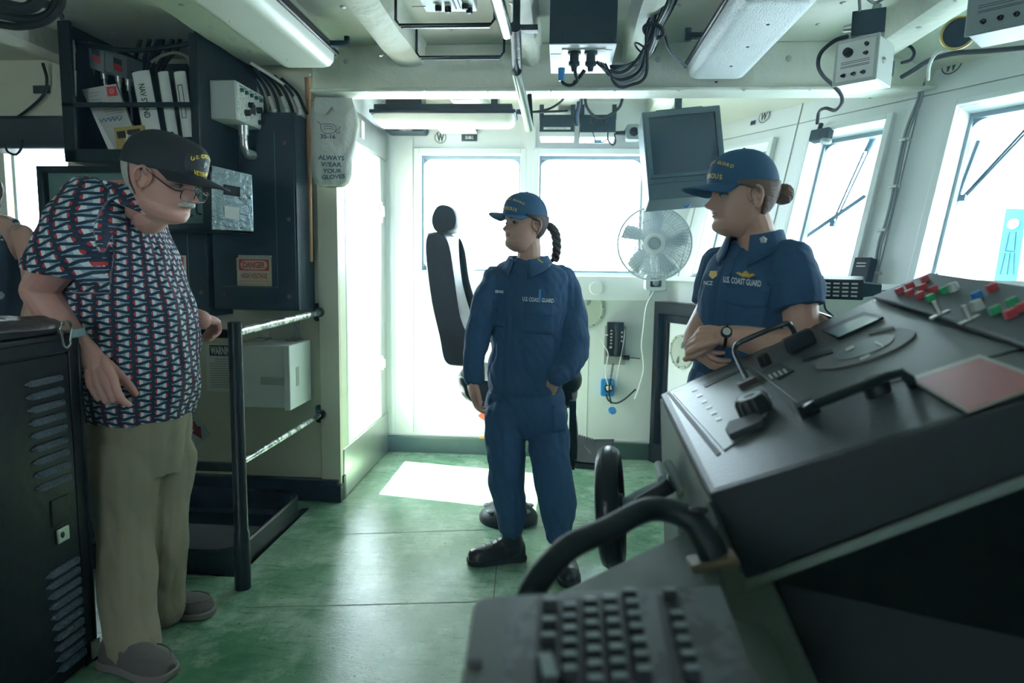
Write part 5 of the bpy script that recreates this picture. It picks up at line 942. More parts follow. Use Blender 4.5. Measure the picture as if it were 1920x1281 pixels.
wiper('window wiper outside the second leaning window, behind the person with a bun', ((1652, 232), (1625, 285)), ((1624, 285), (1562, 420)), ((1500, 452), (1623, 367)))
wiper('window wiper outside the nearest leaning window at the right edge', ((2010, 150), (1985, 180)), ((1975, 190), (1805, 372)), ((1756, 474), (1835, 264)))
# blue carved board seen at the right edge
bd = thing('life_ring_board', 'blue board with a round white shape outdoors at the right edge', 'board', onO(1880, 520, .5)); mb = MB(); P = [onO(px, py, .45) for px, py in [(1862, 535), (1905, 535), (1925, 392), (1886, 391)]]; mb.prism(P, RW * .05); part('panel', mb, mat('blue_board', (.10, .42, .62), .5), bd)
mb = MB(); c = onO(1900, 420, .445); mb.cyl(c, c - RW * .004, .026, .026, 24); part('white_disc', mb, 'paper', bd)
mb = MB()
for a, b in (((1893, 435), (1885, 470)), ((1905, 435), (1902, 470)), ((1885, 470), (1902, 472)), ((1885, 474), (1875, 515)), ((1894, 474), (1888, 515)), ((1902, 474), (1900, 515))): mb.tube([onO(*a, .447), onO(*b, .447)], .0015, 5)
part('carved_line', mb, 'ink', bd)
# ================= HELM CONSOLE, KEYBOARD DESK, CHAIR =================
A = PZ(1238, 740, 1.0); B = PZ(1330, 927, 1.0); Dd = PY(1745, 512, A.y + .02); nC = (B - A).cross(Dd - A).normalized()
if nC.z < 0: nC = -nC
def pc(px, py, d=0): return PP(px, py, A + nC * d, nC)
Cc = pc(1920, 750); uC = (Dd - A).normalized(); eN = (Cc - B).normalized(); vC = (A - B).normalized()
Cx = B + eN * 1.5; Dx = A + uC * .86 ; Dx = Dd
# far top edge runs toward the camera from Dd
Ct = pc(1925, 536); Ct = Dd + (Ct - Dd) * 2.2
nN = eN.cross(V(0, 0, 1)).normalized()
def pn(px, py, d=0): return PP(px, py, B + nN * d, nN)
Bl = pn(1398, 1085); Cl = pn(1920, 887); eL = (Cl - Bl).normalized()
co = thing('helm_console', 'large dark grey helm console with sloping instrument top in the right foreground', 'console', V(.8, 1.4, 0))
M['con'] = mat('console_dark_grey', (.007, .0125, .0155), .48, bump=.12, bscale=120, var=.1)
M['con'].node_tree.nodes['Principled BSDF'].inputs['Specular IOR Level'].default_value = .3
M['conl'] = mat('console_panel_grey', (.07, .088, .092), .40, bump=.06, bscale=90, var=.06)
M['pale'] = mat('pale_green_grey_paint', (.11, .145, .125), .55, var=.08)
Cfar = B + eN * 1.25; Lfar = Bl + eL * 1.25; down = Bl - B
Dbk = Dd + (Cfar - B).normalized() * .0
T = [B, Cfar, Dd + (Ct - Dd) * .5, A]
mb = MB(); q4 = [B, Cfar, Ct if (Ct - Cfar).length < 3 else Dd, Dd, A]
low = [Bl, Lfar, Ct + V(.0, 0, -.45), Dd + V(0, 0, -.42), A + down]
mb.add(q4 + low, [tuple(range(5)), tuple(range(9, 4, -1))] + [(i, 5 + i, 5 + (i + 1) % 5, (i + 1) % 5) for i in range(5)])
bm = bmesh.new(); me = D.meshes.new('x'); me.from_pydata([tuple(v) for v in mb.v], [], mb.f); bm.from_mesh(me); bmesh.ops.recalc_face_normals(bm, faces=bm.faces); mb.f = [[v.index for v in f.verts] for f in bm.faces]; bm.free()
part('upper_housing', mb, 'con', co, bevel=.014)
mb = MB(); mb.hexa([Bl - nN * .0, Lfar, Lfar - V(0, 0, .018), Bl - V(0, 0, .018)] + [p + (-nN if nN.y > 0 else nN) * .012 for p in (Bl, Lfar, Lfar - V(0, 0, .018), Bl - V(0, 0, .018))]); part('edge_trim', mb, 'pale', co, bevel=.003)
# pedestal: end strip leaning like the housing, dark side recessed
inn = nN if nN.y > 0 else -nN
P1, P2, P3, P4 = pn(1342, 985), pn(1398, 1085), pn(1445, 1090), pn(1620, 1500)
P5, P6 = pn(1520, 1500), pn(1352, 1110)
mb = MB(); mb.prism([P1, P2, P3, P4, P5, P6], inn * .03); part('end_strip', mb, 'pale', co, bevel=.004)
mb = MB(); o1 = P2 + inn * .06; mb.hexa([V(.52, o1.y + .04, .0), V(1.5, .80, .0), V(1.5, A.y + .02, .0), V(.60, A.y - .02, .0), Bl + inn * .05 + V(.02, 0, 0), Lfar + inn * .05, V(1.45, A.y, .9), A + down + V(.03, 0, 0)]); part('pedestal', mb, 'ink', co)
mb = MB(); f0, f1 = A + V(.0, 0, -.012), B + V(0, 0, -.012); dn = V(.045, 0, -.34); mb.prism([f0, f1, f1 + down * 1.0, f0 + V(.03, 0, -.45)], V(.02, 0, 0)); part('front_panel', mb, mat('console_front_green_grey', (.055, .075, .065), .5), co)
# shelf in front of the wheel
mb = MB(); zD = .80; mb.prism([PZ(1045, 1112, zD), PZ(1278, 1000, zD), PZ(1352, 1010, zD), PZ(1560, 1420, zD), PZ(1010, 1420, zD)], V(0, 0, -.03)); part('shelf', mb, 'pale', co, bevel=.004)
mb = MB(); mb.prism([p + nC * -.0005 for p in (B * .985 + Dd * .015, Cfar * .99 + Dd * .01, Ct * .99 + A * .01, Dd * .99 + B * .01, A * .985 + Cfar * .015)], nC * .0012); part('top_sheen_skin', mb, mat('console_top_sheen_grey', (.020, .029, .032), .40, bump=.1, bscale=110, var=.12), co)  # lighter copy of the housing grey, window sheen painted onto the top
# inner light panel and seams
def quad(pts, nm, m, d0=.001, t=.002, bev=0, par=None): mb = MB(); mb.prism([pc(x, y, d0) for x, y in pts], nC * t); return part(nm, mb, m, par or co, bevel=bev)
quad([(1262, 739), (1392, 684), (1450, 745), (1428, 800), (1358, 846)], 'switch_panel', 'conl', bev=.001)
quad([(1250, 737), (1256, 735), (1352, 850), (1344, 856)], 'panel_groove', 'ink', t=.001)
quad([(1318, 722), (1400, 688), (1402, 691), (1322, 727)], 'panel_groove', 'con', .0035, .001)
for k in range(6): quad([(1296 + 9 * k, 731 + 11 * k), (1306 + 9 * k, 727 + 11 * k), (1308 + 9 * k, 731 + 11 * k), (1298 + 9 * k, 735 + 11 * k)], 'label_mark', 'ltgrey', .0035, .0008)
quad([(1410, 690), (1640, 585), (1760, 610), (1915, 655), (1700, 712), (1500, 760)], 'instrument_panel', mat('instrument_panel_grey', (.045, .055, .055), .42, bump=.05, bscale=100), bev=.001)
quad([(1542, 622), (1622, 588), (1658, 598), (1572, 637)], 'display_frame', 'con', .004, .006, .001)
quad([(1552, 621), (1621, 592), (1648, 599), (1573, 632)], 'display_window', mat('dull_window', (.20, .26, .26), .25), .011, .001)
# round rudder indicator
oc = pc(1620, 655, .004); rr = (pc(1722, 640, .004) - oc).length * .82
mb = MB(); mb.cyl(oc, oc + nC * .003, rr, rr, 48); part('dial_ring', mb, mat('dial_ring_grey', (.10, .095, .092), .5), co); mb = MB(); mb.cyl(oc + nC * .003, oc + nC * .0045, rr * .6, rr * .6, 40); part('dial_face', mb, 'conl', co)
for a, b in (((1585, 655), (1600, 648)), ((1612, 672), (1630, 664)), ((1640, 640), (1655, 648))): quad([a, b, (b[0] + 2, b[1] + 4), (a[0] + 2, a[1] + 4)], 'dial_mark', 'ltgrey', .009, .001)
quad([(1500, 668), (1560, 655), (1562, 661), (1506, 674)], 'dial_mark', 'con', .009, .001); quad([(1625, 622), (1676, 612), (1678, 617), (1630, 628)], 'dial_mark', 'ink', .009, .001)
def knob(px, py, r, h, m='blackp', nm='knob', flutes=0):
    c = pc(px, py, .003); mb = MB(); F = frame(nC); n = 48; rings = []
    for hh, k in ((0, 1), (h * .75, .98), (h, .86)):
        rings.append([c + F @ V(r * k * (1 + (.06 * math.cos(flutes * 2 * math.pi * i / n) if flutes else 0)) * math.cos(2 * math.pi * i / n), r * k * (1 + (.06 * math.cos(flutes * 2 * math.pi * i / n) if flutes else 0)) * math.sin(2 * math.pi * i / n), hh) for i in range(n)])
    mb.loft(rings); return part(nm, mb, m, co, sharp=50), c
kb, c = knob(1418, 772, .033, .035, flutes=8, nm='rotary_knob')
mb = MB(); ring(mb, c + nC * .0352, nC, .012, .024, 32); part('knob_cap', mb, 'greymetal', kb)
knob(1436, 684, .016, .028, flutes=6); 
c = pc(1505, 655, .003); mb = MB(); mb.cbox(c + nC * .022, uC * .075, vC * .035, nC * .04); part('selector_knob', mb, 'blackp', co, bevel=.008, seg=3)
quad([(1428, 700), (1460, 712), (1490, 697), (1462, 682)], 'switch_plate', 'con', .004, .004, .001)
for k in range(4): quad([(1440 + 9 * k, 704 - 3.5 * k), (1444 + 9 * k, 702 - 3.5 * k), (1450 + 9 * k, 709 - 3.5 * k), (1446 + 9 * k, 711 - 3.5 * k)], 'switch_mark', 'ltgrey', .0085, .001)
quad([(1364, 815), (1370, 800), (1420, 784), (1438, 790), (1432, 800), (1372, 826)], 'lever_slot', 'ink', .003, .012, .002)
def onh(px, py, h): return pc(px, py, h)
mb = MB(); mb.tube([onh(1403, 716, .0), onh(1380, 668, .045), onh(1379, 652, .060), onh(1392, 640, .068), onh(1466, 609, .068), onh(1482, 611, .058), onh(1493, 632, .015)], .0068, 10, smooth=3); part('guard_handle', mb, 'railblk', co)
mb = MB(); mb.cbox(onh(1402, 718, .008), uC * .045, vC * .03, nC * .016); part('handle_foot', mb, mat('brown_black_block', (.04, .025, .02), .5), co, bevel=.002)
mb = MB(); mb.tube([onh(1515, 765, 0), onh(1515, 765, .03), onh(1530, 758, .038), onh(1665, 706, .038), onh(1690, 700, .034), onh(1706, 712, .02), onh(1710, 722, 0)], .0085, 10); mb.cbox(onh(1512, 766, .012), uC * .035, vC * .03, nC * .024); part('lever_handle', mb, 'railblk', co)
mb = MB(); c = pc(1648, 738, .003); mb.lathe(c, nC, [(.022, 0), (.022, .02), (.015, .03), (0, .03)], 20); part('knob', mb, 'blackp', co)
# raised button bank near the top edge
quad([(1640, 562), (1748, 519), (2050, 565), (2050, 700), (1905, 650)], 'button_panel', mat('button_bank_grey', (.012, .022, .028), .5), .002, .012, .003)
MR, MG, MBl = mat('red_button', (.42, .05, .06), .4), mat('green_button_cap', (.03, .30, .12), .4), mat('blue_button', (.02, .14, .40), .4)
for px, py, m_ in [(1689, 550, MR), (1708, 554, MR), (1727, 559, MR), (1708, 540, MR), (1732, 544, MR), (1752, 548, MR), (1736, 528, MR), (1747, 564, MG), (1773, 550, MG), (1834, 560, MBl), (1863, 545, MR), (1869, 588, MG), (1901, 573, MG), (1897, 595, MR), (1922, 582, MR)]:
    p = pc(px, py, .014); mb = MB(); mb.cbox(p + nC * .007, uC * .020, vC * .012, nC * .016); part('push_button', mb, m_, co, bevel=.0015)
for px, py in ((1762, 590), (1818, 600)):
    p = pc(px, py, .014); mb = MB(); mb.cbox(p, uC * .04, vC * .014, nC * .004); mb.tube([p, p + nC * .03], .005, 8); part('toggle_switch', mb, 'steel', co)
for px, py in ((1790, 545), (1835, 580)): p = pc(px, py, .014); mb = MB(); mb.lathe(p, nC, [(.012, 0), (.010, .018), (0, .02)], 16); part('knob', mb, 'ltgrey', co)
pl = thing('warning_placard', 'dull red placard with a pale border lying on the near top of the console', 'placard', pc(1815, 730, .004)); mb = MB(); mb.prism([pc(x, y, .004) for x, y in ((1702, 713), (1838, 668), (1975, 718), (1815, 776))], nC * .004); part('backing', mb, mat('placard_border', (.32, .30, .26), .4), pl, bevel=.001)
mb = MB(); mb.prism([pc(x, y, .0082) for x, y in ((1714, 713), (1838, 672), (1960, 717), (1816, 769))], nC * .0006); part('red_field', mb, mat('faded_red', (.27, .035, .04), .35), pl)
# chrome fittings behind the far edge
mb = MB()
for k in range(2): a = PY(1512 + 6 * k, 583 + 8 * k, 2.0); b = PY(1560 + 6 * k, 600 + 9 * k, 1.93); mb.cyl(a, b, .009, .009, 14)
solo('chrome_handle', mb, 'chrome', 'pair of short chrome bars just beyond the far edge of the console', 'handle')
mb = MB(); a = PY(1520, 600, 1.98); mb.cyl(a, V(a.x, a.y, .0), .012, .012, 12); solo('console_stanchion', mb, 'slate', 'thin upright support under the chrome bars beyond the console', 'support')
# steering wheel
wc = PY(1146, 950, 1.62); wa = Matrix.Rotation(math.radians(-7.5), 3, 'Z') @ V(1, 0, 0); wa = V(wa.x, wa.y, .10).normalized()
wh = thing('steering_wheel', 'black ship steering wheel seen edge-on in front of the console', 'steering wheel', wc - V(0, 0, .15)); mb = MB(); F = frame(wa); n = 64; R0 = .128; rings = []
for i in range(n):
    a = 2 * math.pi * i / n; c_ = V(math.cos(a), math.sin(a), 0); rings.append([wc + F @ (c_ * (R0 + .019 * math.cos(t)) + V(0, 0, .027 * math.sin(t))) for t in [2 * math.pi * k / 12 for k in range(12)]])
rings.append(rings[0]); mb.loft(rings, caps=False); part('rim', mb, 'railblk', wh)
mb = MB(); mb.torus(wc - F @ V(0, 0, .010), wa, R0 + .0175, .0022, 60, 6); part('rim_seam', mb, 'con', wh)
for k in range(3): a = 2 * math.pi * k / 3 + .5; mb = MB(); mb.tube([wc + F @ V(.02 * math.cos(a), .02 * math.sin(a), .012), wc + F @ V(R0 * math.cos(a), R0 * math.sin(a), 0)], .009, 8); part('spoke', mb, 'railblk', wh)
mb = MB(); mb.lathe(wc - wa * .02, wa, [(.03, 0), (.035, .02), (.03, .05), (.0, .05)], 24); part('hub', mb, 'railblk', wh)
mb = MB(); e = PY(1262, 905, 1.56); mb.cyl(wc + wa * .02, e, .016, .020, 16); part('shaft', mb, 'greymetal', wh)
mb = MB(); mb.cyl(PY(1196, 945, 1.40), PY(1255, 912, 1.38), .014, .016, 14); solo('column_lever', mb, 'con', 'short dark lever arm beside the steering wheel shaft', 'lever')
for (a, b) in (((1252, 868), (1282, 925)), ((1234, 872), (1242, 900))): mb = MB(); mb.cyl(PY(*a, 1.50), PY(*b, 1.42), .010, .010, 10); part('front_strut', mb, 'greymetal', co)
# grab bar
gb_ = thing('grab_bar', 'thick dark bent grab bar sticking out from the console over the keyboard', 'grab bar', PY(1340, 1045, .98)); mb = MB()
P = [PY(985, 1150, .84), PY(1006, 1095, .86), PY(1062, 1030, .90), PY(1140, 992, .95), PY(1218, 955, 1.0), PY(1290, 970, 1.0), PY(1322, 1010, .98), PY(1340, 1045, .97)]
mb.tube(P, [.018, .018, .018, .0175, .018, .019, .021, .022], 14, smooth=4); part('bar', mb, 'con', gb_)
mb = MB(); mb.ell(PY(1308, 957, .985), (.016, .008, .006), None, 14, 8); part('bolt_recess', mb, 'ink', gb_)
mb = MB(); p = PY(1336, 1052, .965); mb.cbox(p, V(.065, -.01, .02), V(0, .04, 0), V(-.004, 0, .012)); part('end_block', mb, mat('worn_tan_edge', (.14, .10, .06), .5), gb_, bevel=.003)
# keyboard
zK = .985
kbd = thing('console_keyboard', 'blurred industrial keyboard panel at the bottom edge, nearest the camera', 'keyboard', PZ(1120, 1250, zK - .03))
def pk(px, py, d=0): return PZ(px, py, zK + d)
co4 = [pk(900, 1118), pk(1345, 1098), pk(1475, 1440), pk(845, 1440)]
mb = MB(); mb.prism([pk(888, 1135), pk(893, 1124), pk(905, 1119), pk(1345, 1098), pk(1353, 1102), pk(1480, 1440), pk(840, 1440)], V(0, 0, -.03)); part('case', mb, mat('keyboard_olive_grey', (.06, .075, .068), .5, var=.15, vscale=30), kbd, bevel=.003)
mb = MB(); mb.prism([pk(952, 1120, .001), pk(1350, 1100, .001), pk(1478, 1440, .001), pk(930, 1440, .001)], V(0, 0, .0015)); part('top_plate', mb, mat('keyboard_worn_plate', (.055, .07, .078), .42, wear=(.012, .018, .02), wscale=22, wth=.5), kbd)
mb = MB(); mb.prism([pk(1009, 1128, .003), pk(1196, 1118, .003), pk(1245, 1440, .003), pk(990, 1440, .003)], V(0, 0, .001)); mb.prism([pk(1232, 1118, .003), pk(1275, 1116, .003), pk(1355, 1440, .003), pk(1285, 1440, .003)], V(0, 0, .001)); part('key_well', mb, 'ink', kbd)
M['key'] = mat('key_top_lit_grey', (.20, .25, .26), .3, bump=.05)
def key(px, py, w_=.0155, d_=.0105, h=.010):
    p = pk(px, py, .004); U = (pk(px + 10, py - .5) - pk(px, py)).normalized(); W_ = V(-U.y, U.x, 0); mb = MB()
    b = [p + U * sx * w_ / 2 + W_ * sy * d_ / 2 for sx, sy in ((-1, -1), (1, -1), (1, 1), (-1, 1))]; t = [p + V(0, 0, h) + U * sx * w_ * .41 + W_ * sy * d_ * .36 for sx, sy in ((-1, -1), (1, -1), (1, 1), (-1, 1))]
    mb.hexa(b + t); kk = part('key', mb, 'ink', kbd, bevel=.0008); mb = MB(); mb.hexa([q + V(0, 0, .0002) for q in t] + [q + V(0, 0, .0012) for q in t]); part('key_top_lit', mb, 'key', kk)  # black body, grey top plate: light on the key tops put into colour
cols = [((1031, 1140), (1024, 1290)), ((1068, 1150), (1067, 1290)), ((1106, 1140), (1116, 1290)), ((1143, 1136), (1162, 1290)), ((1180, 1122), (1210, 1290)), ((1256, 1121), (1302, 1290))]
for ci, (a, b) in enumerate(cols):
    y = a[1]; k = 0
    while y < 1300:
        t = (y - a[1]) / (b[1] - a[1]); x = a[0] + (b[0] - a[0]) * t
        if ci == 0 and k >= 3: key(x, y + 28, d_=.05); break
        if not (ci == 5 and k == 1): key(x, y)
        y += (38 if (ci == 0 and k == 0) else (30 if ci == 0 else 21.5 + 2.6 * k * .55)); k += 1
mb = MB(); p = pk(892, 1245, .0); mb.lathe(p, V(0, 0, 1), [(.007, 0), (.006, .003), (0, .003)], 14); part('screw', mb, 'ink', kbd)
mb = MB(); mb.prism([PZ(905, 1500, .90), PZ(900, 1140, .955), PZ(1345, 1110, .955), PZ(1480, 1500, .90)], V(0, 0, -.02)); sk = part('support_tray', mb, 'con', kbd)
mb = MB(); mb.box(.05, .12, .35, .45, 0, .93); part('support_leg', mb, 'con', kbd)
# ---------------- pilot chair ----------------
ch = thing('pilot_chair', 'tall black pilot chair with headrest behind the person with a braid', 'chair', PZ(955, 975, 0))
Yc = 3.75
M['leather'] = mat('black_vinyl', (.008, .016, .020), .38, bump=.1, bscale=200); M['leather'].node_tree.nodes['Principled BSDF'].inputs['Specular IOR Level'].default_value = .3
def pad(prof, y0, y1, nm, bulge=.02, m='leather'):
    """side outline given in pixels at depth, extruded across the chair with rounded edges"""
    P0 = [PY(px, py, (y0 + y1) / 2) for px, py in prof]; c = sum(P0, V(0, 0, 0)) / len(P0); rings = []
    for t, s in ((0, .86), (.06, .95), (.2, 1), (.5, 1.02), (.8, 1), (.94, .95), (1, .86)): rings.append([V(c.x + (p.x - c.x) * s, y0 + (y1 - y0) * t, c.z + (p.z - c.z) * (s * .3 + .7)) for p in P0])
    mb = MB(); mb.loft(rings); f = mb.f; bm = bmesh.new(); me = D.meshes.new('x'); me.from_pydata([tuple(v) for v in mb.v], [], mb.f); bm.from_mesh(me); bmesh.ops.recalc_face_normals(bm, faces=bm.faces); mb.f = [[v.index for v in f.verts] for f in bm.faces]; bm.free()
    return part(nm, mb, m, ch, sharp=50)
def smoothpoly(pts, k=4):
    P = [V(x, y, 0) for x, y in pts]; n = len(P); out = []
    for i in range(n):
        a, b, c, d = P[i - 1], P[i], P[(i + 1) % n], P[(i + 2) % n]
        for j in range(k): t = j / k; q = 0.5 * ((2 * b) + (c - a) * t + (2 * a - 5 * b + 4 * c - d) * t * t + (3 * b - a - 3 * c + d) * t ** 3); out.append((q.x, q.y))
    return out
pad(smoothpoly([(822, 438), (845, 440), (858, 462), (868, 520), (880, 590), (902, 640), (898, 672), (868, 677), (848, 668), (838, 625), (822, 560), (811, 480), (812, 445)]), 3.50, 4.02, 'backrest')
pad(smoothpoly([(826, 392), (842, 388), (858, 395), (866, 412), (862, 430), (845, 438), (824, 436), (816, 415)]), 3.62, 3.92, 'headrest')
pad(smoothpoly([(862, 446), (872, 470), (880, 520), (892, 560), (904, 600), (912, 640), (905, 645), (893, 610), (880, 575), (868, 530), (862, 480)]), 3.46, 3.54, 'back_shell')
pad(smoothpoly([(875, 690), (930, 700), (1000, 700), (1060, 705), (1080, 720), (1075, 745), (1040, 752), (930, 748), (880, 732), (868, 705)]), 3.48, 4.04, 'seat')
for y in (3.42, 4.08): mb = MB(); mb.tube([PY(880, 640, y), PY(930, 632, y), PY(1010, 632, y), PY(1050, 640, y)], [.022, .026, .026, .02], 12, smooth=4); mb.tube([PY(900, 640, y), PY(905, 720, y)], .014, 8); part('armrest', mb, 'leather', ch)
mb = MB(); mb.ell(PY(1068, 712, 3.52), (.065, .07, .075)); part('seat_bolster', mb, 'leather', ch)
bc = PZ(955, 965, 0); bc = V(bc.x, 3.52, 0); mb = MB(); mb.lathe(bc, V(0, 0, 1), [(.155, 0), (.157, .02), (.15, .035), (.12, .07), (.06, .095), (.05, .10), (.05, .12), (0, .12)], 40); part('base', mb, 'blackp', ch)
for k in range(7): a = 2 * math.pi * k / 7 + .3; mb = MB(); mb.ell(bc + V(.115 * math.cos(a), .115 * math.sin(a), .068), (.026, .026, .010)); part('base_cutout', mb, 'greymetal', ch)
mb = MB(); mb.cyl(bc + V(0, 0, .1), V(bc.x, bc.y + .12, .62), .045, .04, 24); part('pedestal', mb, 'blackp', ch)
fa = PY(1075, 760, 3.5); mb = MB(); mb.tube([PY(1066, 722, 3.5), PY(1072, 760, 3.5), PY(1078, 810, 3.5), PY(1076, 872, 3.5)], .016, 8, smooth=3); mb.box(PY(1067, 800, 3.48).x, PY(1079, 800, 3.48).x, 3.44, 3.5, PY(1072, 877, 3.48).z, PY(1072, 750, 3.48).z); part('footrest_arm', mb, 'railblk', ch)
F0, F1, F2, F3, F4, F5 = [PY(*p) for p in ((1078, 815, 3.95), (1078, 868, 3.45), (1115, 826, 3.95), (1118, 873, 3.45), (1150, 826, 3.95), (1128, 873, 3.45))]
fr_ = MB(); 
for k in range(17):
    t = k / 16; a = F0 * (1 - t) + F4 * t if 0 else (F0.lerp(F2, min(1, t * 2)) if t < .5 else F2.lerp(F4, (t - .5) * 2)); b = F1.lerp(F5, t); d = (b - a); fr_.cbox((a + b) / 2 + V(0, 0, .004), V(.012, 0, 0), d, V(0, 0, .008))
part('footrest_tread', fr_, 'rubber', ch)
mb = MB(); mb.prism([F1, F5, F4, F2, F0], V(0, 0, -.03)); part('footrest', mb, mat('footrest_grey', (.06, .07, .075), .4), ch, bevel=.003)
# ================= PEOPLE =================
def remesh(mb, vox, smooth=1, fac=.5):
    me = D.meshes.new('tmp'); me.from_pydata([tuple(v) for v in mb.v], [], mb.f); ob = D.objects.new('tmp', me); COL.objects.link(ob)
    m = ob.modifiers.new('r', 'REMESH'); m.mode = 'VOXEL'; m.voxel_size = vox; m.adaptivity = 0
    if smooth: s = ob.modifiers.new('s', 'SMOOTH'); s.factor = fac; s.iterations = smooth
    dg = bpy.context.evaluated_depsgraph_get(); ev = ob.evaluated_get(dg); e = ev.to_mesh(); n = len(e.vertices); co = np.empty(n * 3, dtype=np.float32); e.vertices.foreach_get('co', co)
    no = np.empty(n * 3, dtype=np.float32); e.vertices.foreach_get('normal', no); fs = [tuple(p.vertices) for p in e.polygons]; ev.to_mesh_clear(); D.objects.remove(ob); D.meshes.remove(me)
    return co.reshape(-1, 3), no.reshape(-1, 3), fs
def limb(mb, P, R_, n=16, k=5, ends=True):
    P = [Vector(p) for p in P]
    if len(P) > 2: Q, rr = catmull(P, k, R_)
    else: Q, rr = P, R_
    mb.tube(Q, rr, n)
    if ends: mb.ell(P[0], R_[0], None, 14, 8); mb.ell(P[-1], R_[-1], None, 14, 8)
def oval(c, X, Y, n=28, e=1.0):
    out = []
    for i in range(n):
        a = 2 * math.pi * i / n; ca, sa = math.cos(a), math.sin(a); out.append(Vector(c) + Vector(X) * math.copysign(abs(ca) ** e, ca) + Vector(Y) * math.copysign(abs(sa) ** e, sa))
    return out
def trunk(mb, secs, e=.85, k=4, n=28):
    """secs: (centre, X half-vector, Y half-vector); interpolated"""
    C = [Vector(s[0]) for s in secs]; X = [Vector(s[1]) for s in secs]; Y = [Vector(s[2]) for s in secs]; C2, _ = catmull(C, k); X2, _ = catmull(X, k); Y2, _ = catmull(Y, k)
    mb.loft([oval(c, x, y, n, e) for c, x, y in zip(C2, X2, Y2)])
ZH = [-.010, 0, .012, .03, .048, .06, .075, .092, .11, .13, .15, .17, .19, .207, .219, .2245]
FH = [.040, .064, .080, .085, .083, .085, .084, .082, .081, .089, .091, .087, .074, .053, .028, .004]
BH = [-.000, -.012, -.025, -.04, -.055, -.065, -.078, -.088, -.096, -.101, -.101, -.096, -.083, -.062, -.035, -.004]
WH = [.02, .036, .046, .055, .061, .064, .067, .070, .073, .0755, .0765, .075, .067, .052, .03, .004]
def G(x, s): return math.exp(-(x / s) ** 2 / 2)
def hsurf(th, z, o=None, off=0.0):
    """head surface, local: x right side of the person, y forward, z up from the chin"""
    o = o or {}; F_ = np.interp(z, ZH, FH); B_ = np.interp(z, ZH, BH); W_ = np.interp(z, ZH, WH) * o.get('wide', 1)
    if z < .05: W_ += o.get('jowl', 0) * G(z - .02, .025)
    cy = (F_ + B_) / 2; ry = (F_ - B_) / 2; x = (W_ + off) * math.sin(th); y = cy + (ry + off) * math.copysign(abs(math.cos(th)) ** .9, math.cos(th))
    if math.cos(th) > 0:
        fz = max(0, math.cos(th)) ** .5; ns = o.get('nose', 1)
        na = np.interp(z, [.068, .073, .079, .085, .10, .118, .13, .14], [0, .006, .021, .025, .014, .006, .002, 0]) * ns; nw = np.interp(z, [.07, .085, .12], [.0105, .0085, .007])
        d = na * G(x, nw) + .008 * ns * (G(x - .0135, .005) + G(x + .0135, .005)) * G(z - .0785, .005)
        lp = o.get('lips', 1)
        d += lp * (.0055 * G(z - .0645, .0032) + .006 * G(z - .0535, .0038)) * G(x, .015) - .005 * G(z - .0590, .0016) * G(x, .019) - .005 * G(z - .043, .006) * G(x, .022) + .007 * G(z - .020, .011) * G(x, .018)
        for sx in (-1, 1):
            ex = sx * .031; d += -.0125 * G(x - ex, .0125) * G(z - .111, .009) + .0045 * G(x - sx * .042, .015) * G(z - .084, .014) + .0035 * G(x - sx * .028, .018) * G(z - .127, .005)
        d += -.003 * G(x, .008) * G(z - .127, .006)
        y += d * fz
    return V(x, y, z)
def head_frame(c, face, pitch, S, roll=0):
    """c: centre (between the ears), face: horizontal direction; pitch>0 looks down"""
    f = Vector(face).normalized(); f = V(f.x, f.y, 0).normalized(); r = f.cross(V(0, 0, 1)); q = Matrix.Rotation(-pitch, 3, r); f2 = q @ f; u2 = q @ V(0, 0, 1); q2 = Matrix.Rotation(roll, 3, f2); r2 = q2 @ r; u2 = q2 @ u2
    R_ = Matrix((r2, f2, u2)).transposed().to_4x4(); return Matrix.Translation(Vector(c)) @ R_ @ Matrix.Scale(S, 4) @ Matrix.Translation(V(0, .0, -.105))
def head_mesh(mb, H, o=None, nu=150, nv=120):
    rings = []
    zs = np.linspace(-.009, .2243, nv)
    for z in zs: rings.append([H @ hsurf(u - .55 * math.sin(u), z, o) for u in [2 * math.pi * i / nu for i in range(nu)]])
    mb.loft(rings)
    for s in (-1, 1):   # ears
        c = V(s * .0745 * (o or {}).get('wide', 1), -.012 + (o or {}).get('eary', 0), .102); es = (o or {}).get('ear', 1); E_ = Matrix.Rotation(s * .35, 4, 'Z') @ Matrix.Rotation(-.15, 4, 'X'); T_ = H @ Matrix.Translation(c) @ E_
        m2 = MB(); m2.ell(V(0, 0, 0), (.005, .013 * es, .026 * es), None, 16, 10); pts = [V(s * .006, .012 * es, -.012 * es), V(s * .008, .017 * es, .008 * es), V(s * .009, .010 * es, .026 * es), V(s * .011, -.006 * es, .031 * es), V(s * .012, -.018 * es, .020 * es), V(s * .011, -.019 * es, .002), V(s * .009, -.012 * es, -.016 * es), V(s * .007, -.002, -.028 * es), V(s * .004, .006 * es, -.026 * es)]
        m2.tube(pts, [.0035, .0035, .004, .0045, .0045, .0045, .0045, .0055, .005], 8, smooth=4); m2.tube([V(s * .007, .004 * es, .014 * es), V(s * .009, -.008 * es, .010 * es), V(s * .008, -.008 * es, -.008 * es)], .003, 6, smooth=4); mb.add([T_ @ p for p in m2.v], m2.f)
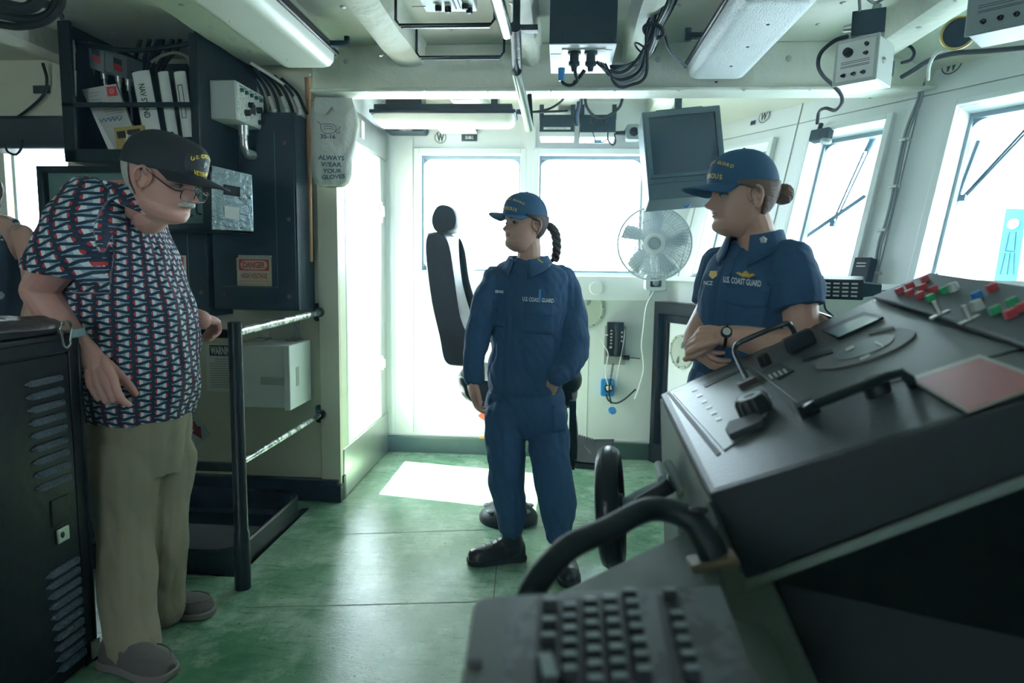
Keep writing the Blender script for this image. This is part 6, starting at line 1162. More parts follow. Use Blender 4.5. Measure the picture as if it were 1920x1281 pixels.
def hand(mb, wrist, knuck, n, ts, curls, S=1.0, thumb=None, spread=0.0, tlen=1.0):
    wrist = Vector(wrist); knuck = Vector(knuck); f = (knuck - wrist).normalized(); n = Vector(n); n = (n - f * n.dot(f)).normalized(); s = f.cross(n) * ts; L_ = (knuck - wrist).length
    offs = [.030, .0105, -.0095, -.0275]; fwd = [-.002, 0.002, -.003, -.012]; ln = [(.042, .025, .020), (.046, .029, .021), (.043, .027, .020), (.034, .020, .018)]; rad = [.0100, .0102, .0097, .0086]
    for i in range(4):
        k = knuck + (s * offs[i] + f * fwd[i]) * S; a = wrist + s * offs[i] * .55 * S + f * .004; limb(mb, [a, (a + k) / 2 + n * .003, k], [.0155 * S, .0150 * S, rad[i] * 1.22 * S], 12, 4)
        d = (f + s * spread * (1.5 - i) * .5).normalized(); p = k; P = [p]; R_ = [rad[i] * 1.1 * S]; ax = d.cross(n).normalized()
        for j in range(3): d = Matrix.Rotation(-math.radians(curls[i][j]), 3, ax) @ d; p = p + d * ln[i][j] * S; P.append(p); R_.append(rad[i] * (.98, .90, .74)[j] * S)
        limb(mb, P, R_, 12, 4)
    mb.ell((wrist + knuck) / 2 + s * .001, (.036 * S, .0150 * S, L_ * .56), Matrix((s, n, f)).transposed(), 20, 12)
    if thumb is None: thumb = (.55, .75, -.35)
    t = (s * thumb[0] + f * thumb[1] + n * thumb[2]).normalized(); b = wrist + (f * .018 + s * .020 - n * .006) * S; m_ = b + t * .042 * S; t2 = (t + f * .5).normalized(); e = m_ + t2 * .032 * S * tlen; limb(mb, [b, m_, e, e + (t2 + f * .2).normalized() * .022 * S * tlen], [.017 * S, .0125 * S, .0110 * S, .0088 * S], 12, 4)
def skin_mat(nm, col):
    m = mat(nm, col, .5, var=.07, vscale=30, bump=.05, bscale=300); b = m.node_tree.nodes['Principled BSDF']; b.inputs['Subsurface Weight'].default_value = .12; b.inputs['Subsurface Radius'].default_value = (.012, .005, .003); b.inputs['Subsurface Scale'].default_value = .6; return m
def body_part(mb, vox, sk, lip, H, root, lips=True):
    co, no, fs = remesh(mb, vox, 1, .4); o = link_mesh('body', [Vector(c) for c in co], fs, [sk, lip], root, wloc(root), sharp=80)
    if lips:
        Hi = np.array(H.inverted()); L_ = co @ Hi[:3, :3].T + Hi[:3, 3]; ok = (np.abs(L_[:, 0]) < .0235 - np.abs(L_[:, 2] - .059) * 1.1) & (np.abs(L_[:, 2] - .059) < .0095) & (L_[:, 1] > .06)
        me = o.data; idx = np.array([ok[f[0]] and ok[f[2]] for f in fs], dtype=np.int32); me.polygons.foreach_set('material_index', idx)
    return o
def cloth(name, mb, vox, m, root, smooth=3, amp=.006, label=None, uvfn=None, fr=9):
    co, no, fs = remesh(mb, vox, smooth); out = []
    for c, n in zip(co, no):
        p = Vector(c.tolist()); q = noise.noise(p * fr) * amp + abs(noise.noise(V(p.x * fr * 2.2, p.y * fr * 2.2, p.z * fr * 1.1) + V(5, 3, 1))) * amp * .9 - amp * .3 + noise.noise(V((p.x + p.z * .6) * fr * 4, p.y * fr * 4, (p.z - p.x * .5) * fr * 1.4)) * amp * .35; out.append(p + Vector(n.tolist()) * q)
    o = link_mesh(name, out, fs, M[m] if isinstance(m, str) else m, root, wloc(root), sharp=80)
    if label: o['label'] = label
    return o, BVHTree.FromPolygons(out, fs)
def raw(mb, name, m, root, sharp=50, label=None): return part(name, mb, m, root, sharp=sharp, label=label)
def addgrid(mb, rows): n = len(rows[0]); return mb.add([p for r in rows for p in r], [(i * n + j, i * n + j + 1, (i + 1) * n + j + 1, (i + 1) * n + j) for i in range(len(rows) - 1) for j in range(n - 1)])
def solid(o, t, off=0): s = o.modifiers.new('thick', 'SOLIDIFY'); s.thickness = t; s.offset = off; return o
def capmesh(H, root, m, brim_m, tall=.118, front=1.0, brim=.075, tiltf=.146, tiltb=.112, droop=.004, rx=.0825, ryf=.104, flat=2.9):
    def cp(th, h):
        sk_ = math.cos(th) * (1 - h ** 1.5); z0 = tiltf * (1 + sk_) / 2 + tiltb * (1 - sk_) / 2; k = max(0, (1 - h ** flat)) ** (1 / 2.1); fk = k
        if front > 1 and math.cos(th) > 0: fk = max(0, 1 - h ** (flat * 1.8)) ** (1 / 2.2) * math.cos(th) ** 2 + k * (1 - math.cos(th) ** 2)
        return V(rx * k * math.sin(th), -.004 + ryf * fk * math.cos(th), z0 + tall * h * (1 + (front - 1) * max(0, math.cos(th)) * (1 if h < .999 else 0) * (1 - h)))
    mb = MB(); n = 56; hs = [0, .05, .12, .2, .3, .4, .5, .6, .7, .8, .87, .93, .97, .99]; rows = [[H @ cp(2 * math.pi * i / n, h) for i in range(n)] for h in hs]; rows.append([H @ V(0, -.004, (tiltf + tiltb) / 2 + tall)] * n)
    mb.loft(rows, caps=False); cap = part('cap', mb, m, root, sharp=60); cb = bvh_of(mb); solid(cap, .002, -1)
    mb = MB(); rows = []
    for t in [i / 8 for i in range(9)]:
        r_ = []
        for j in range(17):
            th = math.radians(-68 + 136 * j / 16); b = cp(th, .0); ext = brim * (math.cos(th * 1.05)) ** .6; r_.append(H @ (b + V(math.sin(th) * ext * .10 * t, ext * t, -droop * t - .014 * t * math.sin(th) ** 2 + .002)))
        rows.append(r_)
    addgrid(mb, rows); b_ = part('brim', mb, brim_m, cap, sharp=60); solid(b_, .0035)
    mb = MB(); mb.ell(H @ V(0, -.004, (tiltf + tiltb) / 2 + tall), .006, None, 12, 8); part('cap_button', mb, m, cap)
    for k in range(6):
        th = 2 * math.pi * (k + .5) / 6; mb = MB(); mb.tube([H @ (cp(th, h) * 1.0 + V(0, 0, .0006)) for h in (.02, .2, .4, .6, .8, .93, .99)], .0011, 5); part('seam', mb, m, cap)
    return cap, cb, cp
def captext(s, H, cp, th0, h, size, m, root, dth=.11, arch=0, name='cap_lettering'):
    """letters placed round the crown: th0 centre angle, positive to the person's left side"""
    n = len(s)
    for i, chh in enumerate(s):
        if chh == ' ': continue
        dot = -.045 if chh == '.' else 0
        th = th0 - (i - (n - 1) / 2) * abs(dth); hh = h + dot + arch * (1 - ((i - (n - 1) / 2) / (n / 2)) ** 2); e = .01
        p = H @ cp(th, hh); pr = H @ cp(th - e, hh); pu = H @ cp(th, hh + e); R_ = (pr - p).normalized(); U = (pu - p).normalized(); N_ = R_.cross(U)
        t = text_mb(chh, p, R_, U, size, bold=.03, depth=.0032); part(name, t, m, root)
def eyes(H, root, lookx=0, col='iris_brown', lid=None, openy=1.0):
    for s in (-1, 1):
        c = V(s * .031, .0655, .111); mb = MB(); mb.ell(V(0, 0, 0), (.0125, .0118, .0078 * openy), None, 18, 12); ev = part('eye', MBX(mb, H @ Matrix.Translation(c)), 'eyewhite', root)
        mb = MB(); mb.ell(V(lookx, .0095, -.0005), (.0052, .0034, .0052 * openy), None, 14, 10); part('iris', MBX(mb, H @ Matrix.Translation(c)), col, ev)
        mb = MB(); mb.tube([c + V(s * -.013, .004, -.001), c + V(s * -.006, .0115, .0068 * openy), c + V(s * .004, .0112, .0070 * openy), c + V(s * .0135, .004, .001)], [.0011, .0016, .0017, .0011], 6, smooth=4); part('eyelash', MBX(mb, H), 'lash', root)
def MBX(mb, T_): mb.v = [T_ @ p for p in mb.v]; return mb
def brows(H, root, m, z=.1285, t=.0024):
    for s in (-1, 1): mb = MB(); mb.tube([V(s * .014, .0865, z - .002), V(s * .026, .0855, z + .003), V(s * .040, .074, z + .003), V(s * .050, .060, z - .002)], [t * .8, t, t * .9, t * .3], 6, smooth=4); part('eyebrow', MBX(mb, H), m, root)
M['eyewhite'] = mat('eye_white', (.38, .37, .36), .25); M['iris_brown'] = mat('brown_iris', (.04, .02, .012), .15); M['iris_blue'] = mat('grey_blue_iris', (.08, .14, .18), .15); M['lash'] = mat('dark_lash', (.015, .010, .008), .6)
M['navy'] = mat('navy_uniform_cotton', (.011, .052, .120), .82, bump=.9, bscale=13, var=.12, vscale=10)
M['navycap'] = mat('navy_cap_cotton', (.009, .060, .130), .8, bump=.1, bscale=300)
M['gold'] = mat('gold_thread', (.55, .36, .06), .5); M['whitethread'] = mat('white_thread', (.62, .66, .70), .7)
M['boot'] = mat('black_boot_leather', (.012, .012, .014), .3, bump=.3, bscale=60)
def patch(bvh, c, R_, U, w_, h_, dirn, name, m, root, off=.003, nu=8, nv=8, thick=.002, label=None, corner=0):
    c = Vector(c); R_ = Vector(R_).normalized(); U = Vector(U).normalized(); mb = MB(); rows = []
    for j in range(nv + 1): rows.append([c + R_ * w_ * (i / nu - .5) + U * (h_ * (j / nv - .5) - (corner * (1 - abs(2 * i / nu - 1)) if j == 0 else 0)) for i in range(nu + 1)])
    addgrid(mb, rows); d = drape(mb, bvh, dirn, off, .4); o = part(name, d, m, root, sharp=60, label=label); solid(o, thick); return o
def tape(bvh, s, c, R_, U, size, width, dirn, m, root, name='name_tape'): t = text_mb(s, c, R_, U, size, width, .02, 0); return part(name, drape(t, bvh, dirn, .0075, .4), m, root)
def collar(c, f, r0, r1, h, root, m, gap=28, drop=.05, z_tilt=0.0):
    f = Vector(f).normalized(); r = f.cross(V(0, 0, 1)).normalized(); mb = MB(); rows = [[], [], [], []]
    for i in range(33):
        a = math.radians(gap + (360 - 2 * gap) * i / 32); fr_ = max(0, math.cos(a)); dirv = f * math.cos(a) + r * math.sin(a); e = (min(i, 32 - i) / 16); pt = drop * max(0, 1 - e * 3.2)
        rows[0].append(Vector(c) + dirv * r0 + V(0, 0, h * .55 - .02 * fr_)); rows[1].append(Vector(c) + dirv * (r0 * .5 + r1 * .5) * 1.0 + V(0, 0, h * .62 - .02 * fr_)); rows[2].append(Vector(c) + dirv * r1 + V(0, 0, h * .1 - .015 * fr_ - pt * .4)); rows[3].append(Vector(c) + dirv * (r1 * 1.12 + pt * .15) + V(0, 0, -h * .25 - pt))
    addgrid(mb, rows); o = part('collar', mb, m, root, sharp=60); solid(o, .004); return o
def hairshell(H, m, root, o, a0, a1, z0, z1, off=.006, nz=14, nth=30, zfn=None, name='hair'):
    mb = MB(); rows = []
    for j in range(nz + 1):
        r_ = []
        for i in range(nth + 1):
            th = a0 + (a1 - a0) * i / nth; zl = zfn(th) if zfn else z0; z = zl + (z1 - zl) * j / nz; k = off * (.5 + .5 * min(1, j / 2)) + noise.noise(V(th * 14, z * 30, 1)) * .0025; r_.append(H @ hsurf(th, z, o, k))
        rows.append(r_)
    addgrid(mb, rows); ob_ = part(name, mb, m, root, sharp=80); solid(ob_, .005, -1); return ob_
def hline(t):
    a = abs(math.degrees(t if t < math.pi else 2 * math.pi - t)); return float(np.interp(a, [55, 75, 86, 100, 108, 122, 180], [.150, .140, .128, .130, .100, .058, .050]))
def boot(name, heel, toe, m, root, shaft=None, sr=.05, w_=.048, sole_m='rubber', h=.088, S=1.0):
    heel = Vector(heel); toe = Vector(toe); f = (toe - heel).normalized(); s = f.cross(V(0, 0, 1)); L_ = (toe - heel).length; mb = MB(); rings = []
    for t, ww, hh in ((.0, .55, .6), (.04, .78, .9), (.14, .86, 1.05), (.3, .80, 1.15), (.45, .86, .98), (.6, .98, .78), (.75, 1.02, .66), (.88, .92, .60), (.96, .66, .48), (1.0, .35, .30)):
        c = heel + f * L_ * t; ww *= w_; hh *= h; rings.append([c + s * ww * math.copysign(abs(math.cos(a)) ** .8, math.cos(a)) + V(0, 0, .022 + (hh - .0) * max(0, math.sin(a)) ** .9 - (.004 if math.sin(a) < 0 else 0)) for a in [2 * math.pi * i / 24 for i in range(24)]])
    mb.loft(rings)
    if shaft is not None: a = heel + f * L_ * .20 + V(0, 0, .05); mb.tube([a, a * .4 + Vector(shaft) * .6, Vector(shaft)], [.050, .047, sr], 20); mb.ell(a + f * .03 + V(0, 0, .0), (.045, .045, .05))
    co, no, fs = remesh(mb, .004, 3); o = link_mesh(name, [Vector(c) for c in co], fs, M[m], root, wloc(root), sharp=80)
    global LB; LB = BVHTree.FromPolygons([Vector(c) for c in co], fs)
    mb = MB(); out = [(0, .58), (.04, .85), (.14, .95), (.3, .88), (.45, .92), (.6, 1.04), (.75, 1.08), (.88, .98), (.96, .72), (1.0, .40)]
    P = [heel + f * (L_ * 1.03 * t - .004) + s * ww * w_ * 1.04 for t, ww in out] + [heel + f * (L_ * 1.03 * t - .004) - s * ww * w_ * 1.04 for t, ww in out[::-1]]; P = [V(p.x, p.y, .001) for p in P]; mb.prism(P, V(0, 0, .026)); part('sole', mb, sole_m, o, bevel=.005); return o, f, s
def laces(heel, toe, top, root):
    heel = Vector(heel); toe = Vector(toe); f = (toe - heel).normalized(); s = f.cross(V(0, 0, 1)); L_ = (toe - heel).length; mb = MB()
    for k in range(7):
        t = k / 6; g_ = (heel + f * L_ * .58 + V(0, 0, .06)).lerp(heel + f * (L_ * .24) + V(0, 0, .17), t); d_ = (-f - V(0, 0, .8)).normalized(); c = LB.ray_cast(g_ - d_ * .15, d_)[0]
        if c is None: continue
        c = c - d_ * .002; mb.tube([c - s * .020 - V(0, 0, .006), c + V(0, 0, .001), c + s * .020 - V(0, 0, .003)], .0022, 6, smooth=3)
    part('laces', mb, 'ink', root)
# ---------- young woman in coveralls, centre ----------
Yw = 3.0
def W(px, py, dy=0): return PY(px, py, Yw + dy)
w1 = thing('person', 'person in dark blue long-sleeved uniform and cap with a braid, one hand in her pocket', 'person', V(-.12, 2.95, 0))
SK1 = skin_mat('tan_skin', (.40, .225, .165)); LP1 = mat('lips_rose', (.30, .10, .09), .4)
f1 = V(-math.cos(math.radians(38)), -math.sin(math.radians(38)), 0); H1 = head_frame(W(983, 424), f1, math.radians(-3), 1.0)
o1 = {'lips': 1.3, 'nose': 1.15, 'wide': .98}
mb = MB(); head_mesh(mb, H1, o1)
nk = W(990, 500, .01); limb(mb, [H1 @ V(0, -.025, .04), H1 @ V(0, -.035, .0), nk], [.052, .050, .056])
trunk(mb, [(W(988, 500, .02), V(.06, 0, 0), V(0, .05, 0)), (W(988, 525, .03), V(.08, 0, 0), V(0, .05, 0)), (W(985, 600, .02), V(.09, 0, 0), V(0, .06, 0)), (W(985, 740, .02), V(.11, 0, 0), V(0, .06, 0))])
aR = [W(936, 535, .02), W(903, 615, -.05), W(886, 705, -.08)]; limb(mb, aR, [.04, .036, .026]); aL = [W(1048, 535, .03), W(1078, 640, -.02), W(1040, 712, -.10)]; limb(mb, aL, [.035, .034, .025])
hand(mb, W(885, 712, -.08), W(885, 742, -.09), V(-1, -.35, 0), -1, [(16, 22, 14), (20, 26, 16), (24, 30, 18), (28, 34, 20)], .98, thumb=(.50, .85, -.25), tlen=1.05)
hand(mb, W(1040, 712, -.10), W(1022, 745, -.055), V(.2, -1, .3), 1, [(10, 10, 10)] * 4, .85, thumb=(.2, 1, 0))
for l in ([W(952, 765, .03), W(950, 880, -.03), W(957, 1000, -.03)], [W(1022, 765, .04), W(1035, 880, -.05), W(1048, 1010, -.10)]): limb(mb, l, [.045, .042, .032])
body_part(mb, .0027, SK1, LP1, H1, w1)
eyes(H1, w1, lookx=-.002, openy=.8); brows(H1, w1, 'lash')
mb = MB(); mb.ell(V(0, .0835, .0578), (.0125, .005, .0032), None, 14, 8); part('mouth', MBX(mb, H1), mat('mouth_dark', (.06, .015, .015), .5), w1); mb = MB(); mb.ell(V(0, .0872, .0600), (.0085, .003, .0016), None, 12, 6); part('teeth', MBX(mb, H1), 'eyewhite', w1)
HR1 = mat('dark_brown_hair', (.028, .015, .010), .65, bump=.3, bscale=60, stretch=(3, 3, .5))
hairshell(H1, HR1, w1, o1, math.radians(62), math.radians(298), .05, .15, .007, zfn=hline)
mb = MB(); b0 = H1 @ V(0, -.105, .12); pts = [b0, b0 + V(.025, .0, -.005), W(1041, 438, .06), W(1044, 465, .06), W(1040, 490, .05)]; pts, _ = catmull(pts, 10)
for k in range(3):
    mb.tube([p + V(.012 * math.cos(i * .5 + k * 2.094), .012 * math.sin(i * .5 + k * 2.094), 0) for i, p in enumerate(pts)], [.014 * (1 - .4 * i / len(pts)) for i in range(len(pts))], 8)
raw(mb, 'braid', HR1, w1, 80)
cap1, cb1, cp1 = capmesh(H1, w1, 'navycap', 'navycap')
captext('VENTUROUS', H1, cp1, -.15 * -1 * 0 + -.0, .16, .0195, 'gold', cap1, dth=-.155, arch=.07); captext('U.S. COAST GUARD', H1, cp1, 0, .44, .014, 'gold', cap1, dth=-.125, arch=.16)
# jacket
mb = MB(); fX = Vector(f1); TX = V(.93, -.25, 0).normalized(); TY = V(.25, .93, 0).normalized()
def sec(x0, x1, y, d, dep, b=None): c = W((x0 + x1) / 2, y, b if b is not None else .02); hw = (x1 - x0) / 2 / 415; return (c, TX * hw, TY * dep)
trunk(mb, [sec(955, 1022, 486, 0, .050), sec(932, 1050, 500, 0, .085), sec(918, 1066, 520, 0, .108), sec(916, 1066, 560, 0, .125), sec(920, 1062, 610, 0, .128), sec(918, 1060, 660, 0, .125), sec(912, 1056, 700, 0, .125), sec(912, 1052, 728, 0, .118), sec(918, 1048, 740, 0, .10)], e=.9)
limb(mb, [W(928, 524, .0), W(914, 560, -.02), W(901, 615, -.05), W(889, 665, -.07), W(887, 706, -.08)], [.060, .062, .058, .055, .047]); limb(mb, [W(1052, 522, .02), W(1070, 570, .02), W(1080, 635, -.02), W(1068, 682, -.07), W(1045, 706, -.12)], [.062, .060, .062, .058, .046])
jk, jb = cloth('jacket', mb, .005, 'navy', w1, smooth=2, amp=.011)
collar(W(990, 496, .0), V(-.35, -.94, 0), .070, .105, .060, jk, 'navy', gap=22, drop=.045)
dcam = V(.0, 1, 0)
mb = MB(); P = [W(960, 512, -.18), W(955, 560, -.18), W(950, 620, -.18), W(947, 680, -.18), W(945, 732, -.18)]; mb2 = MB(); rows = [[p - V(.014, 0, 0), p, p + V(.014, 0, 0)] for p in catmull(P, 6)[0]]; addgrid(mb2, rows); pk_ = part('placket', drape(mb2, jb, dcam, .003, .4), 'navy', jk, sharp=60); solid(pk_, .003)
R1 = V(.97, 0, -.05); U1 = V(.02, 0, 1)
patch(jb, W(1010, 600, -.18), R1, U1, .125, .135, dcam, 'chest_pocket', 'navy', jk, .002); patch(jb, W(1010, 582, -.18), R1, U1, .130, .045, dcam, 'pocket_flap', 'navy', jk, .006, corner=.010); patch(jb, W(931, 592, -.18), R1, U1, .05, .12, dcam, 'chest_pocket', 'navy', jk, .002); patch(jb, W(931, 575, -.18), R1, U1, .05, .04, dcam, 'pocket_flap', 'navy', jk, .006)
patch(jb, W(1010, 563, -.18), R1, U1, .145, .026, dcam, 'chest_tape', 'navy', jk, .003); tape(jb, 'U.S. COAST GUARD', W(1008, 564, -.18), R1, U1, .024, .132, dcam, 'whitethread', jk, 'chest_lettering')
tape(jb, 'BENKE', W(932, 549, -.18), R1, U1, .016, .035, dcam, 'whitethread', jk, 'name_lettering')
mb = MB(); p = W(1009, 562, -.0); h_ = jb.ray_cast(W(1009, 558, -.3), dcam)[0]; mb.tube([h_ + V(0, -.008, -.03), h_ + V(.001, -.008, .025)], .0042, 8); mb.box(h_.x - .002, h_.x + .006, h_.y - .016, h_.y - .011, h_.z - .012, h_.z + .022); part('pen', mb, 'blue', jk)
h_ = jb.ray_cast(W(1013, 488, -.3), dcam)[0]; mb = MB(); h_ = h_ or W(1013, 488, -.1); mb.cbox(W(1013, 489, -.11), V(.022, 0, -.016), V(0, .003, 0), V(.004, 0, .006)); part('rank_bar', mb, 'gold', jk)
# trousers
mb = MB(); trunk(mb, [sec(918, 1052, 722, 0, .105), sec(908, 1062, 750, 0, .112), sec(905, 1068, 790, 0, .11), sec(912, 1066, 815, 0, .09)], e=.9)
limb(mb, [W(950, 780, -.0), W(948, 840, -.02), W(950, 890, -.03), W(957, 945, -.03), W(957, 988, -.03)], [.098, .090, .084, .074, .062]); limb(mb, [W(1025, 780, .02), W(1030, 840, -.02), W(1036, 890, -.05), W(1046, 950, -.09), W(1047, 998, -.10)], [.100, .092, .086, .083, .064])
tr, tb = cloth('trousers', mb, .005, 'navy', w1, smooth=2, amp=.014, fr=7)
patch(tb, W(1050, 802, -.25), V(1, 0, .05), V(0, 0, 1), .060, .12, dcam, 'thigh_pocket', 'navy', tr, .004); patch(tb, W(1050, 786, -.25), V(1, 0, .05), V(0, 0, 1), .064, .04, dcam, 'pocket_flap', 'navy', tr, .008)
he = PZ(985, 1049, 0); to = PZ(878, 1058, 0); he = V(he.x - .005, he.y + .01, 0); b_, _, _ = boot('boot', he, to, 'boot', w1, W(957, 980, -.03), .052); laces(he, to, W(957, 1000, -.04), b_)
he2 = PZ(1052, 1040, 0); to2 = PZ(1048, 1098, 0) + V(.05, -.02, 0); b_, _, _ = boot('boot', he2, to2, 'boot', w1, W(1047, 990, -.09), .052); laces(he2, to2, W(1047, 1010, -.12), b_)
# ---------- officer on the right ----------
Yo = 2.12
def O(px, py, dy=0): return PY(px, py, Yo + dy)
w2 = thing('person', 'person in navy short-sleeved uniform and cap with hair in a bun, wearing a wristwatch', 'person', V(.6, 2.15, 0))
SK2 = skin_mat('light_skin', (.44, .25, .185)); LP2 = mat('lips_pink', (.36, .13, .115), .4)
f2 = V(-1, -.12, 0); H2 = head_frame(O(1391, 372), f2, math.radians(2), 1.0); o2 = {'lips': 1.1, 'nose': 1.3}
mb = MB(); head_mesh(mb, H2, o2); limb(mb, [H2 @ V(0, -.028, .045), H2 @ V(0, -.045, .0), O(1418, 470, .0)], [.055, .054, .062])
trunk(mb, [(O(1418, 470, 0), V(.06, 0, 0), V(0, .06, 0)), (O(1418, 500, .05), V(.06, 0, 0), V(0, .06, 0)), (O(1410, 620, .05), V(.07, 0, 0), V(0, .07, 0)), (O(1400, 760, .04), V(.08, 0, 0), V(0, .08, 0))])
limb(mb, [O(1482, 520, -.09), O(1500, 580, -.14), O(1500, 648, -.17)], [.045, .050, .044]); limb(mb, [O(1500, 648, -.17), O(1440, 645, -.16), O(1385, 633, -.14), O(1352, 630, -.13)], [.046, .046, .035, .029])
limb(mb, [O(1345, 520, .18), O(1332, 575, .16), O(1318, 600, .08)], [.05, .045, .038]); limb(mb, [O(1318, 600, .08), O(1303, 625, .0), O(1298, 645, -.04)], [.038, .032, .027])
hand(mb, O(1346, 629, -.13), O(1308, 634, -.11), V(-.1, -.8, .6), -1, [(35, 45, 25), (42, 50, 30), (48, 52, 30), (52, 55, 30)], 1.0, thumb=(.3, .9, -.5))
hand(mb, O(1302, 640, -.03), O(1318, 662, -.06), V(-.8, -.3, -.3), 1, [(20, 30, 20)] * 4, .95)
for l in ([O(1365, 760, .08), O(1368, 960, .10), O(1368, 1160, .10)], [O(1440, 760, -.02), O(1445, 960, .0), O(1445, 1180, .0)]): limb(mb, l, [.07, .05, .035])
body_part(mb, .0027, SK2, LP2, H2, w2); eyes(H2, w2, col='iris_blue', openy=.72); HR2 = mat('light_brown_hair', (.10, .055, .028), .65, bump=.3, bscale=50, stretch=(1, 1, 3), var=.3, vscale=30); brows(H2, w2, HR2, t=.002)
hairshell(H2, HR2, w2, o2, math.radians(64), math.radians(296), .05, .15, .006, zfn=hline)
bc_ = H2 @ V(0, -.125, .115); mb = MB(); mb.ell(bc_, .030, None, 20, 14); part('hair_bun', mb, HR2, w2, sharp=80)
for k in range(9):
    a = k * .7; mb = MB(); F = frame(V(math.cos(a), math.sin(a) * .5, .7 * math.sin(k * 1.7))); mb.tube([bc_ + F @ V(.026 * math.cos(t), .026 * math.sin(t), .007 * math.sin(2 * t)) for t in [i * .45 for i in range(13)]], .0062, 7); part('hair_strand', mb, HR2, w2, sharp=80)
cap2, cb2_, cp2 = capmesh(H2, w2, 'navycap', 'navycap', brim=.080, droop=.012)
captext('VENTUROUS', H2, cp2, 0, .16, .0195, 'gold', cap2, dth=-.155, arch=.07); captext('U.S. COAST GUARD', H2, cp2, 0, .44, .014, 'gold', cap2, dth=-.125, arch=.16)
mb = MB(); QX = V(.80, -.60, 0).normalized(); QY = V(.60, .80, 0).normalized()
def sec2(x0, x1, y, dep, w_=None): c = O((x0 + x1) / 2, y, .03); hw = (x1 - x0) / 2 / 585 / .92; return (c, QX * hw, QY * dep)
trunk(mb, [sec2(1380, 1452, 452, .065), sec2(1362, 1475, 468, .09), sec2(1345, 1495, 490, .115), sec2(1332, 1500, 520, .135), sec2(1322, 1500, 560, .15), sec2(1318, 1495, 610, .145), sec2(1315, 1490, 650, .135), sec2(1308, 1492, 690, .135), sec2(1308, 1492, 706, .12)], e=.92)
limb(mb, [O(1478, 500, -.08), O(1492, 535, -.12), O(1499, 578, -.14)], [.078, .078, .073], ends=False); mb.ell(O(1478, 500, -.08), .078, None, 18, 12); limb(mb, [O(1352, 500, .15), O(1342, 540, .17), O(1336, 572, .16)], [.07, .072, .068], ends=False); mb.ell(O(1352, 500, .15), .07, None, 18, 12)
sh, shb = cloth('uniform_shirt', mb, .005, 'navy', w2, smooth=2, amp=.0075)
collar(O(1414, 458, .0), V(-.75, -.66, 0), .066, .092, .065, sh, 'navy', gap=24, drop=.05)
d2 = V(.25, .97, 0).normalized(); R2 = V(.97, -.25, -.10).normalized(); U2 = V(.03, 0, 1)
e_ = EYE
patch(shb, O(1398, 585, -.3), R2, U2, .125, .14, d2, 'chest_pocket', 'navy', sh, .002); patch(shb, O(1398, 562, -.3), R2, U2, .13, .045, d2, 'pocket_flap', 'navy', sh, .006, corner=.012)
tape(shb, 'U.S. COAST GUARD', O(1391, 531, -.3), R2, U2, .024, .105, d2, 'whitethread', sh, 'chest_lettering')
mb = MB(); c = O(1399, 517, -.3); pts = [(-.028, .002), (-.018, .006), (-.01, .002), (-.006, .008), (0, .012), (.006, .008), (.01, .002), (.018, .006), (.028, .002), (.018, -.003), (.008, -.008), (0, -.006), (-.008, -.008), (-.018, -.003)]; mm = MB(); mm.add([c + R2 * x + V(0, 0, y) for x, y in pts], [tuple(range(14))]); ins = part('gold_insignia', drape(mm, shb, d2, .005, .4), 'gold', sh); solid(ins, .002)
mm = MB(); c = O(1331, 515, -.1); mm.add([c + V(x, 0, y) for x, y in ((-.012, .01), (.012, .01), (.014, -.004), (0, -.014), (-.014, -.004))], [tuple(range(5))]); q_ = drape(mm, shb, V(.3, .95, 0), .004, .4)
if q_.f: part('gold_badge', q_, 'gold', sh)
tape(shb, 'NCZ', O(1328, 532, -.1), V(.9, .3, 0), U2, .016, .03, V(.2, .97, 0), 'whitethread', sh, 'name_lettering')
mb = MB(); c = O(1431, 450, -.125); F = frame(V(.1, -1, .3))
for k in range(5): a = 2 * math.pi * k / 5 + .3; mb.ell(c + F @ V(.006 * math.cos(a), .006 * math.sin(a), 0), (.0048, .003, .0048), None, 8, 6)
part('collar_leaf', mb, 'steel', sh)
mm = MB(); rows = [[p - V(.014, 0, 0), p, p + V(.014, 0, 0)] for p in catmull([O(1368, 480, -.3), O(1352, 540, -.3), O(1345, 610, -.3), O(1340, 695, -.3)], 6)[0]]; addgrid(mm, rows); q_ = part('placket', drape(mm, shb, d2, .003, .4), 'navy', sh, sharp=60); solid(q_, .003)
mb = MB(); wcn = O(1360, 630, -.135); wax = (O(1385, 633, -.14) - O(1346, 629, -.13)).normalized(); mb.torus(wcn, wax, .031, .0045, 36, 8); F = frame(wax); wt = part('wristwatch', mb, 'rubber', w2); mb = MB(); dn_ = V(0, -1, .45); dn_ = (dn_ - wax * dn_.dot(wax)).normalized(); mb.cyl(wcn + dn_ * .029, wcn + dn_ * .039, .0165, .015, 24); part('watch_case', mb, 'rubber', wt); mb = MB(); mb.cyl(wcn + dn_ * .039, wcn + dn_ * .0396, .011, .011, 20); part('watch_face', mb, 'ltgrey', wt)
mb = MB(); trunk(mb, [sec2(1310, 1490, 695, .125), sec2(1300, 1495, 730, .14), sec2(1300, 1500, 780, .14), sec2(1310, 1500, 820, .12)], e=.92)
limb(mb, [O(1362, 800, .08), O(1366, 960, .10), O(1368, 1140, .10)], [.10, .085, .07]); limb(mb, [O(1442, 800, -.02), O(1445, 960, .0), O(1445, 1150, .0)], [.10, .085, .07]); tr, _ = cloth('trousers', mb, .006, 'navy', w2, smooth=2, amp=.009, fr=8)
for hx, hy in ((.62, 2.28), (.72, 2.10)): boot('boot', V(hx + .03, hy, 0), V(hx - .24, hy - .06, 0), 'boot', w2, V(hx - .02, hy, .2), .052)
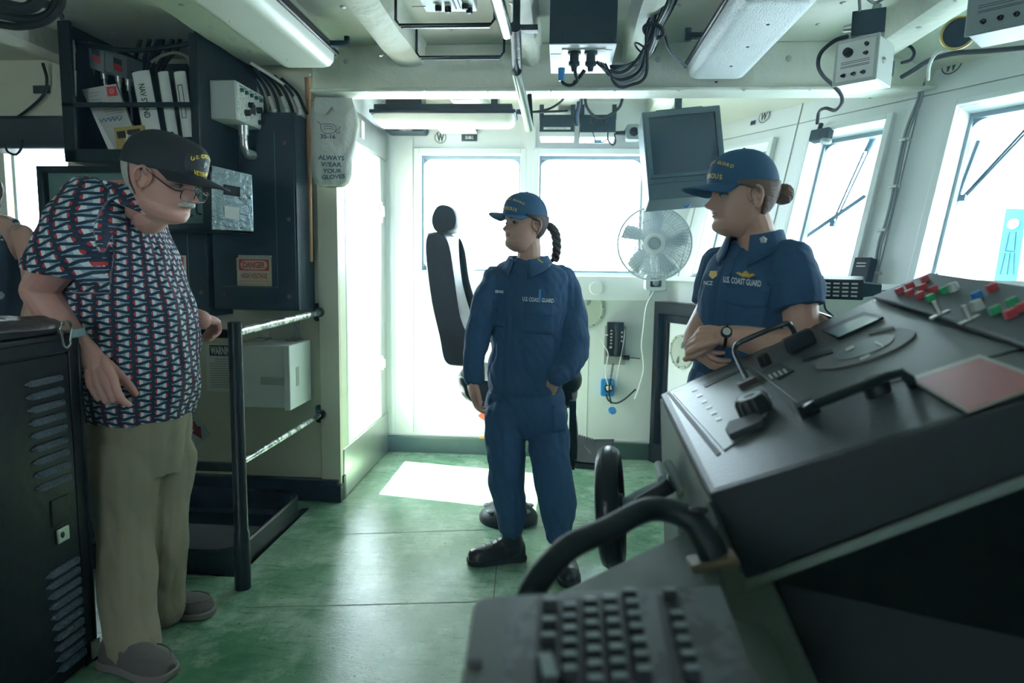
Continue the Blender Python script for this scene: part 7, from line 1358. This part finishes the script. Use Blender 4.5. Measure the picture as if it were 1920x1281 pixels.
# ---------- old man on the left ----------
Ym = 2.25
def Q(px, py, dy=0): return PY(px, py, Ym + dy)
mn_ = thing('person', 'person in black cap, glasses and printed short-sleeved shirt, white moustache, looking down', 'person', V(-1.38, 2.2, 0))
SK3 = skin_mat('ruddy_skin', (.56, .29, .24)); LP3 = mat('lips_pale', (.38, .17, .15), .5)
f3 = V(1, -.16, 0); H3 = head_frame(Q(304, 338, .03), f3, math.radians(19), 1.20, roll=.0) @ Matrix.Diagonal((1, 1.13, 1, 1)); o3 = {'nose': 1.45, 'jowl': .012, 'wide': 1.03, 'ear': 1.1, 'lips': 1.0, 'eary': .018}
mb = MB(); head_mesh(mb, H3, o3); limb(mb, [H3 @ V(0, -.03, .05), H3 @ V(0, -.06, .015), Q(228, 385, .07)], [.068, .072, .088]); limb(mb, [H3 @ V(0, .03, .018), H3 @ V(0, .0, -.012), Q(262, 405, .08)], [.030, .048, .06])
trunk(mb, [(Q(228, 385, .07), V(.08, 0, 0), V(0, .10, 0)), (Q(225, 430, .10), V(.07, 0, 0), V(0, .10, 0)), (Q(245, 600, .10), V(.12, 0, 0), V(0, .11, 0)), (Q(262, 760, .10), V(.12, 0, 0), V(0, .11, 0))])
limb(mb, [Q(150, 440, -.10), Q(112, 490, -.11), Q(72, 542, -.10)], [.062, .068, .054]); limb(mb, [Q(72, 545, -.10), Q(112, 600, -.095), Q(155, 650, -.10), Q(182, 685, -.115)], [.056, .058, .046, .037])
limb(mb, [Q(255, 430, .24), Q(300, 520, .32), Q(340, 585, .30), Q(378, 600, .26)], [.065, .055, .045, .036])
hand(mb, Q(182, 680, -.115), Q(192, 722, -.15), V(.15, -1, .15), -1, [(8, 40, 40), (22, 100, 60), (26, 100, 60), (30, 100, 60)], 1.3, thumb=(.35, .8, -.9))
hand(mb, Q(376, 599, .26), Q(402, 600, .33), V(.2, -.2, 1), -1, [(55, 55, 30), (60, 60, 30), (62, 60, 30), (60, 60, 30)], 1.12, thumb=(1.2, .8, -.6))
for l in ([Q(240, 800, .04), Q(238, 1000, -.03), Q(245, 1190, -.16)], [Q(312, 800, .17), Q(312, 970, .14), Q(305, 1130, .09)]): limb(mb, l, [.08, .06, .045])
body_part(mb, .003, SK3, LP3, H3, mn_); eyes(H3, mn_, col='iris_blue', openy=.75)
HW = mat('white_hair', (.52, .50, .46), .6, bump=.8, bscale=140, var=.15, vscale=60); brows(H3, mn_, HW, t=.0036)
mb = MB(); mb.tube([V(-.026, .078, .060), V(-.013, .091, .0665), V(0, .0965, .0695), V(.013, .091, .0665), V(.026, .078, .060)], [.004, .0085, .0085, .0085, .004], 10, smooth=5); part('moustache', MBX(mb, H3), HW, mn_)
hairshell(H3, HW, mn_, o3, math.radians(112), math.radians(248), .05, .145, .005, zfn=lambda t: .052)
for s in (-1, 1): hairshell(H3, HW, mn_, o3, s * math.radians(80), s * math.radians(110), .1, .15, .003, nth=10, zfn=lambda t: .128, name='sideburn')
mb = MB(); mb.tube([V(-.020, .082, .0575), V(-.010, .092, .0580), V(0, .0945, .0585), V(.010, .092, .0580), V(.020, .082, .0575)], .0016, 6, smooth=3); part('mouth', MBX(mb, H3), mat('mouth_line', (.16, .06, .055), .6), mn_)
cap3, cb3, cp3 = capmesh(H3, mn_, mat('black_cap_twill', (.010, .012, .016), .75, bump=.1, bscale=300), D.materials['black_cap_twill'], tall=.105, front=1.22, brim=.078, tiltf=.148, tiltb=.120, droop=.006, rx=.088, ryf=.108, flat=3.0)
YEL = mat('yellow_embroidery', (.70, .52, .02), .5)
mb = MB(); rows = [[H3 @ (cp3(th, h) + V(0, .0, 0)) + (H3.to_3x3() @ V(math.sin(th), math.cos(th), 0)).normalized() * .0018 for th in [(-.62 + 1.24 * j / 12) * (.62 + .38 * math.sin(math.pi * h * .9 + .35)) for j in range(13)]] for h in [.08, .16, .26, .36, .46, .56, .66]]; addgrid(mb, rows); cpatch = part('cap_patch', mb, 'ink', cap3, sharp=60); solid(cpatch, .001)
captext('U.S. COAST GUARD', H3, cp3, 0, .44, .017, YEL, cap3, dth=-.058, arch=.16); captext('VETERAN', H3, cp3, 0, .13, .019, YEL, cap3, dth=-.088, arch=-.02); mb = MB(); mb.tube([H3 @ cp3(0, h) + H3.to_3x3() @ V(0, .003, 0) for h in (.28, .36, .46)], .0022, 8); mb.ell(H3 @ cp3(0, .38) + H3.to_3x3() @ V(0, .003, 0), (.006, .006, .006), None, 10, 8); part('cap_emblem', mb, 'whitethread', cap3)
# glasses low on the nose
M['tort'] = mat('dark_tortoise_frame', (.035, .022, .016), .25); gl = []
for s in (-1, 1):
    mb = MB(); c = V(s * .0295, .1025, .0965); outl = rrect(.047, .031, .010, 5); E_ = Matrix.Rotation(s * -.14, 3, 'Z') @ Matrix.Rotation(-.12, 3, 'X'); pts = [c + E_ @ V(x, 0, y) for x, y in outl]; mb.tube([H3 @ p for p in pts], .0017, 6, closed=True); gf = part('glasses_frame', mb, 'tort', mn_)
    mb = MB(); mb.add([H3 @ p for p in pts], [tuple(range(len(pts)))]); part('lens', mb, 'glass', gf)
    mb = MB(); mb.tube([H3 @ p for p in (c + V(s * .0235, -.002, .008), V(s * .066, .082, .103), V(s * .079, .04, .118), V(s * .083, .008, .131), V(s * .082, -.006, .122))], [.0024, .0026, .0022, .002, .0018], 7, smooth=4); part('temple_arm', mb, 'tort', gf)
mb = MB(); mb.tube([H3 @ p for p in (V(-.007, .106, .101), V(0, .109, .104), V(.007, .106, .101))], .0017, 6, smooth=3); part('bridge', mb, 'tort', mn_)
# printed shirt
def shirt_mat():
    m = mat('printed_shirt', (.01, .02, .05), .8); nt = m.node_tree; N = nt.nodes; L = nt.links; b = N['Principled BSDF']; uv = N.new('ShaderNodeUVMap'); uv.uv_map = 'uv'; sp = N.new('ShaderNodeSeparateXYZ'); L.new(uv.outputs[0], sp.inputs[0])
    def mth(op, a, c=None, d=None):
        n = N.new('ShaderNodeMath'); n.operation = op
        for i, x in enumerate((a, c, d)):
            if x is None: continue
            if isinstance(x, (int, float)): n.inputs[i].default_value = x
            else: L.new(x, n.inputs[i])
        return n.outputs[0]
    PW, PH = .056, .0385; u = mth('DIVIDE', sp.outputs[0], PW); fu = mth('SUBTRACT', u, mth('FLOOR', u)); v = mth('DIVIDE', sp.outputs[1], PH)
    def motif(fx, vv):
        fv = mth('SUBTRACT', mth('SUBTRACT', vv, mth('FLOOR', vv)), .5); t = mth('ABSOLUTE', fv); hw = mth('MULTIPLY', mth('SUBTRACT', .80, fx), .39); tri = mth('MULTIPLY', mth('LESS_THAN', t, hw), mth('GREATER_THAN', fx, .22))
        tail = mth('MULTIPLY', mth('MULTIPLY', mth('LESS_THAN', t, .035), mth('GREATER_THAN', fx, .7)), mth('LESS_THAN', fx, .90)); dx = mth('SUBTRACT', fx, .22); rd = mth('LESS_THAN', mth('ADD', mth('MULTIPLY', mth('MULTIPLY', dx, dx), 2.2), mth('MULTIPLY', t, t)), .034)
        return mth('MAXIMUM', tri, tail), mth('MULTIPLY', rd, mth('LESS_THAN', fx, .225)), mth('MULTIPLY', mth('MAXIMUM', tri, tail), mth('GREATER_THAN', fx, .42))
    bA, rA, pA = motif(fu, v); bB, rB, pB = motif(mth('SUBTRACT', 1.0, fu), mth('ADD', v, .5)); body = mth('MAXIMUM', bA, bB); red = mth('MAXIMUM', rA, rB); pale = mth('MAXIMUM', pA, pB)
    def mixc(f, a, c):
        mx = N.new('ShaderNodeMix'); mx.data_type = 'RGBA'; L.new(f, mx.inputs[0])
        for i, x in ((6, a), (7, c)):
            if isinstance(x, tuple): mx.inputs[i].default_value = (*x, 1)
            else: L.new(x, mx.inputs[i])
        return mx.outputs[2]
    tc = N.new('ShaderNodeTexCoord'); nz = N.new('ShaderNodeTexNoise'); nz.inputs['Scale'].default_value = 60; L.new(tc.outputs['Object'], nz.inputs['Vector'])
    wv = mth('ADD', mth('MULTIPLY', fu, .9), mth('MULTIPLY', v, 2.0)); wave = mth('LESS_THAN', mth('SUBTRACT', wv, mth('FLOOR', wv)), .42)
    basec = mixc(wave, (.010, .014, .040), (.006, .030, .055)); white = mixc(pale, (.62, .67, .69), (.24, .38, .47)); c1 = mixc(body, basec, white); c2 = mixc(red, c1, (.50, .02, .03)); L.new(c2, b.inputs['Base Color'])
    bn = N.new('ShaderNodeTexNoise'); bn.inputs['Scale'].default_value = 14; bn.inputs['Detail'].default_value = 4; L.new(tc.outputs['Object'], bn.inputs['Vector']); bp = N.new('ShaderNodeBump'); bp.inputs['Strength'].default_value = .45; bp.inputs['Distance'].default_value = .012; L.new(bn.outputs[0], bp.inputs['Height']); L.new(bp.outputs[0], b.inputs['Normal'])
    return m
M['shirt'] = shirt_mat()
mb = MB()
def sec3(x0, x1, y, dep, dy=.115): c = Q((x0 + x1) / 2, y, dy); return (c, V((x1 - x0) / 2 / 562, 0, 0), V(0, dep, 0))
trunk(mb, [sec3(172, 268, 352, .09), sec3(148, 276, 372, .15), sec3(130, 290, 400, .20), sec3(126, 306, 440, .215), sec3(124, 334, 490, .215), sec3(124, 354, 550, .215), sec3(132, 369, 610, .22), sec3(146, 375, 670, .22), sec3(158, 372, 730, .205), sec3(164, 367, 768, .19), sec3(166, 366, 778, .185)], e=.92)
limb(mb, [Q(172, 388, -.04), Q(145, 430, -.10), Q(128, 475, -.12), Q(120, 512, -.12)], [.095, .108, .116, .120], ends=False); mb.ell(Q(172, 388, -.04), .095, None, 18, 12)
limb(mb, [Q(230, 400, .22), Q(262, 450, .28), Q(280, 490, .30)], [.09, .095, .10], ends=False); mb.ell(Q(230, 400, .18), .09, None, 18, 12)
st, stb = cloth('printed_shirt', mb, .005, 'shirt', mn_, smooth=3, amp=.013, fr=6.5, label='navy shirt printed with red, white and blue pointed motifs')
me = st.data; uvl = me.uv_layers.new(name='uv'); cx, cy = Q(250, 600, .1).x, Ym + .115; off = Vector(mn_['_o']); nv_ = len(me.vertices); co = np.empty(nv_ * 3); me.vertices.foreach_get('co', co); co = co.reshape(-1, 3) + np.array(off); li = np.empty(len(me.loops), dtype=np.int64); me.loops.foreach_get('vertex_index', li); no = np.empty(nv_ * 3); me.vertices.foreach_get('normal', no); no = no.reshape(-1, 3)
pcs = co[li]; nn = no[li]; ang = np.arctan2(pcs[:, 0] - cx, -(pcs[:, 1] - cy)); U_ = ang * .215; Vv_ = pcs[:, 2]; sl = (pcs[:, 1] < Ym - .06) & (pcs[:, 0] < Q(200, 500, -.1).x) & (pcs[:, 2] > Q(120, 545, 0).z)
U_ = np.where(sl, pcs[:, 0] * .94 + pcs[:, 2] * .25, U_); Vv_ = np.where(sl, pcs[:, 2] * .95 - pcs[:, 0] * .28, Vv_); uvs = np.stack([U_, Vv_], 1).astype(np.float32).ravel(); uvl.data.foreach_set('uv', uvs)
def uvcopy(o):
    m_ = o.data; u = m_.uv_layers.new(name='uv'); a = np.empty(len(m_.vertices) * 3); m_.vertices.foreach_get('co', a); a = a.reshape(-1, 3) + np.array(off); l_ = np.empty(len(m_.loops), dtype=np.int64); m_.loops.foreach_get('vertex_index', l_); p = a[l_]; u.data.foreach_set('uv', np.stack([p[:, 0] * .8 + p[:, 2] * .6, p[:, 2] * .8 - p[:, 0] * .5], 1).astype(np.float32).ravel())
cl = collar(Q(240, 372, .06), V(.93, -.10, -.0), .098, .125, .075, st, 'shirt', gap=20, drop=.055); uvcopy(cl)
# trousers and shoes
mb = MB(); trunk(mb, [sec3(172, 358, 762, .16), sec3(168, 362, 790, .185), sec3(170, 356, 840, .18), sec3(178, 350, 880, .16)], e=.92)
limb(mb, [Q(236, 850, .03), Q(235, 960, .0), Q(238, 1060, -.06), Q(244, 1150, -.12), Q(249, 1212, -.17)], [.122, .105, .093, .086, .083]); limb(mb, [Q(312, 850, .17), Q(313, 940, .15), Q(308, 1040, .10), Q(302, 1110, .09), Q(306, 1146, .08)], [.105, .088, .078, .076, .075])
M['khaki'] = mat('olive_khaki_cotton', (.26, .225, .155), .8, bump=.35, bscale=9, var=.06); tr, _ = cloth('trousers', mb, .006, 'khaki', mn_, smooth=2, amp=.017, fr=4.5)
M['suede'] = mat('taupe_suede', (.10, .088, .080), .8, bump=.2, bscale=150)
def loafer(heel, toe, w_):
    b_, f, s = boot('shoe', heel, toe, 'suede', mn_, None, w_=w_, sole_m=mat('grey_sole', (.16, .14, .13), .7) if 'grey_sole' not in D.materials else D.materials['grey_sole'], h=.088); L_ = (Vector(toe) - Vector(heel)).length; mb = MB()
    mb.tube([Vector(heel) + f * L_ * t + s * sx * w_ + V(0, 0, z) for t, sx, z in ((.5, .95, .062), (.7, .92, .070), (.88, .6, .068), (.955, 0, .062), (.88, -.6, .068), (.7, -.92, .070), (.5, -.95, .062))], .0025, 6, smooth=4); part('moc_seam', mb, 'suede', b_)
tn = PZ(322, 1272, 0); hn = tn + V(-.27, .07, 0); loafer(hn, tn, .056); tf = PZ(400, 1152, 0); hf = tf + V(-.28, -.03, 0); loafer(hf, tf, .054)
# ---------- woman at the left edge ----------
w4 = thing('person', 'person partly out of frame at left, navy sleeveless top with white burst pattern', 'person', V(-2.55, 2.95, 0)); Yl = 2.95
def Lp(px, py, dy=0): return PY(px, py, Yl + dy)
H4 = head_frame(Lp(-75, 285), V(.5, -.85, 0), .1, 1.0); o4 = {}
mb = MB(); head_mesh(mb, H4, o4, 80, 70); limb(mb, [H4 @ V(0, -.02, .05), H4 @ V(0, -.03, 0), Lp(-50, 395)], [.052, .05, .06])
trunk(mb, [(Lp(-45, 395), V(.06, 0, 0), V(0, .06, 0)), (Lp(-20, 430), V(.15, 0, 0), V(0, .07, 0)), (Lp(-20, 600), V(.11, 0, 0), V(0, .08, 0)), (Lp(-20, 700), V(.13, 0, 0), V(0, .09, 0))])
limb(mb, [Lp(42, 440, -.02), Lp(58, 500, -.03), Lp(62, 570, -.05)], [.045, .042, .036]); limb(mb, [Lp(62, 570, -.05), Lp(40, 640, -.1), Lp(10, 660, -.15)], [.036, .03, .025]); limb(mb, [Lp(-85, 440, 0), Lp(-95, 520, 0), Lp(-90, 640, -.05)], [.045, .04, .03]); hand(mb, Lp(10, 660, -.15), Lp(-10, 665, -.16), V(0, -.3, 1), 1, [(20, 20, 15)] * 4); hand(mb, Lp(-90, 640, -.05), Lp(-90, 665, -.06), V(-1, 0, 0), 1, [(20, 20, 15)] * 4)
for x in (-50, 10): limb(mb, [Lp(x, 700), Lp(x, 850), PZ(x, 1010, .06)], [.08, .055, .04])
body_part(mb, .004, SK2, LP2, H4, w4); eyes(H4, w4); HR4 = mat('ash_blonde_hair', (.22, .17, .12), .45, bump=.8, bscale=60, stretch=(6, 6, .4), var=.3, vscale=30)
hairshell(H4, HR4, w4, o4, math.radians(50), math.radians(310), .03, .222, .014, nz=20, zfn=lambda t: .02 + .1 * max(0, math.cos(t)))
mb = MB(); 
for x, y, k in ((-.078, -.02, 0), (-.07, -.065, 1), (-.03, -.095, 2), (.03, -.095, 3), (.07, -.065, 4), (.078, -.02, 5)):
    limb(mb, [H4 @ V(x * .9, y, .15), H4 @ V(x * 1.1, y * 1.1, .05), H4 @ V(x * 1.35, y - .02, -.06), H4 @ V(x * 1.3, y - .03 + (.05 if k in (0, 5) else 0), -.17 - .02 * (k % 3))], [.024, .034, .034, .012])
cloth('long_hair', mb, .006, HR4, w4, smooth=2, amp=.006, fr=20)
mb = MB(); trunk(mb, [(Lp(-20, 425), V(.115, 0, 0), V(0, .075, 0)), (Lp(-20, 455), V(.135, 0, 0), V(0, .10, 0)), (Lp(-20, 520), V(.155, 0, 0), V(0, .125, 0)), (Lp(-20, 600), V(.15, 0, 0), V(0, .12, 0)), (Lp(-20, 700), V(.19, 0, 0), V(0, .14, 0)), (PZ(-20, 900, .45) , V(.2, 0, 0), V(0, .15, 0))]); 
for x in (26, -62): limb(mb, [Lp(x, 420), Lp(x + 2, 450)], [.028, .04])
def burst_mat():
    m = mat('burst_print', (.008, .022, .045), .7); nt = m.node_tree; N = nt.nodes; L = nt.links; tc = N.new('ShaderNodeTexCoord'); mp = N.new('ShaderNodeMapping'); mp.inputs['Scale'].default_value = (11, 0, 11); L.new(tc.outputs['Object'], mp.inputs[0]); vo = N.new('ShaderNodeTexVoronoi'); vo.inputs['Scale'].default_value = 1; vo.inputs['Randomness'].default_value = .6; L.new(mp.outputs[0], vo.inputs['Vector']); sb_ = N.new('ShaderNodeVectorMath'); sb_.operation = 'SUBTRACT'; L.new(mp.outputs[0], sb_.inputs[0]); L.new(vo.outputs['Position'], sb_.inputs[1]); sp = N.new('ShaderNodeSeparateXYZ'); L.new(sb_.outputs[0], sp.inputs[0])
    def mth(op, a, c=None):
        n = N.new('ShaderNodeMath'); n.operation = op
        for i, x in enumerate((a, c)):
            if x is None: continue
            if isinstance(x, (int, float)): n.inputs[i].default_value = x
            else: L.new(x, n.inputs[i])
        return n.outputs[0]
    an = mth('ARCTAN2', sp.outputs[0], sp.outputs[2]); ray_ = mth('GREATER_THAN', mth('SINE', mth('MULTIPLY', an, 20.0)), .1); r = vo.outputs['Distance']; rg = mth('GREATER_THAN', mth('SINE', mth('MULTIPLY', r, 38.0)), .0); lim = mth('MULTIPLY', mth('LESS_THAN', r, .42), mth('GREATER_THAN', r, .10)); f = mth('MULTIPLY', mth('MULTIPLY', ray_, rg), lim); mx = N.new('ShaderNodeMix'); mx.data_type = 'RGBA'; L.new(f, mx.inputs[0]); mx.inputs[6].default_value = (.008, .022, .045, 1); mx.inputs[7].default_value = (.5, .55, .55, 1); L.new(mx.outputs[2], N['Principled BSDF'].inputs['Base Color']); return m
cloth('sleeveless_dress', mb, .006, burst_mat(), w4, smooth=2, amp=.004)
for x in (-50, 10): q = PZ(x, 1010, 0); boot('shoe', q + V(0, .08, 0), q + V(.05, -.16, 0), 'boot', w4, None)
# ================= added blue volume in the wheelhouse, standing in for lens veil =================
hz = D.materials.new('lens_veil_blue'); hz.use_nodes = True; nt = hz.node_tree; nt.nodes.remove(nt.nodes['Principled BSDF']); vs_ = nt.nodes.new('ShaderNodeVolumeScatter'); vs_.inputs['Color'].default_value = (.38, .76, 1, 1); vs_.inputs['Density'].default_value = .011; vs_.inputs['Anisotropy'].default_value = .35; nt.links.new(vs_.outputs[0], nt.nodes['Material Output'].inputs['Volume'])
mb = MB(); mb.box(-4.65, 3.0, -3.05, YB + .06, -.03, ZC + .04); M['veil_volume'] = hz
o = struct('veil_volume', mb, 'veil_volume'); o['kind'] = 'stuff'; o['label'] = 'added faint blue volume filling the wheelhouse in place of lens veil'
